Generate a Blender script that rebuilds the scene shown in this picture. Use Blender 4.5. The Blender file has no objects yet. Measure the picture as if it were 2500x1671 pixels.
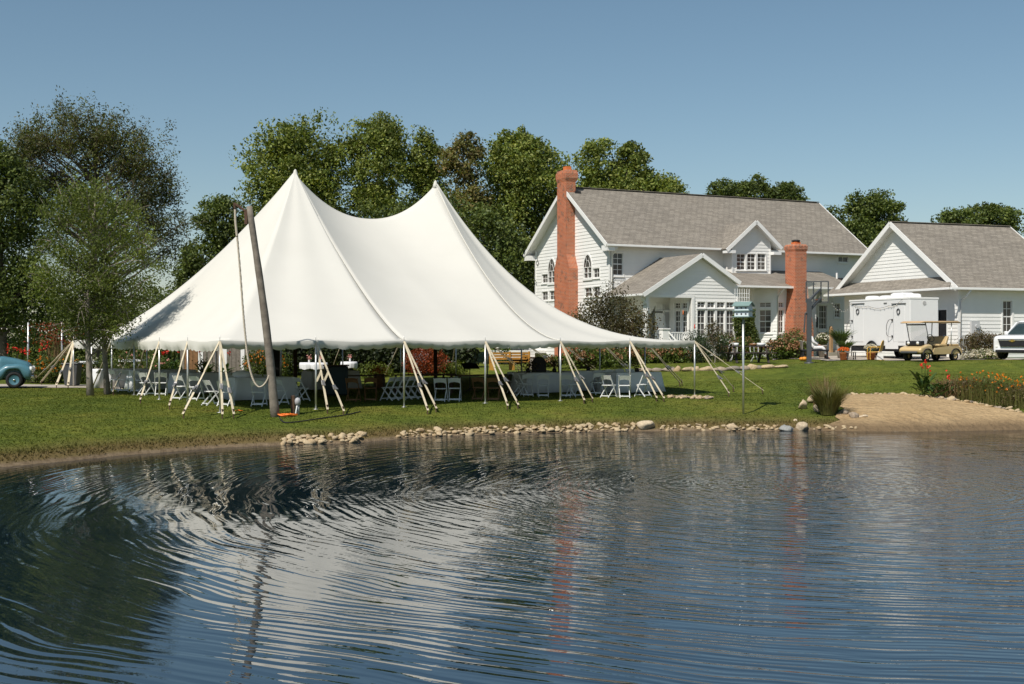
import bpy, bmesh, math, random
import numpy as np
from mathutils import Vector, Matrix
from mathutils.geometry import tessellate_polygon, delaunay_2d_cdt

SC = bpy.context.scene
C = SC.collection
R = math.radians
random.seed(7)
NR = np.random.default_rng(11)

# ---------------------------------------------------------------- camera
F = 3050.0                      # focal length in photograph pixels (photo is 2500 x 1671)
CX, HY = 1250.0, 832.0          # principal column, horizon row
EYE = 2.75                      # camera height above the pond
cam_d = bpy.data.cameras.new('camera'); cam = bpy.data.objects.new('camera', cam_d); C.objects.link(cam)
cam.location = (0, 0, EYE); cam.rotation_euler = (R(90), 0, 0)
cam_d.sensor_width = 36.0; cam_d.lens = F / 2500 * 36.0; cam_d.shift_y = -0.0014
cam_d.clip_start = 0.1; cam_d.clip_end = 3000
SC.camera = cam

# ---------------------------------------------------------------- sky, sun, exposure
SUN_EL, SUN_TO = 51.0, (-0.53, -0.85)          # elevation, horizontal direction towards the sun
W = bpy.data.worlds.new('World'); SC.world = W; W.use_nodes = True
wn = W.node_tree.nodes; wl = W.node_tree.links; wn.clear()
sky = wn.new('ShaderNodeTexSky'); sky.sky_type = 'NISHITA'; sky.sun_disc = False
sky.sun_elevation = R(SUN_EL)
sky.sun_rotation = math.atan2(SUN_TO[0], SUN_TO[1])
sky.altitude = 200; sky.air_density = 1.0; sky.dust_density = 0.5; sky.ozone_density = 1.6
hs = wn.new('ShaderNodeHueSaturation'); hs.inputs['Saturation'].default_value = 1.0; hs.inputs['Hue'].default_value = 0.487
bg = wn.new('ShaderNodeBackground'); bg.inputs['Strength'].default_value = 0.086
wo = wn.new('ShaderNodeOutputWorld')
wl.new(sky.outputs[0], hs.inputs['Color']); wl.new(hs.outputs[0], bg.inputs['Color']); wl.new(bg.outputs[0], wo.inputs['Surface'])
sd = bpy.data.lights.new('sun', 'SUN'); sd.energy = 4.8; sd.angle = R(0.53); sd.color = (1.0, 0.945, 0.86)
so = bpy.data.objects.new('sun', sd); C.objects.link(so)
sv = Vector((SUN_TO[0], SUN_TO[1], 0)).normalized() * math.cos(R(SUN_EL)) + Vector((0, 0, math.sin(R(SUN_EL))))
so.rotation_euler = sv.to_track_quat('Z', 'Y').to_euler(); so.location = (-30, -40, 60)
vs = SC.view_settings; vs.view_transform = 'Standard'; vs.look = 'None'; vs.gamma = 1.0; vs.exposure = 0.0; vs.use_curve_mapping = False
SC.cycles.use_denoising = True
SC.cycles.max_bounces = 6; SC.cycles.diffuse_bounces = 3; SC.cycles.glossy_bounces = 3; SC.cycles.transmission_bounces = 4
SC.cycles.transparent_max_bounces = 6; SC.cycles.caustics_reflective = False; SC.cycles.caustics_refractive = False
SC.cycles.sample_clamp_indirect = 6.0

# ---------------------------------------------------------------- object helpers
def tag(o, label=None, cat=None, group=None, kind=None):
    if label: o['label'] = label
    if cat: o['category'] = cat
    if group: o['group'] = group
    if kind: o['kind'] = kind
    return o

def thing(name, label, cat, loc=(0, 0, 0), rz=0.0, group=None):
    o = bpy.data.objects.new(name, None); C.objects.link(o)
    o.location = loc; o.rotation_euler = (0, 0, rz); o.empty_display_size = 0.2
    return tag(o, label, cat, group)

def link(name, me, mat, parent=None, smooth=False):
    o = bpy.data.objects.new(name, me); C.objects.link(o)
    if mat is not None:
        me.materials.clear(); me.materials.append(mat)
    if parent is not None: o.parent = parent
    if smooth:
        me.polygons.foreach_set('use_smooth', [True] * len(me.polygons))
    return o

def copy_tree(o, parent=None):
    c = o.copy(); C.objects.link(c); c.parent = parent
    for ch in o.children: copy_tree(ch, c)
    return c

def place(o, loc, rz=0.0, label=None, group=None):
    o.location = loc; o.rotation_euler = (0, 0, rz)
    if label: o['label'] = label
    if group: o['group'] = group
    return o

class MB:
    """collects shapes into one mesh"""
    def __init__(s): s.v = []; s.f = []
    def add(s, vs_, fs):
        n = len(s.v); s.v += [tuple(p) for p in vs_]; s.f += [tuple(i + n for i in f) for f in fs]; return s
    def box(s, x0, x1, y0, y1, z0, z1):
        return s.add([(x0,y0,z0),(x1,y0,z0),(x1,y1,z0),(x0,y1,z0),(x0,y0,z1),(x1,y0,z1),(x1,y1,z1),(x0,y1,z1)],
                     [(3,2,1,0),(4,5,6,7),(0,1,5,4),(1,2,6,5),(2,3,7,6),(3,0,4,7)])
    def bar(s, p, q, w, h, up=(0,0,1)):
        p = Vector(p); q = Vector(q); d = (q - p).normalized(); up = Vector(up)
        if abs(d.dot(up)) > 0.98: up = Vector((1, 0, 0))
        a = d.cross(up).normalized(); b = a.cross(d)
        vs_ = []
        for c in (p, q):
            for i, j in ((-1,-1),(1,-1),(1,1),(-1,1)): vs_.append(c + a*(i*w/2) + b*(j*h/2))
        return s.add(vs_, [(3,2,1,0),(4,5,6,7),(0,1,5,4),(1,2,6,5),(2,3,7,6),(3,0,4,7)])
    def tube(s, pts, r, n=8, cap=True):
        pts = [Vector(p) for p in pts]
        rs = r if isinstance(r, (list, tuple)) else [r] * len(pts)
        vs_ = []; fs = []
        ref = None
        for i, p in enumerate(pts):
            d = (pts[min(i+1, len(pts)-1)] - pts[max(i-1, 0)])
            d = d.normalized() if d.length > 1e-9 else Vector((0,0,1))
            if ref is None: ref = Vector((0,0,1)) if abs(d.z) < 0.9 else Vector((1,0,0))
            a = d.cross(ref)
            a = a.normalized() if a.length > 1e-6 else d.orthogonal().normalized()
            b = d.cross(a); ref = -b if False else ref
            for k in range(n):
                t = 2*math.pi*k/n; vs_.append(p + (a*math.cos(t) + b*math.sin(t))*rs[i])
        for i in range(len(pts)-1):
            for k in range(n):
                k2 = (k+1) % n; fs.append((i*n+k, (i+1)*n+k, (i+1)*n+k2, i*n+k2))
        if cap:
            fs.append(tuple(range(n))); m = (len(pts)-1)*n; fs.append(tuple(m+k for k in reversed(range(n))))
        return s.add(vs_, fs)
    def lathe(s, prof, n=16, c=(0,0,0), axis='z'):
        vs_ = []; fs = []
        for (r, h) in prof:
            for k in range(n):
                t = 2*math.pi*k/n; x, y = r*math.cos(t), r*math.sin(t)
                p = (x, y, h) if axis == 'z' else ((h, x, y) if axis == 'x' else (x, h, y))
                vs_.append((p[0]+c[0], p[1]+c[1], p[2]+c[2]))
        for i in range(len(prof)-1):
            for k in range(n):
                k2 = (k+1) % n; fs.append((i*n+k, i*n+k2, (i+1)*n+k2, (i+1)*n+k))
        fs.append(tuple(reversed(range(n)))); m = (len(prof)-1)*n; fs.append(tuple(m+k for k in range(n)))
        return s.add(vs_, fs)
    def prism(s, poly, off):
        """polygon of 3-D points extruded by the vector off"""
        n = len(poly); off = Vector(off); vs_ = [Vector(p) for p in poly] + [Vector(p)+off for p in poly]
        fs = [tuple(reversed(range(n))), tuple(range(n, 2*n))]
        for i in range(n): j = (i+1) % n; fs.append((i, j, n+j, n+i))
        return s.add(vs_, fs)
    def loft(s, rings, cap=True):
        n = len(rings[0]); vs_ = [p for r in rings for p in r]; fs = []
        for i in range(len(rings)-1):
            for k in range(n):
                k2 = (k+1) % n; fs.append((i*n+k, i*n+k2, (i+1)*n+k2, (i+1)*n+k))
        if cap:
            fs.append(tuple(reversed(range(n)))); m = (len(rings)-1)*n; fs.append(tuple(m+k for k in range(n)))
        return s.add(vs_, fs)
    def ball(s, c, r, nu=8, nv=6, sc=(1,1,1)):
        prof = []
        vs_ = []; fs = []
        for i in range(nv+1):
            ph = math.pi*i/nv
            for k in range(nu):
                t = 2*math.pi*k/nu
                vs_.append((c[0]+r*sc[0]*math.sin(ph)*math.cos(t), c[1]+r*sc[1]*math.sin(ph)*math.sin(t), c[2]-r*sc[2]*math.cos(ph)))
        for i in range(nv):
            for k in range(nu):
                k2 = (k+1) % nu; fs.append((i*nu+k, i*nu+k2, (i+1)*nu+k2, (i+1)*nu+k))
        return s.add(vs_, fs)
    def mesh(s, name='m'):
        me = bpy.data.meshes.new(name); me.from_pydata(s.v, [], s.f); me.validate(); 
        bm = bmesh.new(); bm.from_mesh(me); bmesh.ops.remove_doubles(bm, verts=bm.verts, dist=1e-5)
        bmesh.ops.recalc_face_normals(bm, faces=bm.faces); bm.to_mesh(me); bm.free(); me.update()
        return me
    def build(s, name, mat, parent=None, smooth=False, bevel=0.0, loc=None, sub=0):
        o = link(name, s.mesh(name), mat, parent, smooth)
        if loc: o.location = loc
        if bevel:
            m = o.modifiers.new('b', 'BEVEL'); m.width = bevel; m.segments = 2; m.limit_method = 'ANGLE'; m.angle_limit = R(40)
        if sub:
            m = o.modifiers.new('s', 'SUBSURF'); m.levels = sub; m.render_levels = sub
        return o

# ---------------------------------------------------------------- material helpers
class NT:
    def __init__(s, name):
        s.m = bpy.data.materials.new(name); s.m.use_nodes = True; s.t = s.m.node_tree; s.t.nodes.clear()
        s.out = s.n('ShaderNodeOutputMaterial'); s.p = s.n('ShaderNodeBsdfPrincipled'); s.l(s.p.outputs[0], s.out.inputs[0])
        s.co = s.n('ShaderNodeTexCoord')
    def n(s, k, **kw):
        x = s.t.nodes.new(k)
        for a, b in kw.items(): setattr(x, a, b)
        return x
    def l(s, a, b): s.t.links.new(a, b)
    def set(s, **kw):
        for k, v in kw.items(): s.p.inputs[k.replace('_', ' ')].default_value = v
    def noise(s, scale, detail=4, vec=None, rough=0.55, dist=0.0):
        x = s.n('ShaderNodeTexNoise'); x.inputs['Scale'].default_value = scale; x.inputs['Detail'].default_value = detail
        x.inputs['Roughness'].default_value = rough; x.inputs['Distortion'].default_value = dist
        s.l(vec if vec is not None else s.co.outputs['Object'], x.inputs['Vector']); return x.outputs['Fac']
    def ramp(s, fac, stops, interp='LINEAR'):
        x = s.n('ShaderNodeValToRGB'); x.color_ramp.interpolation = interp; e = x.color_ramp.elements
        while len(e) < len(stops): e.new(0.5)
        for i, (p, c) in enumerate(stops): e[i].position = p; e[i].color = (c[0], c[1], c[2], 1)
        s.l(fac, x.inputs[0]); return x.outputs[0]
    def mix(s, a, b, fac, mode='MIX'):
        x = s.n('ShaderNodeMix', data_type='RGBA', blend_type=mode)
        for sock, v in ((x.inputs[6], a), (x.inputs[7], b), (x.inputs[0], fac)):
            if hasattr(v, 'is_output'): s.l(v, sock)
            elif isinstance(v, (int, float)): sock.default_value = v
            else: sock.default_value = (v[0], v[1], v[2], 1)
        return x.outputs[2]
    def math(s, op, a, b=None, c=None):
        x = s.n('ShaderNodeMath', operation=op)
        for i, v in enumerate((a, b, c)):
            if v is None: continue
            if hasattr(v, 'is_output'): s.l(v, x.inputs[i])
            else: x.inputs[i].default_value = v
        return x.outputs[0]
    def bump(s, h, strength=0.3, dist=0.02):
        x = s.n('ShaderNodeBump'); x.inputs['Strength'].default_value = strength; x.inputs['Distance'].default_value = dist
        s.l(h, x.inputs['Height']); s.l(x.outputs[0], s.p.inputs['Normal']); return x
    def sep(s, v=None):
        x = s.n('ShaderNodeSeparateXYZ'); s.l(v if v is not None else s.co.outputs['Object'], x.inputs[0]); return x.outputs
    def comb(s, a, b, c=0.0):
        x = s.n('ShaderNodeCombineXYZ')
        for i, v in enumerate((a, b, c)):
            if hasattr(v, 'is_output'): s.l(v, x.inputs[i])
            else: x.inputs[i].default_value = v
        return x.outputs[0]

def shade(c, k): return tuple(min(1.0, x*k) for x in c)

def pm(name, c, rough=0.6, var=0.12, scale=3.0, bump=0.0, bscale=40.0, spec=0.4, metal=0.0, dirt=None, coat=0.0):
    """principled material with soft procedural variation"""
    t = NT(name); f = t.noise(scale, 5)
    col = t.ramp(f, [(0.3, shade(c, 1-var)), (0.7, shade(c, 1+var))])
    if dirt:
        f2 = t.noise(scale*0.37, 6, rough=0.7); k = t.ramp(f2, [(0.5, (0,0,0)), (0.75, (1,1,1))])
        col = t.mix(col, dirt, t.math('MULTIPLY', k, 0.6))
    t.l(col, t.p.inputs['Base Color']); t.set(Roughness=rough, Metallic=metal)
    t.p.inputs['Specular IOR Level'].default_value = spec
    t.p.inputs['Coat Weight'].default_value = coat
    if bump: t.bump(t.noise(bscale, 5), bump, 0.01)
    return t.m

def leafmat(name, cols, trans=0.3, rough=0.55, pos=None):
    """each leaf gets its own tone; thin, lets light through"""
    t = NT(name); g = t.n('ShaderNodeNewGeometry')
    n = len(cols); col = t.ramp(g.outputs['Random Per Island'], [(i/(n-1) if n > 1 else 0, c) for i, c in enumerate(cols)])
    f = t.noise(0.45, 3); col = t.mix(col, t.ramp(f, [(0.35, (0.55,0.55,0.5)), (0.65, (1.25,1.2,1.1))]), 1.0, 'MULTIPLY')
    t.l(col, t.p.inputs['Base Color']); t.set(Roughness=rough); t.p.inputs['Specular IOR Level'].default_value = 0.35
    tr = t.n('ShaderNodeBsdfTranslucent'); t.l(t.mix(col, (1.3,1.25,0.5), 1.0, 'MULTIPLY'), tr.inputs[0])
    mx = t.n('ShaderNodeMixShader'); mx.inputs[0].default_value = trans
    t.l(t.p.outputs[0], mx.inputs[1]); t.l(tr.outputs[0], mx.inputs[2]); t.l(mx.outputs[0], t.out.inputs[0])
    return t.m
# ---------------------------------------------------------------- terrain
def ray(x, y): return ((x-CX)/F, (HY-y)/F)            # per metre of depth: dX, dZ
def at(x, y, Y):                                        # photo pixel at a known depth
    a, b = ray(x, y); return Vector((a*Y, Y, EYE + b*Y))
def on_z(x, y, z):
    a, b = ray(x, y); Y = (z-EYE)/b; return Vector((a*Y, Y, z))

shore_px = [(0,1141),(150,1127),(300,1112),(430,1102),(550,1093),(680,1087),(875,1081),(975,1072),(1060,1066),(1180,1062),(1300,1058),(1430,1055),
            (1550,1053),(1700,1052),(1800,1053),(1900,1052),(2000,1051),(2100,1053),(2200,1054),(2300,1053),(2400,1051),(2500,1049)]
SHORE = [on_z(x, y, 0.0).xy for x, y in shore_px]
POND = [(v.x, v.y) for v in SHORE] + [(20,38.6),(26,37.5),(31,32),(33,24),(31,14),(25,6),(12,3.2),(0,3.4),(-9,2.6),(-15,3),(-19,9),(-19,17),(-16.5,22.5),(-13.6,25.6)]
PA = np.array(POND)
def sdist(x, y):
    """signed distance to the pond's edge, land positive (arrays)"""
    x = np.asarray(x, float); y = np.asarray(y, float); best = np.full(x.shape, 1e9); ins = np.zeros(x.shape, bool)
    for i in range(len(PA)):
        ax, ay = PA[i]; bx, by = PA[(i+1) % len(PA)]
        dx, dy = bx-ax, by-ay; t = np.clip(((x-ax)*dx+(y-ay)*dy)/(dx*dx+dy*dy), 0, 1)
        best = np.minimum(best, np.hypot(x-ax-t*dx, y-ay-t*dy))
        c = ((ay > y) != (by > y)) & (x < (bx-ax)*(y-ay)/((by-ay) if abs(by-ay) > 1e-9 else 1e-9)+ax); ins ^= c
    return np.where(ins, -best, best)
CTRL = np.array([(-8.6,36.8,.66),(-3.5,40,.66),(1.65,43.3,.67),(6.8,46.6,.68),(-9.3,35.1,.62),(-18.5,52,.84),(-15,46.8,.86),(-13.4,44.3,.82),(-11.8,41.8,.79),(-15,43.5,.84),(-10.2,39.3,.71),(-3,62,.95),(-8,48,.66),(-2,50,.68),
    (-23.5,59,.9),(-32,50,.85),(-18,46,.85),(-14.5,40,.78),(-20,38,.8),(-20,50,.86),(-13,31,.6),(7.4,40,.5),(8.9,43,.70),(2,52,.78),(5,50,.85),
    (15.6,56,1.87),(22,56,1.88),(30,55,1.9),(10.6,58,1.78),(5.2,55.5,1.36),(8.5,56,1.48),(12.1,57,1.68),(4,58,1.6),(6.4,57.5,1.72),(10,57.4,1.76),
    (13,45,.82),(16.8,45,.95),(16.8,50,1.4),(10,50,1.12),(17,41.5,.62),(24,46,1.1),(20,65,1.9),(10,68,1.92),(4,72,1.92),(24,72,1.92),(14,62,1.9),
    (0,66,1.2),(1,80,1.15),(-2,84,1.15),(-1,74,1.15),(-6,70,1.2),(-20,70,.95),(-9.6,60,.62),(-6,58,.66),(-30,80,.9),(0,95,1.9),(30,95,2.0),(-30,120,1.2),(60,60,2.0),(60,130,2.2),(0,160,2.0),(-80,60,.8),(-40,0,.8),(40,0,1.0),(0,-20,1.2),(0,-2,.9),(-60,-60,1.0),(70,-60,1.2),(-150,200,1.5),(200,200,2.2)])
def gza(x, y):
    x = np.asarray(x, float); y = np.asarray(y, float); num = np.zeros(x.shape); den = np.zeros(x.shape)
    for cx, cy, cz in CTRL:
        w = 1.0/((x-cx)**2+(y-cy)**2+1.2)**1.7; num += w*cz; den += w
    z = num/den; d = sdist(x, y); dp = np.maximum(d, 0)
    land = z*(1-np.exp(-dp/1.9)) + 0.10*(1-np.exp(-dp/0.12))*np.exp(-dp/2.5) + 0.012*np.sin(x*1.7+y*0.6)*np.sin(y*1.3-x*0.4)*np.minimum(dp, 1)
    sea = -0.02 - 0.9*(1-np.exp(np.minimum(d, 0)/3.0))
    return np.where(d > 0, land, sea)
def gz(x, y): return float(gza(np.array([x]), np.array([y]))[0])
_TY = np.arange(24.0, 110.0, 0.05)
def ground(x, y):
    """where the sight line through a photo pixel meets the ground"""
    a, b = ray(x, y); zz = EYE + b*_TY; g = gza(a*_TY, _TY); i = np.where(zz <= g)[0]
    Y = float(_TY[i[0]]) if len(i) else 100.0
    return Vector((a*Y, Y, gz(a*Y, Y)))
def gnd(x, Y):
    """ground under photo column x at depth Y"""
    X = (x-CX)/F*Y; return Vector((X, Y, gz(X, Y)))

def axis_steps(lo, hi, a, b, fine):
    inner = list(np.arange(a, b+1e-6, fine)); out = []; v = a; st = fine
    while v > lo: st *= 1.22; v -= st; out.append(v)
    out = out[::-1]; v = b; st = fine; post = []
    while v < hi: st *= 1.22; v += st; post.append(v)
    return np.array(out + inner + post)
gx = axis_steps(-900, 900, -27, 27, 0.33); gy = axis_steps(-500, 1600, 25, 64, 0.33)
GX, GY = np.meshgrid(gx, gy); GZ = gza(GX, GY)
def grid_mesh(name, X, Y, Z):
    ny, nx = X.shape; me = bpy.data.meshes.new(name)
    co = np.stack([X, Y, Z], -1).reshape(-1, 3)
    i = np.arange((ny-1)*(nx-1)); r = i//(nx-1); c = i % (nx-1); a = r*nx+c
    f = np.stack([a, a+1, a+nx+1, a+nx], -1)
    me.from_pydata(co.tolist(), [], f.tolist()); me.polygons.foreach_set('use_smooth', [True]*len(me.polygons)); return me

def grass_colour(t, wp):
    """mown lawn: green with drier, browner patches and a dry rim by the water"""
    n1 = t.noise(0.35, 5, wp, 0.6); n2 = t.noise(2.6, 5, wp, 0.65); n3 = t.noise(0.09, 3, wp)
    c = t.ramp(n1, [(0.3, (0.078, 0.110, 0.016)), (0.5, (0.112, 0.138, 0.021)), (0.64, (0.146, 0.156, 0.027)), (0.8, (0.200, 0.160, 0.050))])
    c = t.mix(c, t.ramp(n2, [(0.3, (0.62,0.66,0.6)), (0.7, (1.3,1.25,1.2))]), 1.0, 'MULTIPLY')
    z = t.sep(wp)[2]
    dry = t.math('MULTIPLY', t.math('SUBTRACT', 1.0, t.math('SMOOTH_MIN', t.math('MULTIPLY', z, 2.6), 1.0, 0.2)), 1.0)
    dry = t.math('MULTIPLY', t.math('MAXIMUM', dry, 0.0), t.math('ADD', 0.35, n2))
    dry = t.math('MINIMUM', t.math('MULTIPLY', dry, 2.0), 0.9)
    c = t.mix(c, (0.150, 0.105, 0.045), dry)
    return c, n2, z
t = NT('lawn'); wp = t.co.outputs['Object']; c, n2, z = grass_colour(t, wp)
mud = t.math('LESS_THAN', z, 0.17); mudf = t.math('SUBTRACT', 1.0, t.math('SMOOTH_MIN', t.math('MULTIPLY', t.math('ADD', z, t.math('MULTIPLY', n2, 0.06)), 7.5), 1.0, 0.15))
c = t.mix(c, t.ramp(t.noise(6, 5, wp), [(0.3, (0.12,0.085,0.05)), (0.7, (0.24,0.18,0.115))]), t.math('MINIMUM', t.math('MAXIMUM', t.math('MULTIPLY', mudf, 2.2), 0.0), 1.0))
t.l(c, t.p.inputs['Base Color']); t.set(Roughness=0.9); t.p.inputs['Specular IOR Level'].default_value = 0.15
t.bump(t.noise(30, 4, wp), 0.8, 0.05)
M_LAWN = t.m
ground_o = tag(link('ground', grid_mesh('ground', GX, GY, GZ), M_LAWN), 'mown lawn sloping down to the pond', 'lawn', kind='structure')

# grass blades: fine mesh of short tufts over the lawn in view
t = NT('grass_blades'); c, n2, z = grass_colour(t, t.co.outputs['Object'])
g = t.n('ShaderNodeNewGeometry'); c = t.mix(c, t.ramp(g.outputs['Random Per Island'], [(0, (0.75,0.8,0.7)), (0.7, (1.12,1.12,1.05)), (1, (1.45,1.32,1.15))]), 1.0, 'MULTIPLY')
t.l(c, t.p.inputs['Base Color']); t.set(Roughness=0.7); t.p.inputs['Specular IOR Level'].default_value = 0.2
tr = t.n('ShaderNodeBsdfTranslucent'); t.l(c, tr.inputs[0]); mx = t.n('ShaderNodeMixShader'); mx.inputs[0].default_value = 0.3
t.l(t.p.outputs[0], mx.inputs[1]); t.l(tr.outputs[0], mx.inputs[2]); t.l(mx.outputs[0], t.out.inputs[0])
M_BLADE = t.m

def quick_mesh(name, co, nper):
    """many separate polygons of nper corners from an array (n, nper, 3)"""
    n = co.shape[0]; me = bpy.data.meshes.new(name)
    me.vertices.add(n*nper); me.vertices.foreach_set('co', co.reshape(-1).astype(np.float32))
    me.loops.add(n*nper); me.loops.foreach_set('vertex_index', np.arange(n*nper, dtype=np.int32))
    me.polygons.add(n); me.polygons.foreach_set('loop_start', np.arange(0, n*nper, nper, dtype=np.int32))
    me.polygons.foreach_set('loop_total', np.full(n, nper, dtype=np.int32)); me.update(calc_edges=True); return me

# ---------------------------------------------------------------- draped sheets: beach, driveway, paths
def drape(name, poly, lift, step, mat, label, cat):
    pts = []; n = len(poly); poly = [Vector(p) for p in poly]
    for i in range(n):
        a, b = poly[i], poly[(i+1) % n]; k = max(1, int((b-a).length/step))
        for j in range(k):
            q = a.lerp(b, j/k); pts.append(q)
    nb = len(pts); xs = [p.x for p in pts]; ys = [p.y for p in pts]
    px = np.array(xs); py = np.array(ys)
    Xg, Yg = np.meshgrid(np.arange(min(xs), max(xs), step), np.arange(min(ys), max(ys), step)); Xg = Xg.ravel(); Yg = Yg.ravel()
    ins = np.zeros(Xg.shape, bool); md = np.full(Xg.shape, 1e9)
    for i in range(nb):
        ax, ay = px[i], py[i]; bx, by = px[(i+1) % nb], py[(i+1) % nb]
        ins ^= ((ay > Yg) != (by > Yg)) & (Xg < (bx-ax)*(Yg-ay)/((by-ay) if abs(by-ay) > 1e-9 else 1e-9)+ax)
        md = np.minimum(md, np.hypot(Xg-ax, Yg-ay))
    ok = ins & (md > step*0.45)
    P2 = pts + [Vector((float(a), float(b))) for a, b in zip(Xg[ok], Yg[ok])]
    vo, eo, fo, *_ = delaunay_2d_cdt(P2, [(i, (i+1) % nb) for i in range(nb)], [], 1, 1e-4)
    Z = gza(np.array([v.x for v in vo]), np.array([v.y for v in vo])) + lift
    me = bpy.data.meshes.new(name); me.from_pydata([(v.x, v.y, float(z)) for v, z in zip(vo, Z)], [], [tuple(f) for f in fo])
    bm = bmesh.new(); bm.from_mesh(me); bmesh.ops.recalc_face_normals(bm, faces=bm.faces)
    if sum(f.normal.z for f in bm.faces) < 0: bmesh.ops.reverse_faces(bm, faces=bm.faces)
    bm.to_mesh(me); bm.free(); me.polygons.foreach_set('use_smooth', [True]*len(me.polygons))
    return tag(link(name, me, mat), label, cat, kind='structure')

t = NT('sand'); n1 = t.noise(0.5, 5); n2 = t.noise(9, 5); z = t.sep()[2]
c = t.ramp(n1, [(0.3, (0.40,0.275,0.145)), (0.7, (0.50,0.36,0.20))]); c = t.mix(c, t.ramp(n2, [(0.35, (0.8,0.8,0.8)), (0.65, (1.1,1.1,1.1))]), 1.0, 'MULTIPLY')
wet = t.math('SUBTRACT', 1.0, t.math('SMOOTH_MIN', t.math('MULTIPLY', t.math('ADD', z, t.math('MULTIPLY', n1, 0.12)), 2.3), 1.0, 0.2))
c = t.mix(c, (0.15,0.105,0.062), t.math('MAXIMUM', t.math('MINIMUM', t.math('MULTIPLY', wet, 1.6), 0.9), 0.0))
t.l(c, t.p.inputs['Base Color']); t.set(Roughness=0.95); t.p.inputs['Specular IOR Level'].default_value = 0.1
x = t.n('ShaderNodeTexVoronoi'); x.inputs['Scale'].default_value = 3.2; t.l(t.co.outputs['Object'], x.inputs['Vector'])
t.bump(t.math('ADD', t.math('MULTIPLY', x.outputs['Distance'], 0.9), n2), 1.0, 0.09)
M_SAND = t.m
beach_px = [(2010,1046),(2060,1030),(2035,1012),(2062,1000),(2045,985),(2062,966),(2120,964),(2200,963),(2290,972),(2390,988),(2450,1000),(2500,1012)]
beach_poly = [ground(*p).xy for p in beach_px] + [Vector((22, 40.3)), Vector((25.5, 38.3)), Vector((20, 38.2))] + [Vector((s.x, s.y-0.35)) for s in SHORE[:15:-1]]
_bp = []; _rb = random.Random(9)
for _i in range(len(beach_poly)):
    _a, _b = beach_poly[_i], beach_poly[(_i+1) % len(beach_poly)]; _k = max(1, int((_b-_a).length/0.45))
    for _j in range(_k):
        _q = _a.lerp(_b, _j/_k); _bp.append(Vector((_q.x+_rb.uniform(-.11,.11), _q.y+_rb.uniform(-.13,.13))) if _i < 12 else _q)
beach_poly = _bp
drape('beach', beach_poly, 0.03, 0.3, M_SAND, 'bare sandy beach at the pond edge', 'beach')

M_CONC = pm('pale_concrete', (0.42,0.37,0.31), 0.9, 0.10, 1.2, 0.4, 30, 0.2, dirt=(0.30,0.26,0.21))
M_GRAVEL = pm('gravel', (0.42,0.37,0.31), 0.95, 0.16, 7.0, 0.6, 60, 0.1)
e1 = [ground(x, y).xy for x, y in ((1838,872),(1880,875.5),(1930,878),(2000,879.5),(2100,881),(2200,881.5),(2300,880.5),(2400,879.5),(2500,878.5))]
drive = e1 + [Vector((34,56)), Vector((36,62)), Vector((26,63.3)), Vector((21.7,65.6)), Vector((19.6,73)), Vector((16,70)), Vector((14.2,62.5)), Vector((12.6,60.2))]
drape('driveway', drive, 0.03, 0.45, M_CONC, 'pale concrete driveway in front of the garage', 'driveway')
pth = [ground(x, y).xy for x, y in ((-200,949),(0,947.5),(100,947.5),(190,948),(260,949),(300,951))]
pth2 = [Vector((p.x*1.08, p.y*1.075)) for p in pth][::-1]
pth_ground = pth + pth2
drape('gravel_path', pth + pth2, 0.018, 0.4, M_GRAVEL, 'pale gravel lane along the garden bed', 'path')

# ---------------------------------------------------------------- water
t = NT('pond_water')
P = t.co.outputs['Object']; xyz = t.sep(P)
warp = t.n('ShaderNodeTexNoise'); warp.inputs['Scale'].default_value = 0.22; warp.inputs['Detail'].default_value = 3; t.l(P, warp.inputs['Vector'])
wc = t.sep(warp.outputs['Color'])
wx = t.math('ADD', xyz[0], t.math('MULTIPLY', t.math('SUBTRACT', wc[0], 0.5), 1.15)); wy = t.math('ADD', xyz[1], t.math('MULTIPLY', t.math('SUBTRACT', wc[1], 0.5), 1.15))
dx = t.math('SUBTRACT', wx, 6.0); dy = t.math('SUBTRACT', wy, 23.5)
rr = t.math('SQRT', t.math('ADD', t.math('MULTIPLY', dx, dx), t.math('MULTIPLY', dy, dy)))
ang = t.math('ARCTAN2', dy, dx)
ring = t.n('ShaderNodeTexNoise'); ring.noise_dimensions = '3D'; ring.inputs['Scale'].default_value = 1.0; ring.inputs['Detail'].default_value = 0.4; ring.inputs['Roughness'].default_value = 0.45
t.l(t.comb(t.math('MULTIPLY', rr, 9.4), t.math('MULTIPLY', ang, 8.0), 0.0), ring.inputs['Vector'])
ring2 = t.n('ShaderNodeTexNoise'); ring2.inputs['Scale'].default_value = 1.0; ring2.inputs['Detail'].default_value = 0.0
t.l(t.comb(t.math('MULTIPLY', rr, 3.2), t.math('MULTIPLY', ang, 4.0), 3.0), ring2.inputs['Vector'])
chop = t.noise(5.5, 2.0, P, 0.5); fine = t.noise(14.0, 2.0, P, 0.5)
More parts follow.
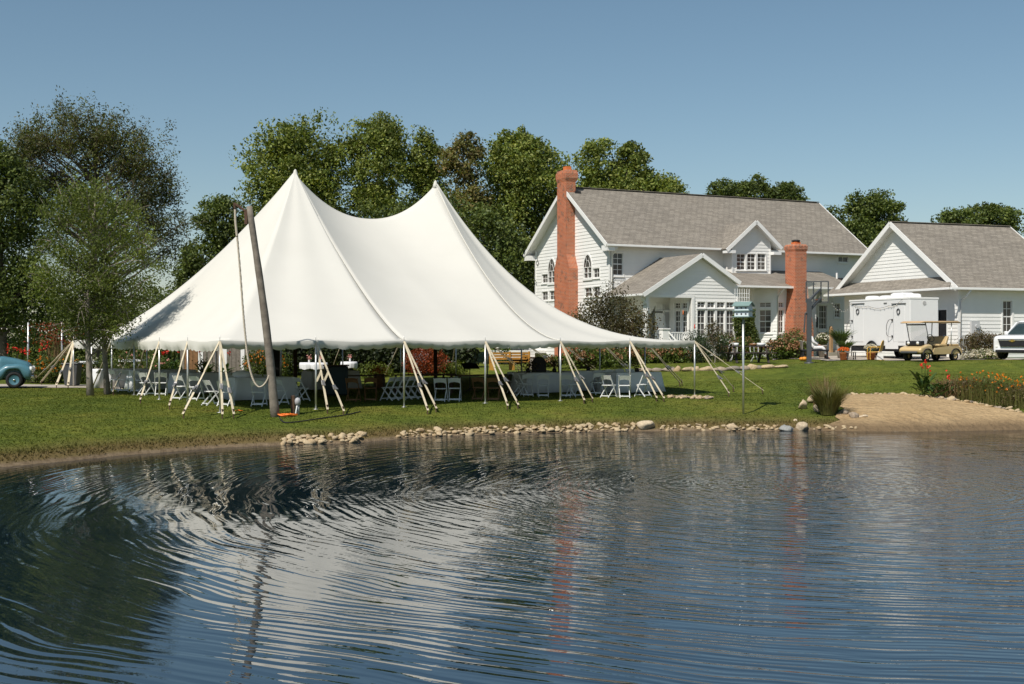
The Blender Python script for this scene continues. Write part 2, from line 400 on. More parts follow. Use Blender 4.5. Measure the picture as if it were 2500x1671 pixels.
# ring waves are strongest some metres out; small chop close to their origin and in gusty patches
gust = t.noise(0.16, 2, P); gustm = t.ramp(gust, [(0.38, (0.25,)*3), (0.62, (1,)*3)])
near = t.math('DIVIDE', 1.0, t.math('ADD', 1.0, t.math('POWER', t.math('DIVIDE', rr, 10.5), 5.0)))
decay = t.math('DIVIDE', 1.0, t.math('ADD', 1.0, t.math('POWER', t.math('DIVIDE', rr, 15.5), 6.0)))
h = t.math('MULTIPLY', ring.outputs['Fac'], t.math('MULTIPLY', t.math('MULTIPLY', t.math('ADD', decay, 0.12), t.math('ADD', 0.45, t.math('MULTIPLY', gust, 1.1))), 0.0138))
h = t.math('ADD', h, t.math('MULTIPLY', ring2.outputs['Fac'], t.math('MULTIPLY', t.math('ADD', 0.60, near), 0.0048)))
h = t.math('ADD', h, t.math('MULTIPLY', chop, t.math('MULTIPLY', t.math('MULTIPLY', near, gustm), 0.0085)))
h = t.math('ADD', h, t.math('MULTIPLY', fine, t.math('MULTIPLY', t.math('MULTIPLY', near, gustm), 0.0022)))
t.bump(h, 1.0, 1.0)
t.set(Roughness=0.006, IOR=3.1); t.p.inputs['Base Color'].default_value = (0.003, 0.011, 0.018, 1); t.p.inputs['Specular IOR Level'].default_value = 0.62
M_WATER = t.m
me = bpy.data.meshes.new('pond_water')
wpoly = [Vector((x*1.0, y)) for x, y in POND]
cen = Vector((5, 22)); wpoly = [cen + (p-cen)*1.0 + (p-cen).normalized()*0.55 for p in wpoly]
me.from_pydata([(p.x, p.y, 0.0) for p in wpoly], [], [tuple(reversed(range(len(wpoly))))])
bm = bmesh.new(); bm.from_mesh(me); bmesh.ops.recalc_face_normals(bm, faces=bm.faces)
if sum(f.normal.z for f in bm.faces) < 0: bmesh.ops.reverse_faces(bm, faces=bm.faces)
bm.to_mesh(me); bm.free()
tag(link('pond_water', me, M_WATER), 'dark rippled pond reflecting the tent and sky', 'water', kind='structure')
# ---------------------------------------------------------------- shared materials
M_CANVAS = pm('tent_canvas', (0.63,0.612,0.555), 0.85, 0.02, 0.6, 0.10, 2.0, 0.08, dirt=(0.60,0.58,0.52))
M_STRAP = pm('cream_webbing', (0.58,0.50,0.36), 0.8, 0.12, 9, 0.3, 80, 0.2)
M_ALU = pm('aluminium', (0.62,0.62,0.60), 0.38, 0.06, 6, 0, 40, 0.5, 0.75)
M_STEEL = pm('dull_steel', (0.30,0.29,0.28), 0.45, 0.2, 12, 0.2, 60, 0.5, 0.7)
M_RUST = pm('rusty_iron', (0.11,0.065,0.045), 0.8, 0.3, 14, 0.4, 60, 0.3, 0.3)
M_WHITE = pm('white_paint', (0.80,0.79,0.76), 0.5, 0.03, 2.0, 0.06, 25, 0.35, dirt=(0.72,0.70,0.66))
M_TRIM = pm('white_trim', (0.83,0.82,0.79), 0.45, 0.02, 2.0, 0, 25, 0.4)
M_PLASTIC = pm('white_resin', (0.78,0.78,0.76), 0.4, 0.03, 4.0, 0, 25, 0.45)
M_CLOTH = pm('white_tablecloth', (0.76,0.76,0.77), 0.85, 0.03, 3.0, 0.15, 14, 0.1)
M_WOODD = pm('dark_wood', (0.085,0.050,0.030), 0.55, 0.3, 8, 0.3, 50, 0.3)
M_WOODB = pm('brown_wood', (0.22,0.115,0.05), 0.55, 0.25, 8, 0.3, 50, 0.3)
M_WOODG = pm('weathered_grey_wood', (0.20,0.175,0.145), 0.85, 0.25, 9, 0.5, 40, 0.15, dirt=(0.12,0.10,0.08))
M_BLACK = pm('black_cover', (0.015,0.015,0.017), 0.6, 0.2, 4, 0, 30, 0.4)
M_RUBBER = pm('black_rubber', (0.02,0.02,0.021), 0.8, 0.2, 8, 0.2, 60, 0.3)
M_ROPE = pm('rope_fibre', (0.50,0.44,0.35), 0.9, 0.15, 20, 0.5, 70, 0.1)
M_ORANGE = pm('orange_plastic', (0.75,0.17,0.02), 0.5, 0.1, 5)
M_TEAL = pm('dark_teal_paint', (0.012,0.035,0.045), 0.5, 0.15, 4)

# ---------------------------------------------------------------- pole tent (60 by 60 feet, two centre poles)
B = 3.048; TX0, TY0, TTH = -8.60, 36.78, 0.5682
TG = 0.655; EAVE = EYE - TG
tu = Vector((math.cos(TTH), math.sin(TTH))); tv = Vector((-tu.y, tu.x))
def T2W(s, t_): p = Vector((TX0, TY0)) + tu*s + tv*t_; return p
tent = thing('pole_tent', 'large white two-peaked pole tent pitched on the lawn beside the pond', 'tent', (TX0, TY0, TG), TTH)
TL = 6*B; TD = 17.8; BT = TD/6; PS1, PS2, PT = 2*B, 4*B, TD/2; HP = 6.36
def tl(p, z=None):
    """world point into the tent's own frame"""
    d = Vector((p[0]-TX0, p[1]-TY0)); return Vector((d.dot(tu), d.dot(tv), (p[2] if z is None else z) - TG))
def sag(u_): return -0.05*math.sin(math.pi*((u_/B) % 1.0))**2
def prof(q, p): return HP*((1-q)**p)
mb = MB(); NQ = 26
def fan(sx, dirn):
    dirs = []
    for k in range(0, 61):                       # eave points of this end, from front seam round to back seam
        if k <= 20: e = (sx*(1-k/20) + (0 if dirn < 0 else TL)*(k/20), 0.0) if True else None
        elif k <= 40: e = (0 if dirn < 0 else TL, TD*(k-20)/20)
        else: e = ((0 if dirn < 0 else TL)*(1-(k-40)/20) + sx*((k-40)/20), TD)
        dirs.append(e)
    rings = []
    for k, (es, et) in enumerate(dirs):
        th = math.degrees(math.atan2(abs(et-PT), abs(es-sx)+1e-9))
        p = (1.62 + 0.83*math.exp(-((th-56.3)/24.0)**2)) if dirn > 0 else (1.24 + (0.36 if et > PT else 0.12)*math.exp(-((th-56.3)/22.0)**2))
        edge_u = es if (k <= 20 or k > 40) else et
        col = []
        for j in range(NQ+1):
            q = (j/NQ)**1.15
            z = EAVE + prof(q, p) + (sag(edge_u))*q**3
            z -= 0.04*math.sin(math.pi*(k % 10)/10)**2*math.sin(math.pi*q)**1.0*(1 if 0 < k < 60 else 0)
            r0 = 0.10*(1-q)
            d = Vector((es-sx, et-PT)); dn = d.normalized()
            col.append((sx + d.x*q + dn.x*r0*(1-q), PT + d.y*q + dn.y*r0*(1-q), z))
        rings.append(col)
    vs_ = [p for c_ in rings for p in c_]; n = NQ+1; fs = []
    for k in range(len(rings)-1):
        for j in range(NQ): fs.append((k*n+j, k*n+j+1, (k+1)*n+j+1, (k+1)*n+j))
    mb.add(vs_, fs)
fan(PS1, -1); fan(PS2, 1)
NSM = 28
for side in (0, 1):
    cols = []
    for i in range(NSM+1):
        w = i/NSM; s_ = PS1 + (PS2-PS1)*w
        ridge = HP - 1.56*(1-abs(2*w-1)**2.15)
        p = 1.24 + 0.38*w - 0.08*(1-abs(2*w-1))
        col = []
        for j in range(NQ+1):
            q = (j/NQ)**1.15; t_ = PT*(1-q) if side == 0 else PT + PT*q
            z = EAVE + ridge*(1-q)**p + sag(s_)*q**3
            col.append((s_, t_, z))
        cols.append(col)
    vs_ = [p for c_ in cols for p in c_]; n = NQ+1; fs = []
    for k in range(NSM):
        for j in range(NQ): fs.append((k*n+j, k*n+j+1, (k+1)*n+j+1, (k+1)*n+j))
    mb.add(vs_, fs)
can = mb.build('canopy', M_CANVAS, tent, smooth=True)
m = can.modifiers.new('t', 'SOLIDIFY'); m.thickness = 0.012; m.offset = -1
can['label'] = 'white canvas canopy rising to two peaks'
def seam_pts(sx, t1, p, n=22):
    out = []
    for j in range(n+1):
        q = j/n; out.append((sx, PT + (t1-PT)*q, EAVE + prof(q, p) + 0.012))
    return out
for sx in (PS1, PS2):
    for t1 in (0, TD): MB().tube(seam_pts(sx, t1, 1.24 if sx == PS1 else 1.62), 0.02, 6).build('seam', M_CANVAS, tent, True)
    MB().lathe([(0.13, -0.16), (0.09, 0.0), (0.05, 0.12), (0.02, 0.16)], 12, (sx, PT, EAVE+HP)).build('peak_cap', M_CANVAS, tent, True)
    mb = MB(); mb.tube([(sx, PT, gz(*T2W(sx, PT))-TG-0.1), (sx, PT, EAVE+HP-0.1)], 0.075, 12); mb.build('centre_pole', M_WOODD, tent, True)
# scalloped valance, one strip for each side of the tent
edges = [((0,0),(TL,0)), ((TL,0),(TL,TD)), ((TL,TD),(0,TD)), ((0,TD),(0,0))]
for ei, ((a0,b0),(a1,b1)) in enumerate(edges):
    d = Vector((a1-a0, b1-b0)).normalized(); nrm = Vector((d.y, -d.x)); n = 366; vs_ = []; fs = []; TE = TL if ei % 2 == 0 else TD
    depth = 0.20 if ei in (0, 1) else 0.25
    for i in range(n+1):
        u_ = TE*i/n; z0 = EAVE + sag(u_*TL/TE); sc_ = abs(math.sin(math.pi*u_/0.42))
        lo = depth + 0.055*sc_**0.7
        wob = 0.02*math.sin(u_*5.1+ei) + 0.03*math.sin(u_*1.7+1)
        ins = (0.07 + 0.05*math.sin(u_*0.9+2)) if ei == 0 else 0.0
        for fz, off in ((0.0, 0.02), (0.35, 0.035), (0.7, 0.02+wob*0.5-ins*0.4), (1.0, wob-ins)):
            p = Vector((a0, b0)) + d*u_ + nrm*off; vs_.append((p.x, p.y, z0 - lo*fz + 0.004))
    for i in range(n):
        for j in range(3): k = i*4+j; fs.append((k, k+1, k+5, k+4))
    MB().add(vs_, fs).build('valance', M_CANVAS, tent, True)
# side poles, webbing guys with ratchets, ground stakes
poles = [(i*B, 0) for i in range(7)] + [(0, i*BT) for i in range(1, 7)] + [(TL, i*BT) for i in range(1, 6)] + [(i*B, TD) for i in range(1, 7)]
for s_, t_ in poles:
    w = T2W(s_, t_); zb = gz(w.x, w.y)-TG-0.02
    MB().tube([(s_, t_, zb), (s_, t_, EAVE-0.02)], 0.032, 10).tube([(s_, t_, EAVE), (s_, t_, EAVE+0.17)], 0.008, 6).lathe([(0.09,0.0),(0.09,0.015)], 12, (s_, t_, zb+0.02)).build('side_pole', M_ALU, tent, True)
def guy(s_, t_, stake, tail=False, w=0.065, ratchet=True):
    a = Vector((s_, t_, EAVE-0.03)); b = tl(stake); b.z = tl(stake).z + 0.13
    d = (b-a).normalized(); side = d.cross(Vector((0,0,1))).normalized()
    k = 0.66 + random.uniform(-.05, .06); mpt = a.lerp(b, k)
    up = side.cross(d)
    g = MB(); g.bar(a, mpt, w*0.8, 0.012, up); g.bar(mpt, b, w, 0.012, up)
    g.bar(a + up*0.02, a.lerp(b, 0.42) + up*0.015, w*0.8, 0.01, up)
    if tail:
        q = a.lerp(b, 0.45); g.bar(q, q + Vector((-0.10, 0, -0.30)) + side*0.05, w, 0.008, up)
    o = g.build('guy_strap', M_STRAP, tent)
    if ratchet:
        r_ = MB(); r_.bar(mpt - d*0.09, mpt + d*0.09, 0.10, 0.05, up); r_.bar(mpt - d*0.02 + up*0.03, mpt + d*0.16 + up*0.10, 0.08, 0.018, up)
        r_.build('ratchet', M_STEEL, o, bevel=0.006)
    st = MB(); st.tube([b + Vector((0,0,-0.30)) - d*0.02, b + Vector((0,0,0.05)) - d*0.10], 0.018, 8); st.lathe([(0.03,0),(0.03,0.02)], 8, b + Vector((0,0,0.04)) - d*0.10)
    st.build('stake', M_RUST, tent)
front = {0: [(446,1023),(543,1023),(571,1023)], 1: [(800,1011),(840,1015)], 2: [(1045,1013),(1066,1008)], 3: [(1240,1001),(1266,999)],
         4: [(1427,987),(1448,983)], 5: [(1604,981),(1622,982)], 6: [(1781,969),(1865,963),(1793,958)]}
for i, lst in front.items():
    for j, p in enumerate(lst): guy(i*B, 0, ground(*p), tail=(i == 1), w=0.03 if (i == 6 and j == 2) else 0.065)
for i, p in ((1,(413,1001)),(2,(342,986)),(3,(275,966)),(4,(226,954))): guy(0, i*BT, ground(*p), w=0.055)
for p in ((85,936),(100,941),(137,949),(166,949)): guy(0, TD, ground(*p), w=0.085)
for i in range(1, 6):
    for dd in (1.7, 2.05):
        w = T2W(TL+dd, i*BT+(dd-1.9)*0.8); guy(TL, i*BT, Vector((w.x, w.y, gz(w.x, w.y))))
for i in range(1, 7):
    for dd in ((1.8,) if i < 6 else (1.6, 2.1)):
        w = T2W(i*B + (0.9 if i == 6 else 0), TD+dd); guy(i*B, TD, Vector((w.x, w.y, gz(w.x, w.y))))

# ---------------------------------------------------------------- leaning swing pole with rope
pb = ground(673, 1018); pt_ = at(611, 504, pb.y-0.15)
sw = thing('swing_pole', 'tall leaning weathered wooden pole with iron arm beside the pond', 'pole', pb)
mb = MB(); n = 14; pts = []; rs = []
for i in range(n+1):
    q = i/n; p = Vector((0,0,-0.15)).lerp(pt_-pb, q); p.x += 0.05*math.sin(q*math.pi*1.2); pts.append(p); rs.append(0.132 - 0.048*q + 0.004*math.sin(i*2.1))
mb.tube(pts, rs, 14); mb.build('pole', pm('old_pole_wood', (0.205,0.178,0.145), 0.85, 0.3, 5, 0.8, 14, 0.15, dirt=(0.13,0.10,0.08)), sw, True)
tip = at(573, 498, pb.y-0.15) - pb; top = pts[-1]
mb = MB(); mb.bar(top + Vector((-0.09,0,-0.52)), top + Vector((-0.10,0,-0.12)), 0.05, 0.09); mb.bar(top + Vector((-0.10,0,-0.14)), tip, 0.06, 0.07); mb.bar(tip + Vector((-.02,0,.03)), tip + Vector((0.0,0,-0.14)), 0.05, 0.05)
mb.build('iron_arm', M_RUST, sw, bevel=0.01)
def pxs(lst, Y): return [at(x, y, Y) - pb for x, y in lst]
ry = pb.y - 0.12
rp = pxs([(574,506),(575,540),(577,562),(580,590),(586,660),(592,740),(596,790),(600,830),(603,858),(608,890),(614,915),(622,935),(632,945),(643,941),(652,929),(657,917)], ry)
def spline(pts, k=8):
    out = []
    for i in range(len(pts)-1):
        p0, p1, p2, p3 = pts[max(i-1,0)], pts[i], pts[i+1], pts[min(i+2, len(pts)-1)]
        for j in range(k):
            t_ = j/k; out.append(0.5*((2*p1)+(p2-p0)*t_+(2*p0-5*p1+4*p2-p3)*t_*t_+(3*p1-p0-3*p2+p3)*t_**3))
    out.append(pts[-1]); return out
rope = spline(rp, 10); ropew = [p + pb for p in rope]
ro = thing('swing_rope', 'thick pale rope hanging from the iron arm and looped to the leaning pole', 'rope', pb)
mb = MB()
for ph in (0, 2*math.pi/3, 4*math.pi/3):
    q = []
    for i, p in enumerate(rope): a = i*0.9+ph; q.append(p + Vector((math.cos(a)*0.016, math.sin(a)*0.016, 0)))
    mb.tube(q, 0.017, 6)
mb.build('rope', M_ROPE, ro, True)
MB().tube(rope[2:28], 0.036, 8).build('splice', M_ROPE, ro, True)
# orange cord heap, short post, black hose at its foot
oc = ground(697, 1018); o = thing('orange_cord', 'bright orange extension cord heaped on grass at the foot of the leaning pole', 'cord', oc)
random.seed(5); mb = MB()
for k in range(7):
    a0 = random.uniform(0, 6); pts = [Vector((math.cos(a0+j*.7)*random.uniform(.10,.26)+0.02*j-.05, math.sin(a0+j*.7)*random.uniform(.06,.16), 0.03+random.uniform(0,.06))) for j in range(9)]
    mb.tube(spline(pts, 4), 0.014, 5)
mb.build('coil', M_ORANGE, o, True)
oc = ground(582, 1006); o = thing('cord_end', 'small orange cord end lying in the grass by the tent corner', 'cord', oc)
MB().tube(spline([Vector(p) for p in ((-.09,0,.03),(0,.03,.05),(.06,-.02,.035),(.12,.04,.03))], 4), 0.014, 5).build('coil', M_ORANGE, o, True)
pp = ground(715, 1013); o = thing('outlet_post', 'short brown wooden post with a small outlet box beside the leaning pole', 'post', pp)
MB().box(-.06,.06,-.05,.05,-.1,.56).build('post', M_WOODD, o, bevel=0.012)
b2 = MB(); b2.box(.10,.19,-.05,.03,0,.30); b2.lathe([(0.01,.27),(0.085,.30),(.09,.42),(0.06,.48),(0.01,.50)], 10, (.145,-.02,0)); b2.build('outlet_box', pm('grey_plastic', (.42,.42,.43), .5, .15, 9), o, True)
MB().tube(spline([Vector(p) for p in ((.14,-.05,.28),(.12,-.10,.15),(.10,-.12,.03))], 4), 0.02, 6).build('cord', M_PLASTIC, o, True)
hp = ground(690, 1030); o = thing('garden_hose', 'black hose lying across the grass near the orange cord', 'hose', hp)
pts = [ground(*p) - hp + Vector((0,0,.03)) for p in ((682,1022),(688,1031),(700,1035),(730,1033),(760,1028),(800,1022),(840,1017),(880,1008))]
MB().tube(spline(pts, 6), 0.018, 6).build('hose', M_RUBBER, o, True)

# ---------------------------------------------------------------- martin house on a pole
bp = ground(1815, 1012); bh = thing('bird_house', 'white and teal two-storey bird house on a tall grey pole on the lawn', 'bird house', bp)
zt = at(1813, 775, bp.y).z - bp.z
MB().tube([(0,0,-.1),(-.01,0,zt)], 0.036, 12).build('pole', M_ALU, bh, True)
M_BTEAL = pm('teal_paint', (0.20,0.29,0.27), .5, .08, 5); M_BWHITE = pm('bird_house_white', (.62,.68,.70), .5, .04, 5)
rz_ = R(-33); ca, sa = math.cos(rz_), math.sin(rz_)
bb = bpy.data.objects.new('house_box', None)
def rot(mb): mb.v = [(x*ca-y*sa, x*sa+y*ca, z) for x, y, z in mb.v]; return mb
L_, D_ = 0.24, 0.17
for k, z0 in enumerate((zt+.03, zt+.22)):
    rot(MB().box(-L_,L_,-D_,D_,z0,z0+.155)).build('storey', M_BWHITE, bh)
    rot(MB().box(-L_-.05,L_+.05,-D_-.05,D_+.05,z0-.03,z0-.002)).build('balcony', M_BTEAL, bh)
    for i in range(3):
        x = -0.15+i*0.15
        rot(MB().lathe([(0.028,0),(0.028,.012)], 10, (x, -D_-.006, z0+.07), 'y')).build('nest_hole', M_BLACK, bh)
rot(MB().prism([(-L_,-D_,zt+.375),(-L_,D_,zt+.375),(-L_,0,zt+.47)], (2*L_,0,0))).build('gable', M_BWHITE, bh)
rot(MB().prism([(-L_-.06,-D_-.07,zt+.345),(-L_-.06,0,zt+.475),(-L_-.06,0,zt+.50),(-L_-.06,-D_-.07,zt+.37)], (2*L_+.12,0,0)).prism([(-L_-.06,D_+.07,zt+.345),(-L_-.06,0,zt+.475),(-L_-.06,0,zt+.50),(-L_-.06,D_+.07,zt+.37)], (2*L_+.12,0,0))).build('roof', M_BTEAL, bh)
# ---------------------------------------------------------------- house materials
def m_shingle():
    t = NT('asphalt_shingles'); x, y, z = t.sep()
    v = t.comb(t.math('ADD', x, y), t.math('MULTIPLY', z, 1.75))
    b = t.n('ShaderNodeTexBrick'); b.offset = 0.5; b.inputs['Scale'].default_value = 1.0
    b.inputs['Brick Width'].default_value = 0.42; b.inputs['Row Height'].default_value = 0.15; b.inputs['Mortar Size'].default_value = 0.012; b.inputs['Mortar Smooth'].default_value = 0.4
    b.inputs['Color1'].default_value = (0.222,0.197,0.165,1); b.inputs['Color2'].default_value = (0.300,0.268,0.226,1); b.inputs['Mortar'].default_value = (0.10,0.09,0.08,1)
    t.l(v, b.inputs['Vector'])
    c = t.mix(b.outputs['Color'], t.ramp(t.noise(0.5, 4), [(0.3, (0.94,0.94,0.94)), (0.7, (1.06,1.055,1.04))]), 1.0, 'MULTIPLY')
    c = t.mix(c, t.ramp(t.noise(14, 3), [(0.3, (0.8,)*3), (0.7, (1.2,)*3)]), 1.0, 'MULTIPLY')
    t.l(c, t.p.inputs['Base Color']); t.set(Roughness=0.95); t.p.inputs['Specular IOR Level'].default_value = 0.15
    t.bump(t.math('ADD', b.outputs['Fac'], t.math('MULTIPLY', t.noise(40, 3), -0.5)), 0.6, -0.02); return t.m
def m_brick():
    t = NT('red_brick'); x, y, z = t.sep(); v = t.comb(t.math('ADD', x, y), z)
    b = t.n('ShaderNodeTexBrick'); b.offset = 0.5; b.inputs['Scale'].default_value = 1.0
    b.inputs['Brick Width'].default_value = 0.225; b.inputs['Row Height'].default_value = 0.082; b.inputs['Mortar Size'].default_value = 0.011; b.inputs['Mortar Smooth'].default_value = 0.2; b.inputs['Bias'].default_value = -0.1
    b.inputs['Color1'].default_value = (0.52,0.135,0.052,1); b.inputs['Color2'].default_value = (0.40,0.110,0.055,1); b.inputs['Mortar'].default_value = (0.50,0.37,0.27,1)
    t.l(v, b.inputs['Vector'])
    n = t.noise(2.2, 5); c = t.mix(b.outputs['Color'], t.ramp(n, [(0.3, (0.9,0.88,0.88)), (0.7, (1.1,1.08,1.06))]), 1.0, 'MULTIPLY')
    vo = t.n('ShaderNodeTexVoronoi'); vo.inputs['Scale'].default_value = 5.0; t.l(v, vo.inputs['Vector'])
    c = t.mix(c, (0.09,0.045,0.035), t.math('MULTIPLY', t.math('GREATER_THAN', t.sep(vo.outputs['Color'])[0], 0.86), t.math('MULTIPLY', t.math('SUBTRACT', 1.0, b.outputs['Fac']), 0.6)))
    t.l(c, t.p.inputs['Base Color']); t.set(Roughness=0.9); t.p.inputs['Specular IOR Level'].default_value = 0.15
    t.bump(b.outputs['Fac'], 0.8, -0.012); return t.m
def m_glass():
    t = NT('window_glass'); f = t.noise(0.8, 3)
    t.l(t.ramp(f, [(0.35, (0.045,0.042,0.038)), (0.65, (0.13,0.118,0.105))]), t.p.inputs['Base Color'])
    t.set(Roughness=0.06); t.p.inputs['Specular IOR Level'].default_value = 0.6; t.bump(t.noise(1.4, 2), 0.15, 0.02); return t.m
M_SHING, M_BRICK, M_GLASS = m_shingle(), m_brick(), m_glass()
M_SIDE = pm('white_clapboard', (0.82,0.81,0.775), 0.6, 0.035, 0.8, 0.08, 30, 0.3, dirt=(0.74,0.73,0.69))
M_CAP = pm('clay_flue', (0.62,0.17,0.05), 0.8, 0.12, 6)
M_METAL = pm('dark_flashing', (0.05,0.045,0.045), 0.5, 0.2, 6, 0, 30, 0.4, 0.4)
M_DOORB = pm('stained_door', (0.16,0.075,0.03), 0.4, 0.2, 6, 0.2, 40, 0.4)
M_BLIND = pm('pale_curtain', (0.30,0.28,0.25), 0.8, 0.12, 3)

class Frame:
    """a building's own axes: a along its length, b into its depth"""
    def __init__(s, x, y, ang, zg): s.o = Vector((x, y)); s.u = Vector((math.cos(ang), math.sin(ang))); s.v = Vector((-s.u.y, s.u.x)); s.zg = zg; s.ang = ang
    def onb(s, x, y, b):
        k = (x-CX)/F; o = s.o + s.v*b; a = (k*o.y - o.x)/(s.u.x - k*s.u.y); Y = o.y + a*s.u.y; return a, EYE + (HY-y)/F*Y - s.zg
    def ona(s, x, y, a):
        k = (x-CX)/F; o = s.o + s.u*a; b = (k*o.y - o.x)/(s.v.x - k*s.v.y); Y = o.y + b*s.v.y; return b, EYE + (HY-y)/F*Y - s.zg
    def world(s, a, b): return s.o + s.u*a + s.v*b

class Wall:
    """siding wall standing on a line: s along d, z up, n outward; boards are objects of their own"""
    def __init__(s, parent, o, d, n): s.p = parent; s.o = Vector(o); s.d = Vector(d).normalized(); s.n = Vector(n).normalized(); s.op = []
    def P(s, u_, z, off=0.0): return s.o + s.d*u_ + s.n*off + Vector((0,0,z))
    def bx(s, mb, u0, u1, z0, z1, n0, n1):
        v = [s.P(u_, z, k) for k in (n0, n1) for (u_, z) in ((u0,z0),(u1,z0),(u1,z1),(u0,z1))]
        return mb.add(v, [(3,2,1,0),(4,5,6,7),(0,1,5,4),(1,2,6,5),(2,3,7,6),(3,0,4,7)])
    def build(s, outline, expo=0.2, boards=True, corner=(True, True), zboard=None):
        holes = [[(a,c),(b,c),(b,d),(a,d)] for a, b, c, d in s.op]
        loops = [[Vector((u_, z, 0)) for u_, z in outline]] + [[Vector((u_, z, 0)) for u_, z in h] for h in holes]
        tris = tessellate_polygon(loops); flat = [p for l_ in loops for p in l_]
        core = MB().add([s.P(p.x, p.y, 0) for p in flat], [tuple(t_) for t_ in tris]).build('wall', M_SIDE, s.p)
        if not boards: return core
        zs = [z for _, z in outline]; z0 = min(zs) if zboard is None else zboard; z1 = max(zs)
        def span(z):
            xs = []; n = len(outline)
            for i in range(n):
                (u0, a), (u1, b) = outline[i], outline[(i+1) % n]
                if (a <= z < b) or (b <= z < a): xs.append(u0 + (u1-u0)*(z-a)/(b-a))
            return (min(xs), max(xs)) if len(xs) >= 2 else None
        def board(l0, r0, l1, r1, za, zb):
            if r0-l0 < 0.05: return
            v = [s.P(l0,za,.002), s.P(r0,za,.002), s.P(r1,zb,.002), s.P(l1,zb,.002), s.P(l0,za,.026), s.P(r0,za,.026), s.P(r1,zb,.006), s.P(l1,zb,.006)]
            MB().add(v, [(3,2,1,0),(4,5,6,7),(0,1,5,4),(1,2,6,5),(2,3,7,6),(3,0,4,7)]).build('siding_board', M_SIDE, core)
        z = z0
        while z < z1-0.03:
            ze = min(z+expo, z1-0.001); A = span(z+0.001); Bq = span(ze-0.001)
            if A and Bq:
                cuts = [(a-.05, b+.05, c, d) for a, b, c, d in s.op if c < ze and d > z]
                if not cuts: board(A[0], A[1], Bq[0], Bq[1], z, ze)
                else:
                    cur = A[0]
                    for a, b, c, d in sorted(cuts):
                        if a > cur: board(cur, a, max(cur, Bq[0]), a, z, ze)
                        if c > z+.02: board(max(a, A[0]), min(b, A[1]), max(a, Bq[0]), min(b, Bq[1]), z, c)
                        if d < ze-.02: board(max(a, A[0]), min(b, A[1]), max(a, Bq[0]), min(b, Bq[1]), d, ze)
                        cur = max(cur, b)
                    if cur < A[1]: board(cur, A[1], cur, max(cur, Bq[1]), z, ze)
            z = ze
        return core
    def trim(s, name, u0, u1, z0, z1, proud=0.035, mat=None): return s.bx(MB(), u0, u1, z0, z1, 0.001, proud).build(name, mat or M_TRIM, s.p)
    def window(s, u0, u1, z0, z1, cols=2, rows=4, meet=None, case=0.085, name='window', transom=None, gl=None):
        """framed opening with muntins and single panes; meet = height of a wider rail"""
        if u0 > u1: u0, u1 = u1, u0
        s.op.append((u0, u1, z0, z1)); mb = MB()
        for a, b, c, d in ((u0-case,u0,z0-case,z1+case),(u1,u1+case,z0-case,z1+case),(u0,u1,z1,z1+case),(u0,u1,z0-case,z0)): s.bx(mb, a, b, c, d, -0.09, 0.045)
        s.bx(mb, u0-case-.03, u1+case+.03, z0-case-.03, z0-case, -0.02, 0.08)
        w = (u1-u0)/cols; h = (z1-z0)/rows; fr = 0.035
        for i in range(cols+1): x = u0+w*i; q = fr if i in (0, cols) else 0.013; s.bx(mb, x-q, x+q, z0, z1, -0.07, -0.035)
        for j in range(rows+1):
            z = z0+h*j; q = fr if j in (0, rows) else (0.028 if (meet is not None and j == meet) else 0.013); s.bx(mb, u0, u1, z-q, z+q, -0.068, -0.033)
        wo_ = mb.build(name, M_TRIM, s.p)
        for i in range(cols):
            for j in range(rows):
                s.bx(MB(), u0+w*i, u0+w*(i+1), z0+h*j, z0+h*(j+1), -0.062, -0.052).build('pane', gl or M_GLASS, wo_)
        return wo_
    def arch(s, u0, u1, z0, zs, z1):
        """round-headed window"""
        if u0 > u1: u0, u1 = u1, u0
        c = (u0+u1)/2; r = (u1-u0)/2; k = z1-zs; n = 14
        s.op.append((u0, u1, z0, zs)); mb = MB()
        cur = [(c + r*math.cos(math.pi*i/n), zs + k*math.sin(math.pi*i/n)) for i in range(n+1)]
        out = [(c + (r+.09)*math.cos(math.pi*i/n), zs + (k+.09)*math.sin(math.pi*i/n)) for i in range(n+1)]
        for i in range(n):
            q = [cur[i], cur[i+1], out[i+1], out[i]]
            mb.prism([s.P(a, b, 0.02) for a, b in q], s.n*0.03)
        for a, b in ((u0-.09,u0),(u1,u1+.09)): s.bx(mb, a, b, z0-.09, zs, -0.09, 0.048)
        s.bx(mb, u0-.12, u1+.12, z0-.13, z0-.0, -0.05, 0.08)
        for x in (c,): s.bx(mb, x-.014, x+.014, z0, zs, -.06, .038)
        for z in (z0+.02, (z0+zs)/2, zs): s.bx(mb, u0, u1, z-.016, z+.016, -.06, .036)
        for f in (0.55,):
            arcp = [s.P(c + r*f*math.cos(math.pi*i/n), zs + k*f*math.sin(math.pi*i/n), .034) for i in range(n+1)]; mb.tube(arcp, .015, 4)
        for an in (60, 120): mb.bar(s.P(c + r*.55*math.cos(R(an)), zs+k*.55*math.sin(R(an)), .034), s.P(c + r*math.cos(R(an)), zs+k*math.sin(R(an)), .034), .026, .02)
        wo_ = mb.build('arched_window', M_TRIM, s.p)
        for (a, b) in ((u0,c),(c,u1)):
            for (p, q) in ((z0,(z0+zs)/2),((z0+zs)/2,zs)): s.bx(MB(), a, b, p, q, -.05, -.04).build('pane', M_GLASS, wo_)
        MB().prism([s.P(a, b, 0.03) for a, b in cur], s.n*0.002).build('arched_pane', M_GLASS, wo_)
        return wo_

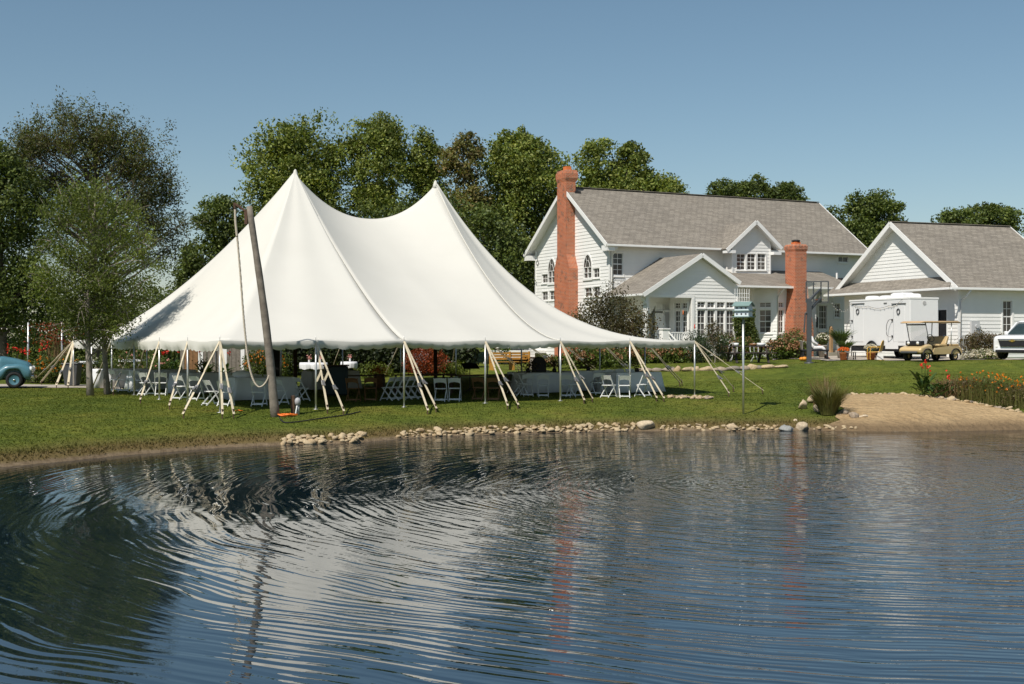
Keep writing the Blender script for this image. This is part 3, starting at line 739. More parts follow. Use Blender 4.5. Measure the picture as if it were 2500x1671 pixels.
def roof_plane(parent, pts, thick=0.10, name='roof'):
    """sloping slab: shingles on top, white boards below"""
    pts = [Vector(p) for p in pts]; nrm = (pts[1]-pts[0]).cross(pts[2]-pts[0]).normalized()
    if nrm.z < 0: pts = pts[::-1]; nrm = -nrm
    r_ = MB().prism(pts, nrm*thick).build(name, M_SHING, parent)
    MB().prism([p - nrm*0.004 for p in pts], -nrm*0.03).build('soffit', M_TRIM, r_)
    return r_
def gutter(parent, p, q, r=0.07):
    p = Vector(p); q = Vector(q); return MB().bar(p, q, 0.11, 0.12).build('gutter', M_TRIM, parent, bevel=0.015)
def spout(parent, pts): return MB().tube(pts, 0.045, 8).build('downspout', M_TRIM, parent, True)

# ---------------------------------------------------------------- farmhouse
HF = Frame(0.0784*74.0, 74.0, R(26.0), 1.9)
house = thing('farmhouse', 'two-storey white clapboard farmhouse with grey shingle roof and tall brick end chimney', 'house', (HF.o.x, HF.o.y, HF.zg), HF.ang)
A1, B1 = 19.2, HF.ona(1309, 700, 0)[0]; BC = B1/2
OV = 0.62
ze = HF.onb(1475, 599, -OV)[1]; zr = HF.onb(1405, 463, BC)[1]; sl = (zr-ze)/(BC+OV)
def zmain(b): return ze + (b+OV)*sl if b < BC else ze + (2*BC-b+OV)*sl
Zf = 0.0                                                        # foot of the boards
# left gable wall
gw = Wall(house, (0,0,0), (0,1,0), (-1,0,0))
def gb(x0, x1, y0, y1):
    b0, zt0 = HF.ona(x0, y0, 0); b1, _ = HF.ona(x1, y0, 0); _, zb0 = HF.ona(x0, y1, 0); return min(b0,b1), max(b0,b1), zb0, zt0
for r_ in ((1449,1464.5,656.5,679),(1324,1338.5,671,692),(1428,1445.5,703.5,725),(1449.5,1466,701,723),(1324,1338.5,713,734),(1342.5,1356,711,733)):
    gw.window(*gb(*r_), cols=2, rows=2, case=0.06)
for r_, ys in (((1427,1445,624,681),654), ((1340,1356,634,692),663)):
    b0, b1, z0, z1 = gb(*r_); gw.arch(b0, b1, z0, HF.ona(r_[0], ys, 0)[1], z1)
gw.build([(0,-.9),(B1,-.9),(B1,zmain(B1)-.02),(BC,zmain(BC)-.02),(0,zmain(0)-.02)], 0.205, zboard=-0.25)
MB().box(-.06,.02,-.03,B1+4.6,-1.2,-.26).build('brick_foundation', M_BRICK, house)
for b in (0, B1): MB().box(-.05,.03,b-.05,b+.09,-.25,zmain(b)-.06).build('corner_board', M_TRIM, house)
# a wall medallion
b_, z_ = HF.ona(1314, 642, 0); mb = MB(); pts = [Vector((-.06, b_+.16*math.cos(R(k*24)), z_+.16*math.sin(R(k*24)))) for k in range(16)]; mb.tube(pts, .02, 6)
mb.bar((-.06,b_,z_+.15),(-.06,b_,z_+.75),.02,.02); mb.build('hanging_wreath', M_STEEL, house, True)
# main front wall
fw = Wall(house, (0,0,0), (1,0,0), (0,-1,0))
def fwn(x0, x1, y0, y1, b=0.0):
    a0, zt0 = HF.onb(x0, y0, b); a1, _ = HF.onb(x1, y0, b); _, zb0 = HF.onb(x0, y1, b); return a0, a1, zb0, zt0
fw.window(*fwn(1496,1520.5,617.5,672), cols=2, rows=4, meet=2)
fw.window(*fwn(2046,2070,627,640), cols=2, rows=1)
fw.build([(0,-.3),(A1,-.3),(A1,zmain(0)-.02),(0,zmain(0)-.02)], 0.205, zboard=3.0)
MB().box(-.03,.10,-.05,.02,0,zmain(0)-.05).build('corner_board', M_TRIM, house)
MB().box(A1-.02,A1,0,B1,-.3,zmain(0)-.05).build('wall', M_SIDE, house); MB().box(0.02,A1,B1-.03,B1,-.3,zmain(B1)-.1).build('wall', M_SIDE, house)
MB().prism([(A1-.02,0,zmain(0)-.05),(A1-.02,B1,zmain(0)-.05),(A1-.02,BC,zmain(BC)-.03)], (.02,0,0)).build('wall', M_SIDE, house)
aL, aR = -.58, A1+.35
r1 = roof_plane(house, [(aL,-OV,ze),(aR,-OV,ze),(aR,BC,zr),(aL,BC,zr)]); r2 = roof_plane(house, [(aL,BC,zr),(aR,BC,zr),(aR,B1+OV,ze),(aL,B1+OV,ze)])
MB().bar((aL,BC,zr+.13),(aR,BC,zr+.13),.30,.04).build('ridge_cap', M_SHING, r1)
gutter(r1, (aL,-OV-.06,ze+.02), (aR,-OV-.06,ze+.02)); gutter(r2, (aL,B1+OV+.06,ze+.02), (aR,B1+OV+.06,ze+.02))
for (p, q) in (((aL-.02,-OV-.02,ze),(aL-.02,BC,zr+.01)), ((aL-.02,B1+OV+.02,ze),(aL-.02,BC,zr+.01)), ((aR+.02,-OV-.02,ze),(aR+.02,BC,zr+.01))):
    MB().bar(p, q, .04, .24).build('rake_board', M_TRIM, r1)
for b0, b1 in ((-OV,0),(B1,B1+OV)): MB().box(aL,.0,b0,b1,ze-.30,ze+.02).build('eave_return', M_TRIM, r1)
spout(house, [(.12,-OV,ze-.05),(.12,-OV+.05,ze-.2),(.10,-.08,ze-.55),(.10,-.08,0.1)])
# end chimney
def ring(a0, a1, b0, b1, z): return [(a0,b0,z),(a1,b0,z),(a1,b1,z),(a0,b1,z)]
cb = BC + 0.05; zs0 = HF.ona(1380, 656, -.6)[1]; zs1 = HF.ona(1380, 622, -.6)[1]; zc = HF.ona(1380, 415, -.6)[1]
lw, uw = 0.98, 0.60
MB().loft([ring(-.64,0.02,cb-lw,cb+lw,-.9), ring(-.64,.02,cb-lw,cb+lw,zs0), ring(-.64,.02,cb-uw,cb+uw,zs1), ring(-.64,.02,cb-uw,cb+uw,zc-.75)]).build('chimney', M_BRICK, house)
ch = MB().loft([ring(-.64,.05,cb-uw,cb+uw,zc-.749), ring(-.70,.16,cb-uw-.08,cb+uw+.08,zc-.50), ring(-.70,.16,cb-uw-.08,cb+uw+.08,zc-.22), ring(-.64,.10,cb-uw,cb+uw,zc)]).build('chimney_cap', M_BRICK, house)
MB().loft([ring(-.42,-.08,cb-.22,cb+.22,zc-.02), ring(-.42,-.08,cb-.22,cb+.22,zc+.26)]).build('flue', M_CAP, ch)
MB().box(-.05,.35,cb-uw-.1,cb+uw+.05,zmain(cb-uw)-.05,zmain(cb-uw)+.22).build('flashing', M_METAL, house)
# gabled porch at the front
pB = -4.0; pov = 0.42
pa, pz = HF.onb(1715, 623, pB-pov); pl, plz = HF.onb(1571, 714, pB-pov); pr, prz = HF.onb(1807, 696, pB-pov)
psl = ((pz-plz)/(pa-pl) + (pz-prz)/(pr-pa))/2; plz = pz-psl*(pa-pl); prz = pz-psl*(pr-pa)
def zp(a): return pz - psl*abs(a-pa)
pwl, pwr = pl+.40, HF.onb(1801, 700, pB)[0]
pw = Wall(house, (0,pB,0), (1,0,0), (0,-1,0))
oa0 = HF.onb(1584, 730, pB)[0]; oa1 = HF.onb(1688, 730, pB)[0]; oz = HF.onb(1640, 727, pB)[1]
pw.op.append((oa0, oa1, -.3, oz))
wx_ = [1702, 1721, 1726, 1744.5, 1749.5, 1768.5, 1772.5, 1791.5]
for i in range(4):
    a0 = HF.onb(wx_[2*i], 756, pB)[0]; a1 = HF.onb(wx_[2*i+1], 756, pB)[0]
    z0, z1, z2, z3 = HF.onb(1745, 822, pB)[1], HF.onb(1745, 758, pB)[1], HF.onb(1745, 752, pB)[1], HF.onb(1745, 738, pB)[1]
    pw.window(a0, a1, z0, z1, cols=2, rows=4, meet=2, case=.05); pw.window(a0, a1, z2, z3, cols=2, rows=2, case=.05)
pw.build([(pwl,-.3),(pwr,-.3),(pwr,zp(pwr)-.06),(pa,zp(pa)-.06),(pwl,zp(pwl)-.06)], 0.19, zboard=-.1)
for a0, a1 in ((pwl-.02, oa0), (oa1, oa1+.20)): MB().box(a0,a1,pB-.06,pB+.28,-.3,oz).build('porch_column', M_TRIM, house, bevel=.02)
MB().box(pwl-.02,oa1+.2,pB-.05,pB-.002,oz,oz+.16).build('porch_beam', M_TRIM, house)
MB().box(pwr-.09,pwr+.02,pB-.05,pB+.0,-.1,zp(pwr)-.1).build('corner_board', M_TRIM, house)
MB().box(pwr-.02,pwr,pB,0,-.3,zp(pwr)-.1).build('wall', M_SIDE, house)
bB = -1.7
bw = Wall(house, (0,bB,0), (1,0,0), (0,-1,0))
def bwn(x0, x1, y0, y1): return fwn(x0, x1, y0, y1, bB)
bw.window(*bwn(1604,1619,768,832), cols=2, rows=5, name='porch_door'); bw.window(*bwn(1621,1637,762,836), cols=1, rows=2, name='screen_door')
bw.window(*bwn(1602,1617,743,757), cols=2, rows=2, case=.04); bw.window(*bwn(1622,1638,743,757), cols=2, rows=2, case=.04)
sw_ = Wall(house, (oa1,0,0), (0,1,0), (-1,0,0))
for x0, x1 in ((1648,1661.5),(1666,1678.5)):
    for y0, y1, rw in ((759,812,4),(740,754,2)):
        b0, zt0 = HF.ona(x0, y0, oa1); b1, _ = HF.ona(x1, y0, oa1); _, zb0 = HF.ona(x0, y1, oa1); sw_.window(min(b0,b1), max(b0,b1), zb0, zt0, cols=2, rows=rw, meet=2, case=.05)
sw_.build([(pB+.02,-.3),(bB,-.3),(bB,oz+.2),(pB+.02,oz+.2)], boards=False)
bw.build([(pwl,-.3),(oa1,-.3),(oa1,oz+.3),(pwl,oz+.3)], boards=False)
MB().box(pwl,oa1,pB,bB,oz+.16,oz+.2).build('porch_ceiling', M_TRIM, house)
MB().box(pwl,oa1,pB-.1,bB,-.3,.42).build('porch_floor', M_WHITE, house)
# porch rail: posts, rail and balusters
ra0, ra1 = HF.onb(1632, 812, pB)[0], oa1; rz0 = HF.onb(1640, 811, pB)[1]
rail = MB().box(ra0,ra1,pB-.04,pB+.04,rz0-.06,rz0).build('railing', M_TRIM, house); MB().box(ra0,ra1,pB-.03,pB+.03,.50,.55).build('lower_rail', M_TRIM, rail)
k = 0; a = ra0+.1
while a < ra1-.05: MB().lathe([(.03,.55),(.022,.62),(.04,.75),(.025,rz0-.15),(.03,rz0-.06)], 8, (a,pB,0)).build('baluster', M_TRIM, rail, True); a += 0.165
na0, na1 = HF.onb(1613, 812, pB)[0], HF.onb(1630, 812, pB)[0]; MB().box(na0,na1,pB-.22,pB+.18,.3,rz0+.12).box(na0-.04,na1+.04,pB-.26,pB+.22,rz0+.12,rz0+.2).build('newel_post', M_TRIM, house, bevel=.02)
MB().bar((na1-.05,pB-.2,rz0-.02),(na1+.55,pB-1.0,.25),.07,.07).bar((na1-.05,pB-.2,rz0-.3),(na1+.45,pB-.95,.05),.05,.05).build('stair_rail', M_TRIM, house)
# porch roof
pbk = (pz-ze)/sl-OV if False else 0.0
q1 = roof_plane(house, [(pl,pB-pov,plz),(pa,pB-pov,pz),(pa,.0,pz),(pl,.0,plz)]); q2 = roof_plane(house, [(pr,pB-pov,prz),(pa,pB-pov,pz),(pa,.0,pz),(pr,.0,prz)])
for p, q in (((pl-.02,pB-pov-.02,plz-.01),(pa,pB-pov-.02,pz+.0)),((pr+.02,pB-pov-.02,prz-.01),(pa,pB-pov-.02,pz+.0))): MB().bar(p, q, .04, .24).build('rake_board', M_TRIM, q1)
gutter(q1, (pl-.05,pB-pov,plz+.02), (pl-.05,0,plz+.02)); spout(house, [(pl,pB-.25,plz-.02),(pl+.08,pB-.12,plz-.25),(pwl+.05,pB-.1,plz-.5),(pwl+.05,pB-.1,.1)])
# low roof over the bay, hearth chimney and entry
eb = -3.75; lz0 = HF.onb(1870, 702, eb)[1]; lz1 = HF.onb(1850, 663, 0)[1]; le = HF.onb(2080, 700, -3)[0]
q3 = roof_plane(house, [(pwr-.1,eb,lz0),(le,eb,lz0),(le,.0,lz1),(pwr-.1,.0,lz1)], .09); gutter(q3, (pr-.05,eb-.06,lz0+.02), (le,eb-.06,lz0+.02))
a1_ = HF.onb(1841, 760, -2.2)[0]; g_ = 0.98
w1 = Wall(house, (pwr,-2.2,0), (1,0,0), (0,-1,0)); w1.build([(0,-.3),(a1_-pwr,-.3),(a1_-pwr,lz0+.25),(0,lz0+.25)], 0.19, zboard=-.1)
w2 = Wall(house, (a1_,-2.2,0), (1,-1,0), (-1,-1,0)); L2 = g_*math.sqrt(2)
zz = lambda y: HF.onb(1870, y, -2.7)[1]
w2.window(.32,1.02,zz(813),zz(757), cols=2, rows=4, meet=2, case=.07); w2.window(.32,1.02,zz(751),zz(739), cols=2, rows=2, case=.06)
w2.build([(0,-.3),(L2,-.3),(L2,lz0+.1),(0,lz0+.1)], 0.19, zboard=-.1)
a2_ = a1_+g_; b2_ = -2.2-g_
w3 = Wall(house, (a2_,b2_,0), (1,0,0), (0,-1,0)); w3.window(.08,.46,zz(813),zz(757), cols=2, rows=4, meet=2, case=.06); w3.window(.08,.46,zz(751),zz(739), cols=2, rows=2, case=.05)
a3_ = HF.onb(1992, 760, b2_)[0]; w3.build([(0,-.3),(a3_-a2_,-.3),(a3_-a2_,lz0+.02),(0,lz0+.02)], 0.19, zboard=-.1)
spout(house, [(a2_+.1,eb+.02,lz0-.05),(a2_+.02,b2_-.25,lz0-.35),(a2_-.0,b2_-.06,lz0-.55),(a2_,b2_-.06,.1)])
# hearth chimney
cF, cK = b2_-.86, b2_+.1
x0u, _ = HF.onb(1942, 650, cF); x1u, _ = HF.onb(1969, 650, cF); x0l, _ = HF.onb(1938, 800, cF); x1l, _ = HF.onb(1986, 800, cF)
zsh0 = HF.onb(1950, 800, cF)[1]; zsh1 = HF.onb(1950, 712, cF)[1]; zct = HF.onb(1950, 596, cF)[1]
MB().loft([ring(x0l,x1l,cF,cK,-.3), ring(x0l,x1l,cF,cK,zsh0), ring(x0u+.02,x1u+.12,cF,cK,zsh1), ring(x0u,x1u,cF,cK,zsh1+.5), ring(x0u,x1u,cF,cK,zct-.45)]).build('chimney', M_BRICK, house)
ch = MB().loft([ring(x0u,x1u,cF,cK,zct-.449), ring(x0u-.05,x1u+.05,cF-.05,cK+.05,zct-.3), ring(x0u-.05,x1u+.05,cF-.05,cK+.05,zct-.12), ring(x0u+.03,x1u-.03,cF+.03,cK-.03,zct)]).build('chimney_cap', M_BRICK, house)
cxm = (x0u+x1u)/2; cym = (cF+cK)/2
MB().loft([ring(cxm-.2,cxm+.2,cym-.2,cym+.2,zct-.02), ring(cxm-.2,cxm+.2,cym-.2,cym+.2,zct+.14)]).build('flue', M_CAP, ch)
MB().lathe([(.2,zct+.14),(.26,zct+.2),(.26,zct+.26),(.05,zct+.30)], 10, (cxm,cym,0)).build('chimney_hood', M_METAL, ch)
# entry wall beyond the chimney, stained door, side light, steps
eB = -1.9; ew = Wall(house, (a3_,eB,0), (1,0,0), (0,-1,0))
def ewn(x0, x1, y0, y1):
    a0, a1, z0, z1 = fwn(x0, x1, y0, y1, eB); return a0-a3_, a1-a3_, z0, z1
d = ewn(1999, 2018, 746, 842); ew.window(d[0], d[1], d[2]+.9, d[3], cols=3, rows=4, case=.1, name='entry_door'); 
dd = ew.bx(MB(), d[0], d[1], d[2], d[2]+.82, .0, .03).build('door_panel', M_DOORB, house)
ew.op.append((d[0], d[1], d[2]-.2, d[2]+.9))
ew.window(*ewn(2037,2050,742,775), cols=2, rows=4, meet=2)
eR = HF.onb(2085, 760, eB)[0]-a3_
ew.build([(0,-.3),(eR,-.3),(eR,lz0+.4),(0,lz0+.4)], 0.19, zboard=-.1)
w = ewn(1990, 1997, 775, 800); ew.bx(MB(), w[0], w[1], w[2], w[3], .01, .04).build('mail_slot', M_BLACK, house)
st = ewn(1995, 2040, 850, 856); ap = a3_+st[0]
for k_ in range(2): MB().box(ap,ap+1.6,eB-1.1+k_*.35,eB,-.1,.12+.14*k_).build('step', M_CONC, house)
p0 = HF.onb(2028, 850, eB-.9)[0]; MB().box(p0-.1,p0+.12,eB-1.0,eB-.85,-.1,HF.onb(2028,803,eB-.9)[1]).ball((p0+.0,eB-.92,HF.onb(2028,803,eB-.9)[1]+.06),.11).build('newel_post', pm('pine_post', (.44,.27,.14), .7, .12, 5), house, bevel=.02)
# dormer gable on the upper floor
dB = -.9; da, dz = HF.onb(1847, 542, dB-.4); dl, dlz = HF.onb(1775, 609, dB-.4); dr, drz = HF.onb(1908, 609, dB-.4)
dsl = ((dz-dlz)/(da-dl)+(dz-drz)/(dr-da))/2; dwl = HF.onb(1787, 640, dB)[0]; dwr = HF.onb(1880, 640, dB)[0]
zd = lambda a: dz - dsl*abs(a-da)
dw = Wall(house, (0,dB,0), (1,0,0), (0,-1,0))
for x0, x1 in ((1798,1819),(1823.5,1844),(1848.5,1869)): dw.window(*fwn(x0,x1,620,659,dB), cols=2, rows=4, meet=2, case=.05)
dw.build([(dwl,lz1-.6),(dwr,lz1-.6),(dwr,zd(dwr)-.05),(da,zd(da)-.05),(dwl,zd(dwl)-.05)], 0.2)
for a in (dwl, dwr-.02): MB().box(a,a+.02,dB,.0,lz1-.5,zd(dwl)-.06).build('wall', M_SIDE, house)
for a in (dwl-.03, dwr-.07): MB().box(a,a+.10,dB-.05,dB+.02,lz1-.5,zd(dwl)-.06).build('corner_board', M_TRIM, house)
bk = (dz-ze)/sl-OV
dlz = zd(dl); drz = zd(dr)
q4 = roof_plane(house, [(dl,dB-.4,dlz),(da,dB-.4,dz),(da,bk,dz),(dl,(dlz-ze)/sl-OV,dlz)]); q5 = roof_plane(house, [(dr,dB-.4,drz),(da,dB-.4,dz),(da,bk,dz),(dr,(drz-ze)/sl-OV,drz)])
for p, q in (((dl-.02,dB-.42,dlz-.01),(da,dB-.42,dz)),((dr+.02,dB-.42,drz-.01),(da,dB-.42,dz))): MB().bar(p, q, .04, .22).build('rake_board', M_TRIM, q4)
for a0, a1 in ((dl, dwl),(dwr, dr)): MB().box(a0,a1,dB-.4,dB+.05,zd(dl)-.16,zd(dl)+.02).build('eave_return', M_TRIM, q4)
# roof vents
for x, y, r_, h_ in ((2043,656,.06,.45),(2052,669,.16,.14)):
    bq = -1.6; a_, z_ = HF.onb(x, y, bq); zq = lz0 + (lz1-lz0)*(bq-eb)/(-eb); MB().lathe([(r_,zq-.1),(r_,zq+h_)], 10, (a_,bq,0)).build('roof_vent', M_TRIM if r_ < .1 else M_METAL, house)
# rear wing and side deck left of the gable
wz = HF.ona(1300, 732, .4)[1]; wr = wz+1.1
wg = Wall(house, (.3,B1,0), (0,1,0), (-1,0,0)); wg.build([(0,-.9),(4.5,-.9),(4.5,wz),(0,wz)], .205, zboard=-.25)
roof_plane(house, [(-.1,B1-.3,wz),(-.1,B1+5,wz),(2.6,B1+5,wr),(2.6,B1-.0,wr)]); roof_plane(house, [(5.6,B1-.0,wz),(5.6,B1+5,wz),(2.6,B1+5,wr),(2.6,B1-.0,wr)])
gutter(house, (-.15,B1-.3,wz+.02), (-.15,B1+5,wz+.02))
dk = MB().box(-1.9,-.1,B1-1.5,B1+3.2,.05,.20).build('deck', M_WHITE, house)
for z in (.35, 1.05): MB().box(-1.92,-1.84,B1-1.5,B1+3.2,z,z+.07).build('deck_rail', M_TRIM, dk)
for i in range(26): MB().box(-1.9,-1.86,B1-1.45+i*.18,B1-1.41+i*.18,.42,1.05).build('baluster', M_TRIM, dk)
for i in range(4): MB().box(-1.8,-.5,B1+3.2+i*.3,B1+3.52+i*.3,-.9,.05-.22*i).build('deck_step', M_WHITE, dk)
MB().box(-1.9,-1.86,B1-1.5,B1+3.2,-.3,.05).build('deck_skirt', M_WHITE, dk)

# ---------------------------------------------------------------- garage
GF = Frame(0.3574*64.0, 64.0, R(20.0), 1.88)
gar = thing('garage', 'white clapboard garage wing with steep grey roof and pent eave beside the driveway', 'garage', (GF.o.x, GF.o.y, GF.zg), GF.ang)
gB = GF.ona(2062, 700, 0)[0]; gC = gB/2; gA = 7.2; go = .5
gze = GF.onb(2345, 706, -go)[1]; gzr = GF.ona(2180, 546, -.5)[1]; gsl = (gzr-gze)/(gC+go)
def zgar(b): return gze + (b+go)*gsl if b < gC else gze + (gB-b+go)*gsl
g1 = Wall(gar, (0,0,0), (0,1,0), (-1,0,0))
d0, zt0 = GF.ona(2312, 757, 0); d1, _ = GF.ona(2291.5, 757, 0); g1.op.append((d0, d1, -.2, zt0))
g1.bx(MB(), d0, d1, -.1, zt0, -.06, -.04).build('side_door', M_BLACK, gar)
for a, b, c, d in ((d0-.1,d0,-.1,zt0+.1),(d1,d1+.1,-.1,zt0+.1),(d0,d1,zt0,zt0+.1)): g1.trim('door_casing', a, b, c, d)
g1.build([(0,-.2),(gB,-.2),(gB,zgar(gB)-.02),(gC,zgar(gC)-.02),(0,zgar(0)-.02)], .19, zboard=0.0)
g2 = Wall(gar, (0,0,0), (1,0,0), (0,-1,0))
def gwn(x0, x1, y0, y1):
    a0, zt0 = GF.onb(x0, y0, 0); a1, _ = GF.onb(x1, y0, 0); return a0, a1, GF.onb(x0, y1, 0)[1], zt0
g2.window(*gwn(2447.5,2470,735,812), cols=2, rows=4, meet=2, case=.1); g2.build([(0,-.2),(gA,-.2),(gA,zgar(0)-.02),(0,zgar(0)-.02)], .19, zboard=0.0)
MB().box(-.05,.10,-.05,-.0,0,zgar(0)-.05).build('corner_board', M_TRIM, gar)
for a0, b0, b1 in ((gA-.02,0,gB),): MB().box(a0,a0+.02,b0,b1,-.2,zgar(0)-.05).prism([(a0,0,zgar(0)-.06),(a0,gB,zgar(0)-.06),(a0,gC,zgar(gC)-.03)], (.02,0,0)).build('wall', M_SIDE, gar)
MB().box(.02,gA,gB-.03,gB,-.2,zgar(gB)-.1).build('wall', M_SIDE, gar)
q1 = roof_plane(gar, [(-.5,-go,gze),(gA+.4,-go,gze),(gA+.4,gC,gzr),(-.5,gC,gzr)]); q2 = roof_plane(gar, [(-.5,gB+go,gze),(gA+.4,gB+go,gze),(gA+.4,gC,gzr),(-.5,gC,gzr)])
MB().bar((-.5,gC,gzr+.12),(gA+.4,gC,gzr+.12),.3,.04).build('ridge_cap', M_SHING, q1)
gutter(q1, (-.95,-go-.06,gze+.02), (gA+.4,-go-.06,gze+.02))
for p, q in (((-.52,-go,gze),(-.52,gC,gzr)),((-.52,gB+go,gze),(-.52,gC,gzr)),((gA+.42,-go,gze),(gA+.42,gC,gzr))): MB().bar(p, q, .04, .26).build('rake_board', M_TRIM, q1)
pzt = GF.ona(2190, 687, 0)[1]; q3 = roof_plane(gar, [(-.95,-go,gze),(-.95,gB+.6,gze),(.0,gB+.6,pzt),(.0,(pzt-gze)/gsl-go+.03,pzt)], .08, 'pent_roof'); gutter(q3, (-1.0,-go,gze+.02), (-1.0,gB+.6,gze+.02))
spout(gar, [(.35,-go-.05,gze-.05),(.25,-.3,gze-.35),(.08,-.08,gze-.6),(.08,-.08,.1)])
bx0, bz1 = GF.onb(2367, 785, 0); bx1, bz0 = GF.onb(2387, 822, 0)
mb = MB().box(bx0,bx1,-.16,-.03,bz0-.3,bz1); mb.lathe([(.10,-.24),(.10,-.16)], 12, ((bx0+bx1)/2+.05,0,bz1-.25), 'y'); mb.build('meter_box', pm('grey_box', (.5,.5,.5), .5, .05, 5), gar)
# ---------------------------------------------------------------- foliage
M_BARK = pm('grey_bark', (0.135,0.11,0.085), 0.9, 0.3, 4, 0.8, 18, 0.1)
M_BARKL = pm('pale_bark', (0.24,0.21,0.175), 0.9, 0.3, 5, 0.7, 16, 0.1, dirt=(0.11,0.095,0.075))
G_POP = leafmat('poplar_leaves', [(0.097,0.145,0.030),(0.150,0.206,0.041),(0.212,0.260,0.058),(0.326,0.352,0.097)])
G_POPB = leafmat('browning_leaves', [(0.124,0.135,0.040),(0.168,0.191,0.056),(0.236,0.214,0.079),(0.269,0.191,0.090)])
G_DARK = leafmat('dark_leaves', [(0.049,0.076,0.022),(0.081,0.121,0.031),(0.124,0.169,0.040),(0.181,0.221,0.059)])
G_LOC = leafmat('locust_leaves', [(0.094,0.098,0.026),(0.142,0.155,0.038),(0.166,0.142,0.049),(0.133,0.075,0.042),(0.189,0.198,0.056)])
G_OLIVE = leafmat('olive_leaves', [(0.083,0.118,0.025),(0.119,0.167,0.036),(0.157,0.204,0.049),(0.200,0.239,0.069)], 0.4)
G_BOX = leafmat('boxwood_leaves', [(0.028,0.048,0.020),(0.045,0.073,0.028),(0.070,0.105,0.039)], .15)
G_HYD = leafmat('hydrangea_leaves', [(0.050,0.083,0.015),(0.094,0.143,0.024),(0.132,0.176,0.033)], .3)
G_BRON = leafmat('bronze_leaves', [(0.086,0.065,0.032),(0.112,0.100,0.036),(0.154,0.126,0.050),(0.100,0.054,0.036)], .2)
G_BLOOM = leafmat('faded_hydrangea_blooms', [(0.240,0.115,0.055),(0.340,0.180,0.095),(0.400,0.240,0.140)], .15)
G_MAPLE = leafmat('red_maple_leaves', [(0.200,0.035,0.012),(0.300,0.055,0.015),(0.160,0.060,0.015)], .3)
G_ORFL = leafmat('orange_flowers', [(0.74,0.20,0.008),(0.80,0.30,0.012)], .1)
G_REDFL = leafmat('red_flowers', [(0.650,0.015,0.010),(0.800,0.040,0.020)], .1)
G_WHFL = leafmat('white_flowers', [(0.620,0.580,0.480),(0.750,0.720,0.640)], .1)
G_PINK = leafmat('pink_flowers', [(0.750,0.300,0.300),(0.800,0.450,0.420)], .1)
G_MUM = leafmat('orange_mum', [(0.720,0.130,0.020),(0.800,0.200,0.030)], .1)
G_TAN = leafmat('dry_stalks', [(0.220,0.140,0.070),(0.300,0.200,0.100),(0.160,0.100,0.050)], .1)
G_REED = leafmat('reed_blades', [(0.110,0.120,0.030),(0.160,0.170,0.050),(0.200,0.180,0.070)], .25)
G_FERN = leafmat('fern_fronds', [(0.060,0.100,0.020),(0.090,0.150,0.030)], .3)
G_IVY = leafmat('ivy_leaves', [(0.046,0.072,0.013),(0.078,0.111,0.018),(0.117,0.143,0.026)], .2)
G_LIME = leafmat('lime_leaves', [(0.100,0.140,0.020),(0.150,0.190,0.030)], .3)
G_CANNA = leafmat('canna_leaves', [(0.035,0.075,0.016),(0.055,0.110,0.022)], .25)

G_LOC = leafmat('locust_foliage', [(0.069,0.092,0.022),(0.097,0.130,0.030),(0.110,0.113,0.038),(0.078,0.067,0.030),(0.120,0.146,0.042)])
G_SHADE = leafmat('shade_painted_leaves', [(.016,.026,.009),(.026,.040,.012),(.040,.056,.016)], .15)  # thicket leaves behind the tent, tree shade put into their darker colour
G_SERV = leafmat('serviceberry_leaves', [(.075,.062,.026),(.095,.090,.032),(.120,.110,.040),(.080,.048,.028)], .25)
def leaf_quads(P, size, rng, up=0.5, aspect=0.55, out=None):
    n = len(P); nr = rng.normal(size=(n,3)); nr[:,2] += up
    if out is not None: nr += out*0.7
    nr /= np.linalg.norm(nr, axis=1, keepdims=True)+1e-9
    tg = rng.normal(size=(n,3)); tg -= nr*np.sum(tg*nr, 1, keepdims=True); tg /= np.linalg.norm(tg, axis=1, keepdims=True)+1e-9
    bt = np.cross(nr, tg); s = (size*rng.uniform(0.6, 1.35, n))[:,None]
    return np.stack([P-tg*s*.5, P+bt*s*aspect*.5+nr*s*.06, P+tg*s*.5, P-bt*s*aspect*.5+nr*s*.06], 1)
def leaf_obj(name, P, size, mat, parent, seed=1, up=0.5, aspect=0.55, out=None):
    rng = np.random.default_rng(seed); o = link(name, quick_mesh(name, leaf_quads(np.asarray(P), size, rng, up, aspect, out), 4), mat, parent); return o

def clump_points(blobs, n, rng, rc=0.16, fill=0.55):
    """leaf positions gathered in clumps near the skin of several ellipsoids"""
    vol = np.array([(b[3]*b[4]*b[5])**(2/3) for b in blobs]); vol /= vol.sum(); pts = []; cl = []
    for b, w in zip(blobs, vol):
        nc = max(8, int(90*w*len(blobs)**0.7)); c0 = np.array(b[:3]); rad = np.array(b[3:6])
        d = rng.normal(size=(nc,3)); d /= np.linalg.norm(d, axis=1, keepdims=True); rr = rng.uniform(fill, 1.0, nc)**0.6*np.where(rng.uniform(0,1,nc) < .2, rng.uniform(1.02,1.13,nc), 1.0)
        cc = c0 + d*rad*rr[:,None]; cl.append(cc)
        k = max(4, int(n*w/nc)); r_ = rad.mean()*rc*rng.uniform(.6,1.5,nc)+0.05
        off = rng.normal(size=(nc,k,3)); off /= np.linalg.norm(off, axis=2, keepdims=True)+1e-9; off *= (rng.uniform(0.15,1,(nc,k))**0.45*1.9)[:,:,None]
        off[:,:,2] *= 0.7
        pts.append((cc[:,None,:] + off*r_[:,None,None]).reshape(-1,3))
    return np.concatenate(pts), np.concatenate(cl)

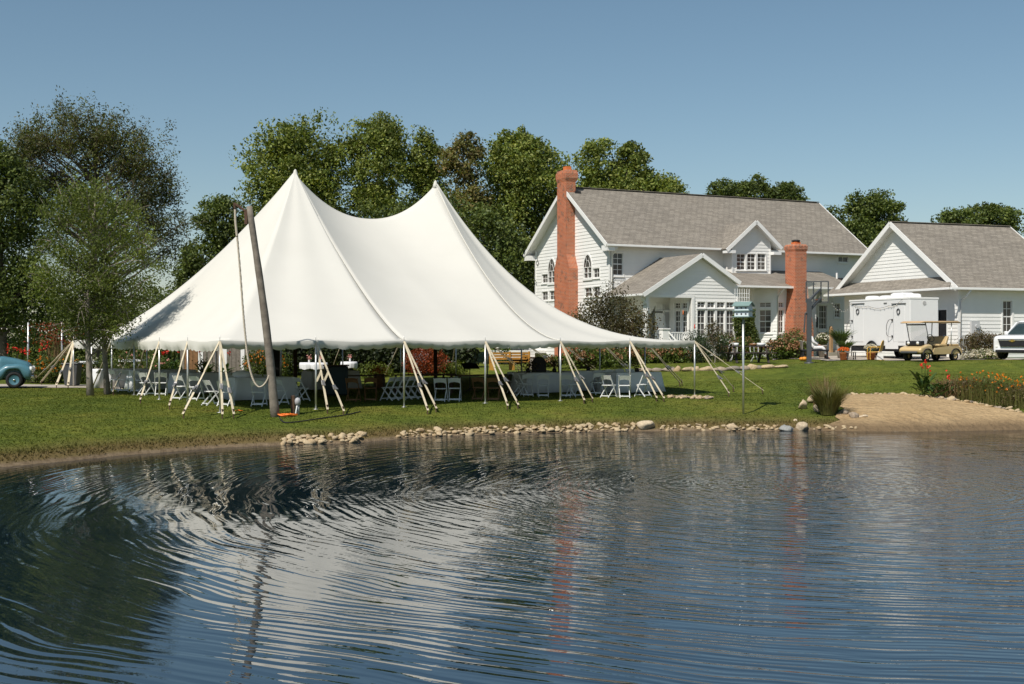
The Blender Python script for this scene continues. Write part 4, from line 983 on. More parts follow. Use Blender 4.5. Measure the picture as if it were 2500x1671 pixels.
def px_blob(x0, x1, y0, y1, Y, base, ry=None, dy=0.0):
    c = at((x0+x1)/2, (y0+y1)/2, Y+dy) - base; rx = (x1-x0)/2/F*Y; rz = (y1-y0)/2/F*Y
    return (c.x, c.y, c.z, rx, ry if ry else rx*0.85, rz)

def tree(name, label, bx, Y, rects, n, size, mat, tr=0.16, seed=1, group=None, bark=None, rc=0.17, twigs=26, stems=None, top=None, up=0.4, fill=0.5, aspect=.55, airy=0, spray=(3, None, 13), dens=1.0):
    rng = np.random.default_rng(seed); base = gnd(bx, Y)
    t_ = thing(name, label, 'tree', base, 0, group)
    blobs = [px_blob(*r_[:4], Y, base, dy=(r_[4] if len(r_) > 4 else 0.0)) for r_ in rects]
    P, cl = clump_points(blobs, int(n*2.5*dens), rng, rc*1.1, fill*.75)
    ns_, Ls, ml = spray; Ls = Ls or 0.2*np.mean([b[3] for b in blobs]); cen_ = np.mean([b[:3] for b in blobs], 0)
    d0 = cl - cen_; d0 /= np.linalg.norm(d0, axis=1, keepdims=True)+1e-9
    D = np.repeat(d0, ns_, 0)*.75 + rng.normal(size=(len(cl)*ns_, 3))*.55 + np.array([0,0,.45]); D /= np.linalg.norm(D, axis=1, keepdims=True)
    C0 = np.repeat(cl, ns_, 0); LL = Ls*rng.uniform(.5, 1.3, len(C0)); tt = rng.uniform(.05, 1, (len(C0), ml))
    SP = C0[:,None,:] + D[:,None,:]*(LL[:,None]*tt)[:,:,None] + rng.normal(size=(len(C0), ml, 3))*(.05+.10*Ls)
    P = np.concatenate([P, SP.reshape(-1,3)])
    P = P[P[:,2] > 0.1]
    leaf_obj('crown', P, size*.92, mat, t_, seed, up, aspect)
    zt = max(b[2]+b[5]*0.55 for b in blobs); cxm = np.average([b[0] for b in blobs], weights=[b[3] for b in blobs])
    for (sx, sy, srad) in (stems or [(0,0,tr)]):
        mb = MB(); pts = []; rs = []
        for i in range(9):
            q = i/8; pts.append(Vector((sx + (cxm-sx)*q**1.5*0.8 + 0.10*math.sin(q*5+seed), sy + 0.1*math.sin(q*4+seed*2), -0.15 + zt*q))); rs.append(srad*(1.25 if i == 0 else 1)*(1-0.8*q))
        mb.tube(pts, rs, 10)
        idx = rng.permutation(len(cl))[:twigs]
        for j in idx:
            e = Vector(cl[j].tolist()); hz = min(max(0.18*zt, e.z - (0.5+rng.uniform(0,.25))*math.hypot(e.x-cxm*.5, e.y) - .3), zt*.92)
            q = max(0, min(1, (hz+.15)/zt)); i0 = min(7, int(q*8)); s_ = pts[i0].lerp(pts[i0+1], q*8-i0)
            mid = s_.lerp(e, .5) + Vector((rng.uniform(-.2,.2), rng.uniform(-.2,.2), rng.uniform(-.1,.25)))
            r0 = max(.02, srad*.42*(1-q*.6)); mb.tube([s_, mid, e], [r0, r0*.6, r0*.2], 5, cap=False)
        if airy:
            for j in range(airy):
                i_ = int(rng.integers(len(C0))); e = Vector(C0[i_].tolist()); d = Vector(D[i_].tolist())*float(LL[i_]); mb.tube([e, e+d*.5+Vector((0,0,.03)), e+d*1.08], [.020,.013,.005], 4, cap=False)
        mb.build('trunk', bark or M_BARK, t_, True)
    return t_

def bush(name, label, cat, rect, Y, n, size, mat, seed=1, group=None, bloom=None, ry=None, rc=.22, stems=True, up=.5, lobes=5, base_y=None, fill=.55):
    """shrub: several overlapping lobes filled with leaves, stems below"""
    rng = np.random.default_rng(seed); x0, x1, y0, y1 = rect; base = gnd((x0+x1)/2, Y)
    t_ = thing(name, label, cat, base, 0, group)
    h = at(0, y0, Y).z - base.z; zb = max(0.0, at(0, y1, Y).z - base.z); wd = (x1-x0)/F*Y; blobs = []
    for k in range(lobes):
        f = (k+.5)/lobes; cx_ = -wd/2 + wd*f; rr = wd/lobes*rng.uniform(.75,1.0) if lobes > 1 else wd/2
        hk = (h-zb)*(1.0 if k == lobes//2 else rng.uniform(.78,1.0)); hk *= 1 - .25*abs(2*f-1)**2 if lobes > 1 else 1
        blobs.append((cx_, rng.uniform(-.2,.2)*wd*.3, zb+hk*.5, rr, (ry or min(wd*.4, 1.2)), hk*.52))
    P, cl = clump_points(blobs, n, rng, rc, fill); P = P[P[:,2] > 0.02]
    leaf_obj('foliage', P, size, mat, t_, seed, up)
    if stems:
        mb = MB()
        for j in range(min(10, len(cl))):
            e = Vector(cl[rng.integers(len(cl))].tolist()); mb.tube([Vector((e.x*.25, e.y*.25, -.05)), Vector((e.x*.6, e.y*.6, e.z*.5)), e], [.025,.018,.008], 5, cap=False)
        mb.build('stems', M_BARK, t_)
    if bloom:
        bm_, nb, bs, rad = bloom; pts = []
        for k in range(nb):
            b = blobs[rng.integers(len(blobs))]; d = rng.normal(size=3); d[1] = -abs(d[1]); d[2] = abs(d[2])*.9; d /= np.linalg.norm(d)
            c = np.array(b[:3]) + d*np.array(b[3:6])*rng.uniform(.9,1.08); m_ = rng.normal(size=(max(6, int(34*(rad/.12)**1.0)),3)); m_ /= np.linalg.norm(m_, axis=1, keepdims=True); pts.append(c + m_*rad*rng.uniform(.7,1.2))
        o = leaf_obj('blooms', np.concatenate(pts), bs, bm_, t_, seed+5, .3, .9); o['kind'] = 'stuff'
    return t_

# trees behind the tent and house
GR = 'trees in the row behind the tent'
tree('poplar_tree', 'broad dense green poplar at the left end of the tall row behind the tent', 705, 88, [(598,760,300,560),(660,850,276,500),(596,700,430,690),(700,862,440,700),(610,850,520,760),(640,830,340,620)], 17000, .26, G_POP, .26, 3, GR, twigs=34)
tree('poplar_tree', 'pale green poplar with upright crown rising above the dip between the tent peaks', 915, 89, [(838,1000,300,520),(850,990,285,420),(840,1005,440,640),(860,1000,560,780)], 11000, .25, G_POP, .24, 4, GR, bark=M_BARKL, twigs=34)
tree('poplar_tree', 'narrow sparse poplar with pointed top left of the right tent peak', 1035, 90, [(995,1078,310,460),(1000,1090,420,600),(1005,1095,560,780)], 6000, .24, G_POP, .18, 5, GR, bark=M_BARKL, twigs=26, rc=.22)
tree('cottonwood_tree', 'thin half-bare browning tree just right of the right tent peak', 1130, 88, [(1082,1180,330,450),(1095,1190,430,600),(1090,1180,560,760)], 5200, .23, G_POPB, .2, 6, GR, bark=M_BARKL, twigs=44, rc=.2, airy=40)
tree('poplar_tree', 'full round-headed green poplar behind the brick chimney', 1280, 90, [(1180,1360,325,540),(1230,1400,350,560),(1190,1310,316,430),(1180,1330,500,720),(1280,1420,470,700)], 15000, .26, G_POP, .26, 7, GR, twigs=34)
tree('oak_tree', 'twin-crowned green tree rising behind the left end of the house roof', 1520, 98, [(1400,1510,335,520),(1500,1600,345,520),(1420,1640,420,640),(1560,1672,420,600)], 14000, .27, G_POP, .26, 8, GR, twigs=30)
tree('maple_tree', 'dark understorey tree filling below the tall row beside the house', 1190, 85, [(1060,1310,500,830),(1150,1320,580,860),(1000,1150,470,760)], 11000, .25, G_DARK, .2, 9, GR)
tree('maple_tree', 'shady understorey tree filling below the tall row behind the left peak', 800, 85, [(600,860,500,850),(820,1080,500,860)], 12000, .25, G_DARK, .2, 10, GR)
GF_ = 'distant trees beyond the roofs'
tree('oak_tree', 'low wide dark tree showing just above the middle of the long house ridge', 1840, 130, [(1726,1840,440,560),(1800,1900,436,560),(1870,1958,440,560)], 8000, .33, G_DARK, .3, 11, GF_)
tree('oak_tree', 'round dark tree in the gap between the house and the garage roof', 2110, 112, [(2030,2150,478,620),(2080,2205,470,620),(2020,2200,540,700)], 9000, .30, G_DARK, .3, 12, GF_)
tree('oak_tree', 'dark spreading tree just above the garage ridge', 2385, 120, [(2282,2390,505,620),(2360,2480,493,600),(2330,2490,540,690)], 8000, .31, G_DARK, .3, 13, GF_)
# left side
GL = 'trees at the left end of the garden'
tree('locust_tree', 'tall wide airy locust tree with thin browning top behind the small olive tree', 235, 68, [(20,240,300,520),(180,400,290,500),(60,330,268,420),(250,440,380,560),(300,470,440,600),(40,260,430,640),(280,440,540,660),(0,160,330,480)], 13500, .17, G_LOC, .24, 14, GL, twigs=150, rc=.15, airy=420, aspect=.4, fill=.3, spray=(5, 1.1, 20), dens=.45)
tree('olive_toned_tree', 'young olive-green tree with fine foliage standing on the lawn at the tent corner', 219, 43.7, [(95,330,470,650),(150,300,445,560),(65,250,580,770),(210,390,560,760),(110,350,640,800),(150,330,760,830)], 9500, .11, G_OLIVE, .13, 15, GL, bark=M_BARKL, twigs=36, stems=[(0,0,.115),(.30,.9,.105)], rc=.17, airy=160, aspect=.45, spray=(4, .6, 14), dens=.6)
tree('maple_tree', 'dark leafy tree cut by the left edge of the picture', 10, 64, [(-160,100,380,620),(-120,90,520,760),(-150,60,340,480),(-100,130,640,830)], 13000, .2, G_DARK, .26, 16, GL)
tree('ash_tree', 'small open leafy tree between the locust and the tall row', 530, 82, [(470,600,485,600),(440,560,580,700),(520,640,540,700),(430,520,640,760)], 6000, .22, G_DARK, .18, 17, GL, rc=.2, twigs=44, airy=20)
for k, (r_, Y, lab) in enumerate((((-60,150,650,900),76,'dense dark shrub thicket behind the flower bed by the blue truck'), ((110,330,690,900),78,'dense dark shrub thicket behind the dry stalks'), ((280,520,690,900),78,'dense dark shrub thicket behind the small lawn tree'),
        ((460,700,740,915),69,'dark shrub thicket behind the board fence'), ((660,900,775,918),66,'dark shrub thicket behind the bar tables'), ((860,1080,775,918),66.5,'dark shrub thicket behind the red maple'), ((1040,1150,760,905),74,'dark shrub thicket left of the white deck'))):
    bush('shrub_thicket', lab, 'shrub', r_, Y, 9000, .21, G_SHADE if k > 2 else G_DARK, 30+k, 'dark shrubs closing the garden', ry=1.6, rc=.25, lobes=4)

# shrubs round the house
bush('serviceberry_shrub', 'tall loose bronze-green shrub in front of the porch corner', 'shrub', (1402,1585,712,880), 63, 12000, .12, G_SERV, 51, lobes=5, rc=.2)
o = bush('serviceberry_shrub', 'wispy bronze-green shrub top against the brick chimney foot', 'shrub', (1440,1560,690,880), 64.5, 4500, .11, G_SERV, 52, lobes=3, rc=.3)
bush('boxwood_shrub', 'round clipped dark green boxwood below the porch railing', 'shrub', (1682,1758,810,884), 59.0, 7500, .075, G_BOX, 53, lobes=2, rc=.22, ry=.85)
for k, (r_, Y, lab) in enumerate((((1380,1500,850,912),56.8,'hydrangea with tan blooms seen through the tent beside the speaker'), ((1500,1600,852,900),59,'hydrangea with tan blooms behind the right tent poles'), ((1585,1690,846,896),59.5,'leafy hydrangea with rosy tan blooms left of the boxwood'),
        ((1762,1860,828,880),62,'hydrangea with brown blooms behind the picnic table'), ((1884,1945,824,876),61.0,'hydrangea with big leaves right of the picnic table'), ((1918,1958,814,874),61.4,'tan hydrangea against the hearth chimney'))):
    bush('hydrangea_shrub', lab, 'shrub', r_, Y, 3000, .13, G_HYD, 60+k, 'hydrangeas along the house', bloom=(G_BLOOM, 26, .085, .15), lobes=3, ry=.7)
bush('rose_shrub', 'open rose bush with pink flowers beside the hearth chimney', 'shrub', (1905,1970,800,860), 62.3, 1100, .09, G_DARK, 70, bloom=(G_PINK, 7, .07, .07), lobes=3, rc=.3)
bush('hedge_shrub', 'dense rounded bronze-green shrub against the garage wall', 'shrub', (2354,2437,815,866), 61.8, 6500, .085, G_BRON, 71, lobes=3, rc=.22, ry=.8)
bush('white_flower_bed', 'low mound of faded white flowers below the garage shrub', 'flower bed', (2352,2440,855,878), 60.6, 1800, .09, G_HYD, 72, bloom=(G_WHFL, 75, .07, .09), lobes=6, ry=.5)
bush('window_box_flowers', 'dark red foliage in the garage window box', 'flowers', (2440,2476,810,830), 63.6, 700, .10, G_BRON, 73, lobes=2, ry=.2, stems=False)
# climbing plant on a white trellis
iv = gnd(1820, 69.3); tre = thing('trellis', 'white lattice trellis against the house beside the porch', 'trellis', iv, HF.ang)
zt0, zt1 = at(0, 830, 69.3).z-iv.z, at(0, 705, 69.3).z-iv.z
for i in range(7): MB().box(-.48+i*.16,-.45+i*.16,.32,.34,0,zt1).build('lath', M_TRIM, tre)
for j in range(int((zt1-.2)/.22)): MB().box(-.5,.53,.34,.36,.2+j*.22,.23+j*.22).build('lath', M_TRIM, tre)
ivt = thing('climbing_ivy', 'dense green climbing plant covering the trellis', 'climber', iv)
rng = np.random.default_rng(80); zt = at(0, 756, 69.3).z-iv.z
P = np.stack([rng.uniform(-.62,.62,7500), rng.uniform(-.45,.28,7500), rng.uniform(0,1,7500)**.9*zt], 1); P[:,0] *= (1.08-.18*P[:,2]/zt); P[:,0] += .12*np.sin(P[:,2]*2.3)
leaf_obj('foliage', P, .10, G_IVY, ivt, 81, .3, .7, np.tile(np.array([[-.2,-1,.3]]), (len(P),1)))
MB().tube([(0,.1,-.1),(.05,.1,1),(-.05,.1,zt)], .05, 6).build('stem', M_BARK, ivt)
tree('sapling', 'thin sapling with sparse leaves staked on the lawn before the porch windows', 1742, 57.5, [(1728,1756,784,842)], 150, .09, G_BRON, .028, 82, twigs=12, rc=.16, bark=M_BARKL, spray=(1, .2, 4), dens=.5)
# ornamental grass, cannas, wildflowers near the beach
def blades(name, base, n, rad, hmin, hmax, lean, width, mat, parent, seed):
    rng = np.random.default_rng(seed); a = rng.uniform(0, 2*np.pi, n); r0 = rad*np.sqrt(rng.uniform(0,1,n)); h = rng.uniform(hmin, hmax, n)
    b = np.stack([np.cos(a)*r0, np.sin(a)*r0, np.zeros(n)], 1); ln = lean*rng.uniform(.3,1.2,n)*h; dr = np.stack([np.cos(a), np.sin(a), np.zeros(n)], 1)
    m_ = b + dr*(ln*.35)[:,None] + np.array([0,0,1])*(h*.6)[:,None]; tp = b + dr*ln[:,None] + np.array([0,0,1])*h[:,None]
    sd_ = np.stack([-np.sin(a+rng.normal(size=n)), np.cos(a), np.zeros(n)], 1)*width
    q1 = np.stack([b-sd_, b+sd_, m_+sd_, m_-sd_], 1); q2 = np.stack([m_-sd_, m_+sd_, tp+sd_*.15, tp-sd_*.15], 1)
    return link(name, quick_mesh(name, np.concatenate([q1, q2]), 4), mat, parent)
gp = ground(2022, 1014); og = thing('ornamental_grass', 'spiky clump of green and tan ornamental grass at the corner of the sand', 'grass', gp)
blades('blades', gp, 1400, .22, .3, 1.0, .75, .008, G_REED, og, 90)['kind'] = 'stuff'
gp2 = ground(2012, 992); og = thing('seed_grass', 'hazy grey seed heads standing behind the spiky grass clump', 'grass', gp2); o = blades('plumes', gp2, 260, .38, .6, 1.15, .3, .004, G_TAN, og, 91); o['kind'] = 'stuff'
def canna(label, px, h, n, seed, fl=None, nf=3, group='cannas'):
    b = ground(*px) if px[1] > 900 else px; rng = np.random.default_rng(seed); t_ = thing('canna_plant', label, 'plant', b, 0, group)
    for k in range(n):
        a = rng.uniform(0, 6.28); z0 = rng.uniform(.05,.55)*h; L = rng.uniform(.3,.5)*min(h,1.3); w = L*.26; x0, y0 = rng.uniform(-.22,.22), rng.uniform(-.2,.2)
        d = Vector((math.cos(a), math.sin(a), 0)); s_ = Vector((-d.y, d.x, 0)); p = Vector((x0,y0,z0)); rise = rng.uniform(.5,1.1)
        vs_ = []; 
        for i in range(6):
            q = i/5; ww = w*math.sin(math.pi*min(1, q*.92+.06))**.8; c = p + d*L*q*.75 + Vector((0,0,L*rise*q-.35*L*q*q)); vs_ += [c - s_*ww*.5 + Vector((0,0,.03)), c, c + s_*ww*.5 + Vector((0,0,.03))]
        fs = [(i*3+j, i*3+j+1, i*3+j+4, i*3+j+3) for i in range(5) for j in range(2)]
        MB().add(vs_, fs).build('leaf', G_CANNA, t_, True)
    for k in range(nf):
        x0, y0 = rng.uniform(-.3,.3), rng.uniform(-.2,.2); hh = h*rng.uniform(.9,1.15); MB().tube([(x0*.5,y0*.5,0),(x0,y0,hh)], .012, 5).build('stem', G_CANNA, t_)
        m_ = rng.normal(size=(16,3))*np.array([.035,.035,.06]) + np.array([x0,y0,hh+.04]); leaf_obj('flower', m_, .075, fl or G_REDFL, t_, seed+k, .3, .8)['kind'] = 'stuff'
    return t_
canna('broad-leaved canna with red flowers at the back edge of the sand', (2255,970), 1.05, 34, 92)
canna('lower broad-leaved canna right of the red-flowered one on the sand edge', (2305,974), .8, 26, 93, nf=1)
canna('leafy canna leaning over the stones between the two clumps', (2280,973), .65, 18, 94, nf=0)
wb = ground(2430, 990)
for k, (px, n, h, lab) in enumerate((((2345,978),900,.75,'dry tan wildflower stems beside the cannas'), ((2400,988),1100,.95,'wildflower stems with orange blooms above the stone edge'), ((2455,996),1200,1.05,'tall wildflower clump with orange blooms at the right'), ((2515,1003),1000,1.0,'wildflower clump cut by the right edge of the picture'))):
    b = ground(*px) + Vector((0,.7,0)); b.z = gz(b.x, b.y); t_ = thing('wildflowers', lab, 'flowers', b, 0, 'wildflowers by the sand')
    o = blades('stems', b, int(n*.55), .70, h*.25, h, .30, .005, G_TAN if k == 0 else G_REED, t_, 95+k); o['kind'] = 'stuff'
    rng = np.random.default_rng(100+k); P = np.stack([rng.normal(size=1900)*.36, rng.normal(size=1900)*.3, rng.uniform(.05,.85,1900)*h*(1-.25*rng.uniform(0,1,1900))], 1); leaf_obj('foliage', P, .065, G_BRON if k in (1, 3) else (G_HYD if k else G_TAN), t_, 101+k)['kind'] = 'stuff'
    if k:
        c_ = np.stack([rng.normal(size=34)*.4, rng.normal(size=34)*.3-.1, rng.uniform(.45,1.05,34)*h], 1); P = (c_[:,None,:] + rng.normal(size=(34,5,3))*.013).reshape(-1,3); leaf_obj('blooms', P, .06, G_ORFL, t_, 110+k, .2, .9)['kind'] = 'stuff'
# left flower garden behind the lane
for k, (x, Y, h) in enumerate(((55,55.4,1.35),(100,55.8,1.45),(30,56.2,1.4))):
    canna(('canna with red flowers close behind the blue truck hood','tallest red-flowered canna right of the truck hood','canna half hidden by the truck cab')[k], gnd(x, Y), h, 22, 120+k, nf=4, group='cannas by the truck')
for k, (x, Y, h) in enumerate(((430,58.5,1.5),(500,59.5,1.4),(405,58.5,1.3),(548,59.5,1.3))):
    canna(('tall canna before the left end of the board fence','canna before the middle of the board fence','canna left of the board fence','canna before the right end of the board fence')[k], gnd(x, Y), h, 22, 130+k, nf=3, group='cannas by the fence')
for k, (r_, Y, fl, lab) in enumerate((((70,150,868,942),55.2,G_ORFL,'marigold bed with orange flowers right of the truck'), ((130,215,870,942),55.5,G_ORFL,'marigold bed with orange flowers behind the webbing guys'), ((195,290,868,944),55.8,G_WHFL,'bed of small white flowers behind the lawn tree'), ((285,400,850,925),58.0,G_PINK,'mixed flower bed behind the serving tables'),
        ((604,648,842,930),59.5,G_ORFL,'tall orange marigold bush left of the leaning pole'), ((640,697,842,930),60,G_ORFL,'tall orange marigold bush right of the leaning pole'))):
    bush('flower_bush', lab, 'flower bush', r_, Y, 2600, .10, G_HYD if k >= 4 else G_DARK, 140+k, 'flower beds in the garden', bloom=(fl, 26 if k < 4 else 44, .05, .045), lobes=3, ry=.6)
ds = gnd(140, 56.6); t_ = thing('dry_stalks', 'fan of tall dry reddish stalks in the flower bed', 'plant', ds); blades('stalks', ds, 60, .35, 1.6, 2.6, .28, .014, G_TAN, t_, 150)['kind'] = 'stuff'
rng = np.random.default_rng(151); P = np.stack([rng.normal(size=350)*.55, rng.normal(size=350)*.3, rng.uniform(1.7,2.7,350)], 1); leaf_obj('seed_heads', P, .12, G_MAPLE, t_, 152)['kind'] = 'stuff'
bush('maple_shrub', 'red Japanese maple seen under the tent', 'shrub', (1004,1078,846,912), 63.6, 3600, .11, G_MAPLE, 153, lobes=3, ry=.9)
bush('lime_shrub', 'low lime-green shrub seen under the tent', 'shrub', (884,950,884,925), 63.4, 1500, .12, G_LIME, 154, lobes=3)
bush('yellow_shrub', 'low yellowish shrub right of the dark centre pole', 'shrub', (1085,1130,884,925), 64, 1300, .12, G_LIME, 155, lobes=2)
canna('broad banana-like plant before the brick foundation', gnd(1232, 70), 1.5, 26, 156, nf=1, group='cannas by the house')
bush('flower_bush', 'leafy bush at the brick foundation beside the stump planter', 'shrub', (1315,1362,868,925), 62, 1500, .11, G_HYD, 157, lobes=2, bloom=(G_BLOOM, 12, .08, .13))
# ---------------------------------------------------------------- stones
def m_stone(name, c1, c2):
    t = NT(name); oi = t.n('ShaderNodeObjectInfo'); f = t.noise(6, 5)
    c = t.ramp(oi.outputs['Random'], [(0, c1), (0.6, c2), (1, shade(c2, .8))]); c = t.mix(c, t.ramp(f, [(0.3, (.72,.70,.66)), (.7, (1.2,1.18,1.15))]), 1.0, 'MULTIPLY')
    t.l(c, t.p.inputs['Base Color']); t.set(Roughness=.9); t.p.inputs['Specular IOR Level'].default_value = .15; t.bump(t.noise(14, 5), .6, .03); return t.m
M_STONE = m_stone('tan_limestone', (.44,.33,.20), (.55,.44,.29)); M_GREYST = m_stone('grey_fieldstone', (.26,.23,.20), (.38,.31,.24)); M_PALEST = m_stone('pale_boulder', (.54,.43,.29), (.58,.48,.35))
def rock_mesh(seed, flat=.65, sub=2):
    bm = bmesh.new(); bmesh.ops.create_icosphere(bm, subdivisions=sub, radius=1.0); r_ = random.Random(seed)
    ks = [(Vector((r_.gauss(0,1), r_.gauss(0,1), r_.gauss(0,1))).normalized(), r_.uniform(.5,.85)) for _ in range(11)]
    for v in bm.verts:
        n = v.co.normalized(); d = 1.0
        for k, m_ in ks:
            q = n.dot(k)
            if q > m_: d = min(d, m_/q)
        v.co = n*d*(1+.06*math.sin(n.x*5+seed)+.05*math.sin(n.y*7+seed)); v.co.z *= flat
    me = bpy.data.meshes.new('rock'); bm.to_mesh(me); bm.free(); me.polygons.foreach_set('use_smooth', [True]*len(me.polygons)); return me
RK = [rock_mesh(i, .62+.06*(i % 4)) for i in range(9)]
for m_ in RK: m_.materials.append(M_STONE)
RKG = [rock_mesh(20+i, .7) for i in range(6)]
for m_ in RKG: m_.materials.append(M_GREYST)
def stone(parent, p, r, lib=RK, rs=random, flat=1.0):
    o = bpy.data.objects.new('stone', rs.choice(lib)); C.objects.link(o); o.parent = parent; o.location = Vector(p) - parent.location
    o.scale = (r*rs.uniform(.85,1.5), r*rs.uniform(.8,1.1), r*rs.uniform(.65,1.0)*flat); o.rotation_euler = (rs.uniform(-.4,.4), rs.uniform(-.4,.4), rs.uniform(0,6.3)); return o
RS = random.Random(3)
def shore_y(x):
    for (x0,y0),(x1,y1) in zip(shore_px, shore_px[1:]):
        if x0 <= x <= x1: return y0 + (y1-y0)*(x-x0)/(x1-x0)
    return 1050
def stone_run(label, x0, x1, rows, step, r, group='stone edging along the water'):
    e = thing('stone_edging', label, 'stones', on_z((x0+x1)/2, shore_y((x0+x1)/2), 0.0), 0, group); x = x0; n = 0
    while x < x1:
        for k in range(rows):
            if rows > 1 and RS.random() < .18: continue
            xx = x + RS.uniform(-5,5) + k*4; yy = shore_y(min(max(xx,1),2499)) - 0.5 - k*4.6 + RS.uniform(-2,1.2)
            p = ground(xx, yy); rr = r*RS.choice((.5,.65,.8,.9,1,1.1,1.35)); p.z = max(p.z, 0.0) + rr*.10; stone(e, p, rr, RK, RS); n += 1
        x += step*RS.uniform(.8,1.25)
    return n
ns = stone_run('heap of tan stones at the water edge below the leaning pole', 690, 872, 4, 11.5, .112)
ns += stone_run('line of tan stones edging the water before the tent front', 972, 1545, 4, 11.8, .095)
ns += stone_run('line of small tan stones edging the water right of the big boulder', 1606, 1895, 3, 11, .088)
ns += stone_run('row of pale stones along the shore by the sandy beach', 1985, 2092, 2, 17, .12)
def boulder(label, x0, x1, y0, y1, mat, seed, sink=.25, flat=1.0, peak=False):
    b = ground((x0+x1)/2, y1); r = (x1-x0)/2/F*b.y; h = (y1-y0)/F*b.y
    me = rock_mesh(seed, 1.0, 3); me.materials.append(mat); o = link('boulder', me, None); o.location = b + Vector((0, r*.5, h*.5-.04)); o.scale = (r*1.05, r*.8, h*.62); o.rotation_euler = (0,0,seed)
    tag(o, label, 'boulder', 'boulders on the shore'); return o
boulder('large rounded tan boulder at the water edge, biggest on the shore', 1549, 1604, 1027, 1055, M_PALEST, 40)
boulder('squarish tan boulder standing alone among the small shore stones', 1773, 1804, 1034, 1053, M_PALEST, 41)
boulder('low grey boulder half in the water', 1895, 1950, 1036, 1056, m_stone('grey_boulder', (.30,.31,.30), (.36,.37,.36)), 42)
boulder('pointed tan boulder leaning on the low grey one', 1938, 1982, 1030, 1054, M_PALEST, 43)
boulder('small pale stone lying alone on the grass', 1936, 1948, 1021, 1029, M_PALEST, 44)
for k, (a, b_, c_, d_, lab) in enumerate(((1946,1978,975,1000,'pale boulder at the outer corner of the grass clump'),(1968,2000,964,985,'rounded pale boulder behind the grass clump'),(1985,2012,985,1007,'tan boulder at the foot of the grass clump'),(2055,2078,998,1015,'grey boulder right of the grass clump'),(2070,2102,1004,1023,'broad grey boulder at the sand corner'),(2092,2125,1012,1022,'flat tan stone on the sand'))):
    boulder(lab, a, b_, c_, d_, M_PALEST if k < 3 or k == 5 else M_GREYST, 45+k)
e = thing('stone_edging', 'small pale stones along the back edge of the sandy beach', 'stones', ground(2200, 966), 0, 'stone edging round the sand')
pth = [(2064,967),(2130,965),(2210,966),(2290,975),(2340,981),(2390,989),(2450,1001),(2500,1011)]
for (xa,ya),(xb,yb) in zip(pth, pth[1:]):
    n = int((xb-xa)/9)
    for i in range(n):
        q = i/n; p = ground(xa+(xb-xa)*q+RS.uniform(-2,2), ya+(yb-ya)*q+RS.uniform(-1.5,1)); rr = RS.uniform(.06,.13)*(1.0 if xa < 2280 else 1.25); p.z += rr*.3; stone(e, p, rr, RK if RS.random() < .75 else RKG, RS)
e = thing('stone_ring', 'ring of small stones round the tent corner pole', 'stones', ground(1692, 973))
for i in range(58):
    a = RS.uniform(0, 6.283); q = math.sqrt(RS.uniform(.05,1)); x = e.location.x + math.cos(a)*.85*q; y = e.location.y + math.sin(a)*.75*q; rr = RS.uniform(.06,.12); stone(e, (x, y, gz(x,y)+rr*.4), rr, RK if RS.random() < .6 else RKG, RS)
e = thing('retaining_wall', 'low dry wall of mixed boulders below the picnic lawn', 'wall', ground(1750, 903))
x = 1560
while x < 1900:
    w_ = RS.uniform(20, 46); f_ = (x-1560)/340; yb = 908 - 4*f_ - 12*max(0, f_-.55); hh = (17 if f_ < .75 else 17-34*(f_-.75))
    b = ground(x+w_/2, yb); r = w_/2/F*b.y; o = stone(e, b + Vector((0, r*.3, .06)), r, RKG if RS.random() < .55 else RK, RS); o.scale = (r*1.15, r*.8, max(.08, hh/F*b.y*.85)); o.rotation_euler = (0,0,RS.uniform(-.3,.3)); x += w_*.72

# ---------------------------------------------------------------- grass tufts over the lawn in view
rng = np.random.default_rng(200); n = 420000
xp = rng.uniform(-40, 2560, n); Yq = 24.5 + 40.5*rng.uniform(0, 1, n)**1.2; Xq = (xp-CX)/F*Yq
d_ = sdist(Xq, Yq); Zq = gza(Xq, Yq)
def inside(poly, X, Y):
    ins = np.zeros(X.shape, bool); m_ = len(poly)
    for i in range(m_):
        ax, ay = poly[i]; bx_, by = poly[(i+1) % m_]; ins ^= ((ay > Y) != (by > Y)) & (X < (bx_-ax)*(Y-ay)/((by-ay) if abs(by-ay) > 1e-9 else 1e-9)+ax)
    return ins
ok = (d_ > .06 + .30*rng.uniform(0,1,n)**2) & ~inside([(p.x,p.y) for p in beach_poly], Xq, Yq) & ~inside([(p.x,p.y) for p in drive], Xq, Yq) & ~inside([(p.x,p.y) for p in pth_ground], Xq, Yq) & (Yq < 60.5 + .0*Xq) & ~((Yq > 53) & (Xq < -15))
Xq, Yq, Zq, d_ = Xq[ok], Yq[ok], Zq[ok], d_[ok]; n = len(Xq)
h_ = rng.uniform(.014, .034, n)*(1 + 1.2*(d_ < .7))*np.where(Yq > 51, .55, 1); a_ = rng.uniform(0, 6.283, n); w_ = rng.uniform(.012, .03, n)
b_ = np.stack([Xq, Yq, Zq-.005], 1); s_ = np.stack([np.cos(a_)*w_, np.sin(a_)*w_, np.zeros(n)], 1); l_ = np.stack([rng.normal(size=n)*.02, rng.normal(size=n)*.02, h_], 1)
gr = link('grass', quick_mesh('grass', np.stack([b_-s_, b_+s_, b_+l_], 1), 3), M_BLADE); tag(gr, 'short mown grass blades of the lawn', 'grass', kind='stuff')

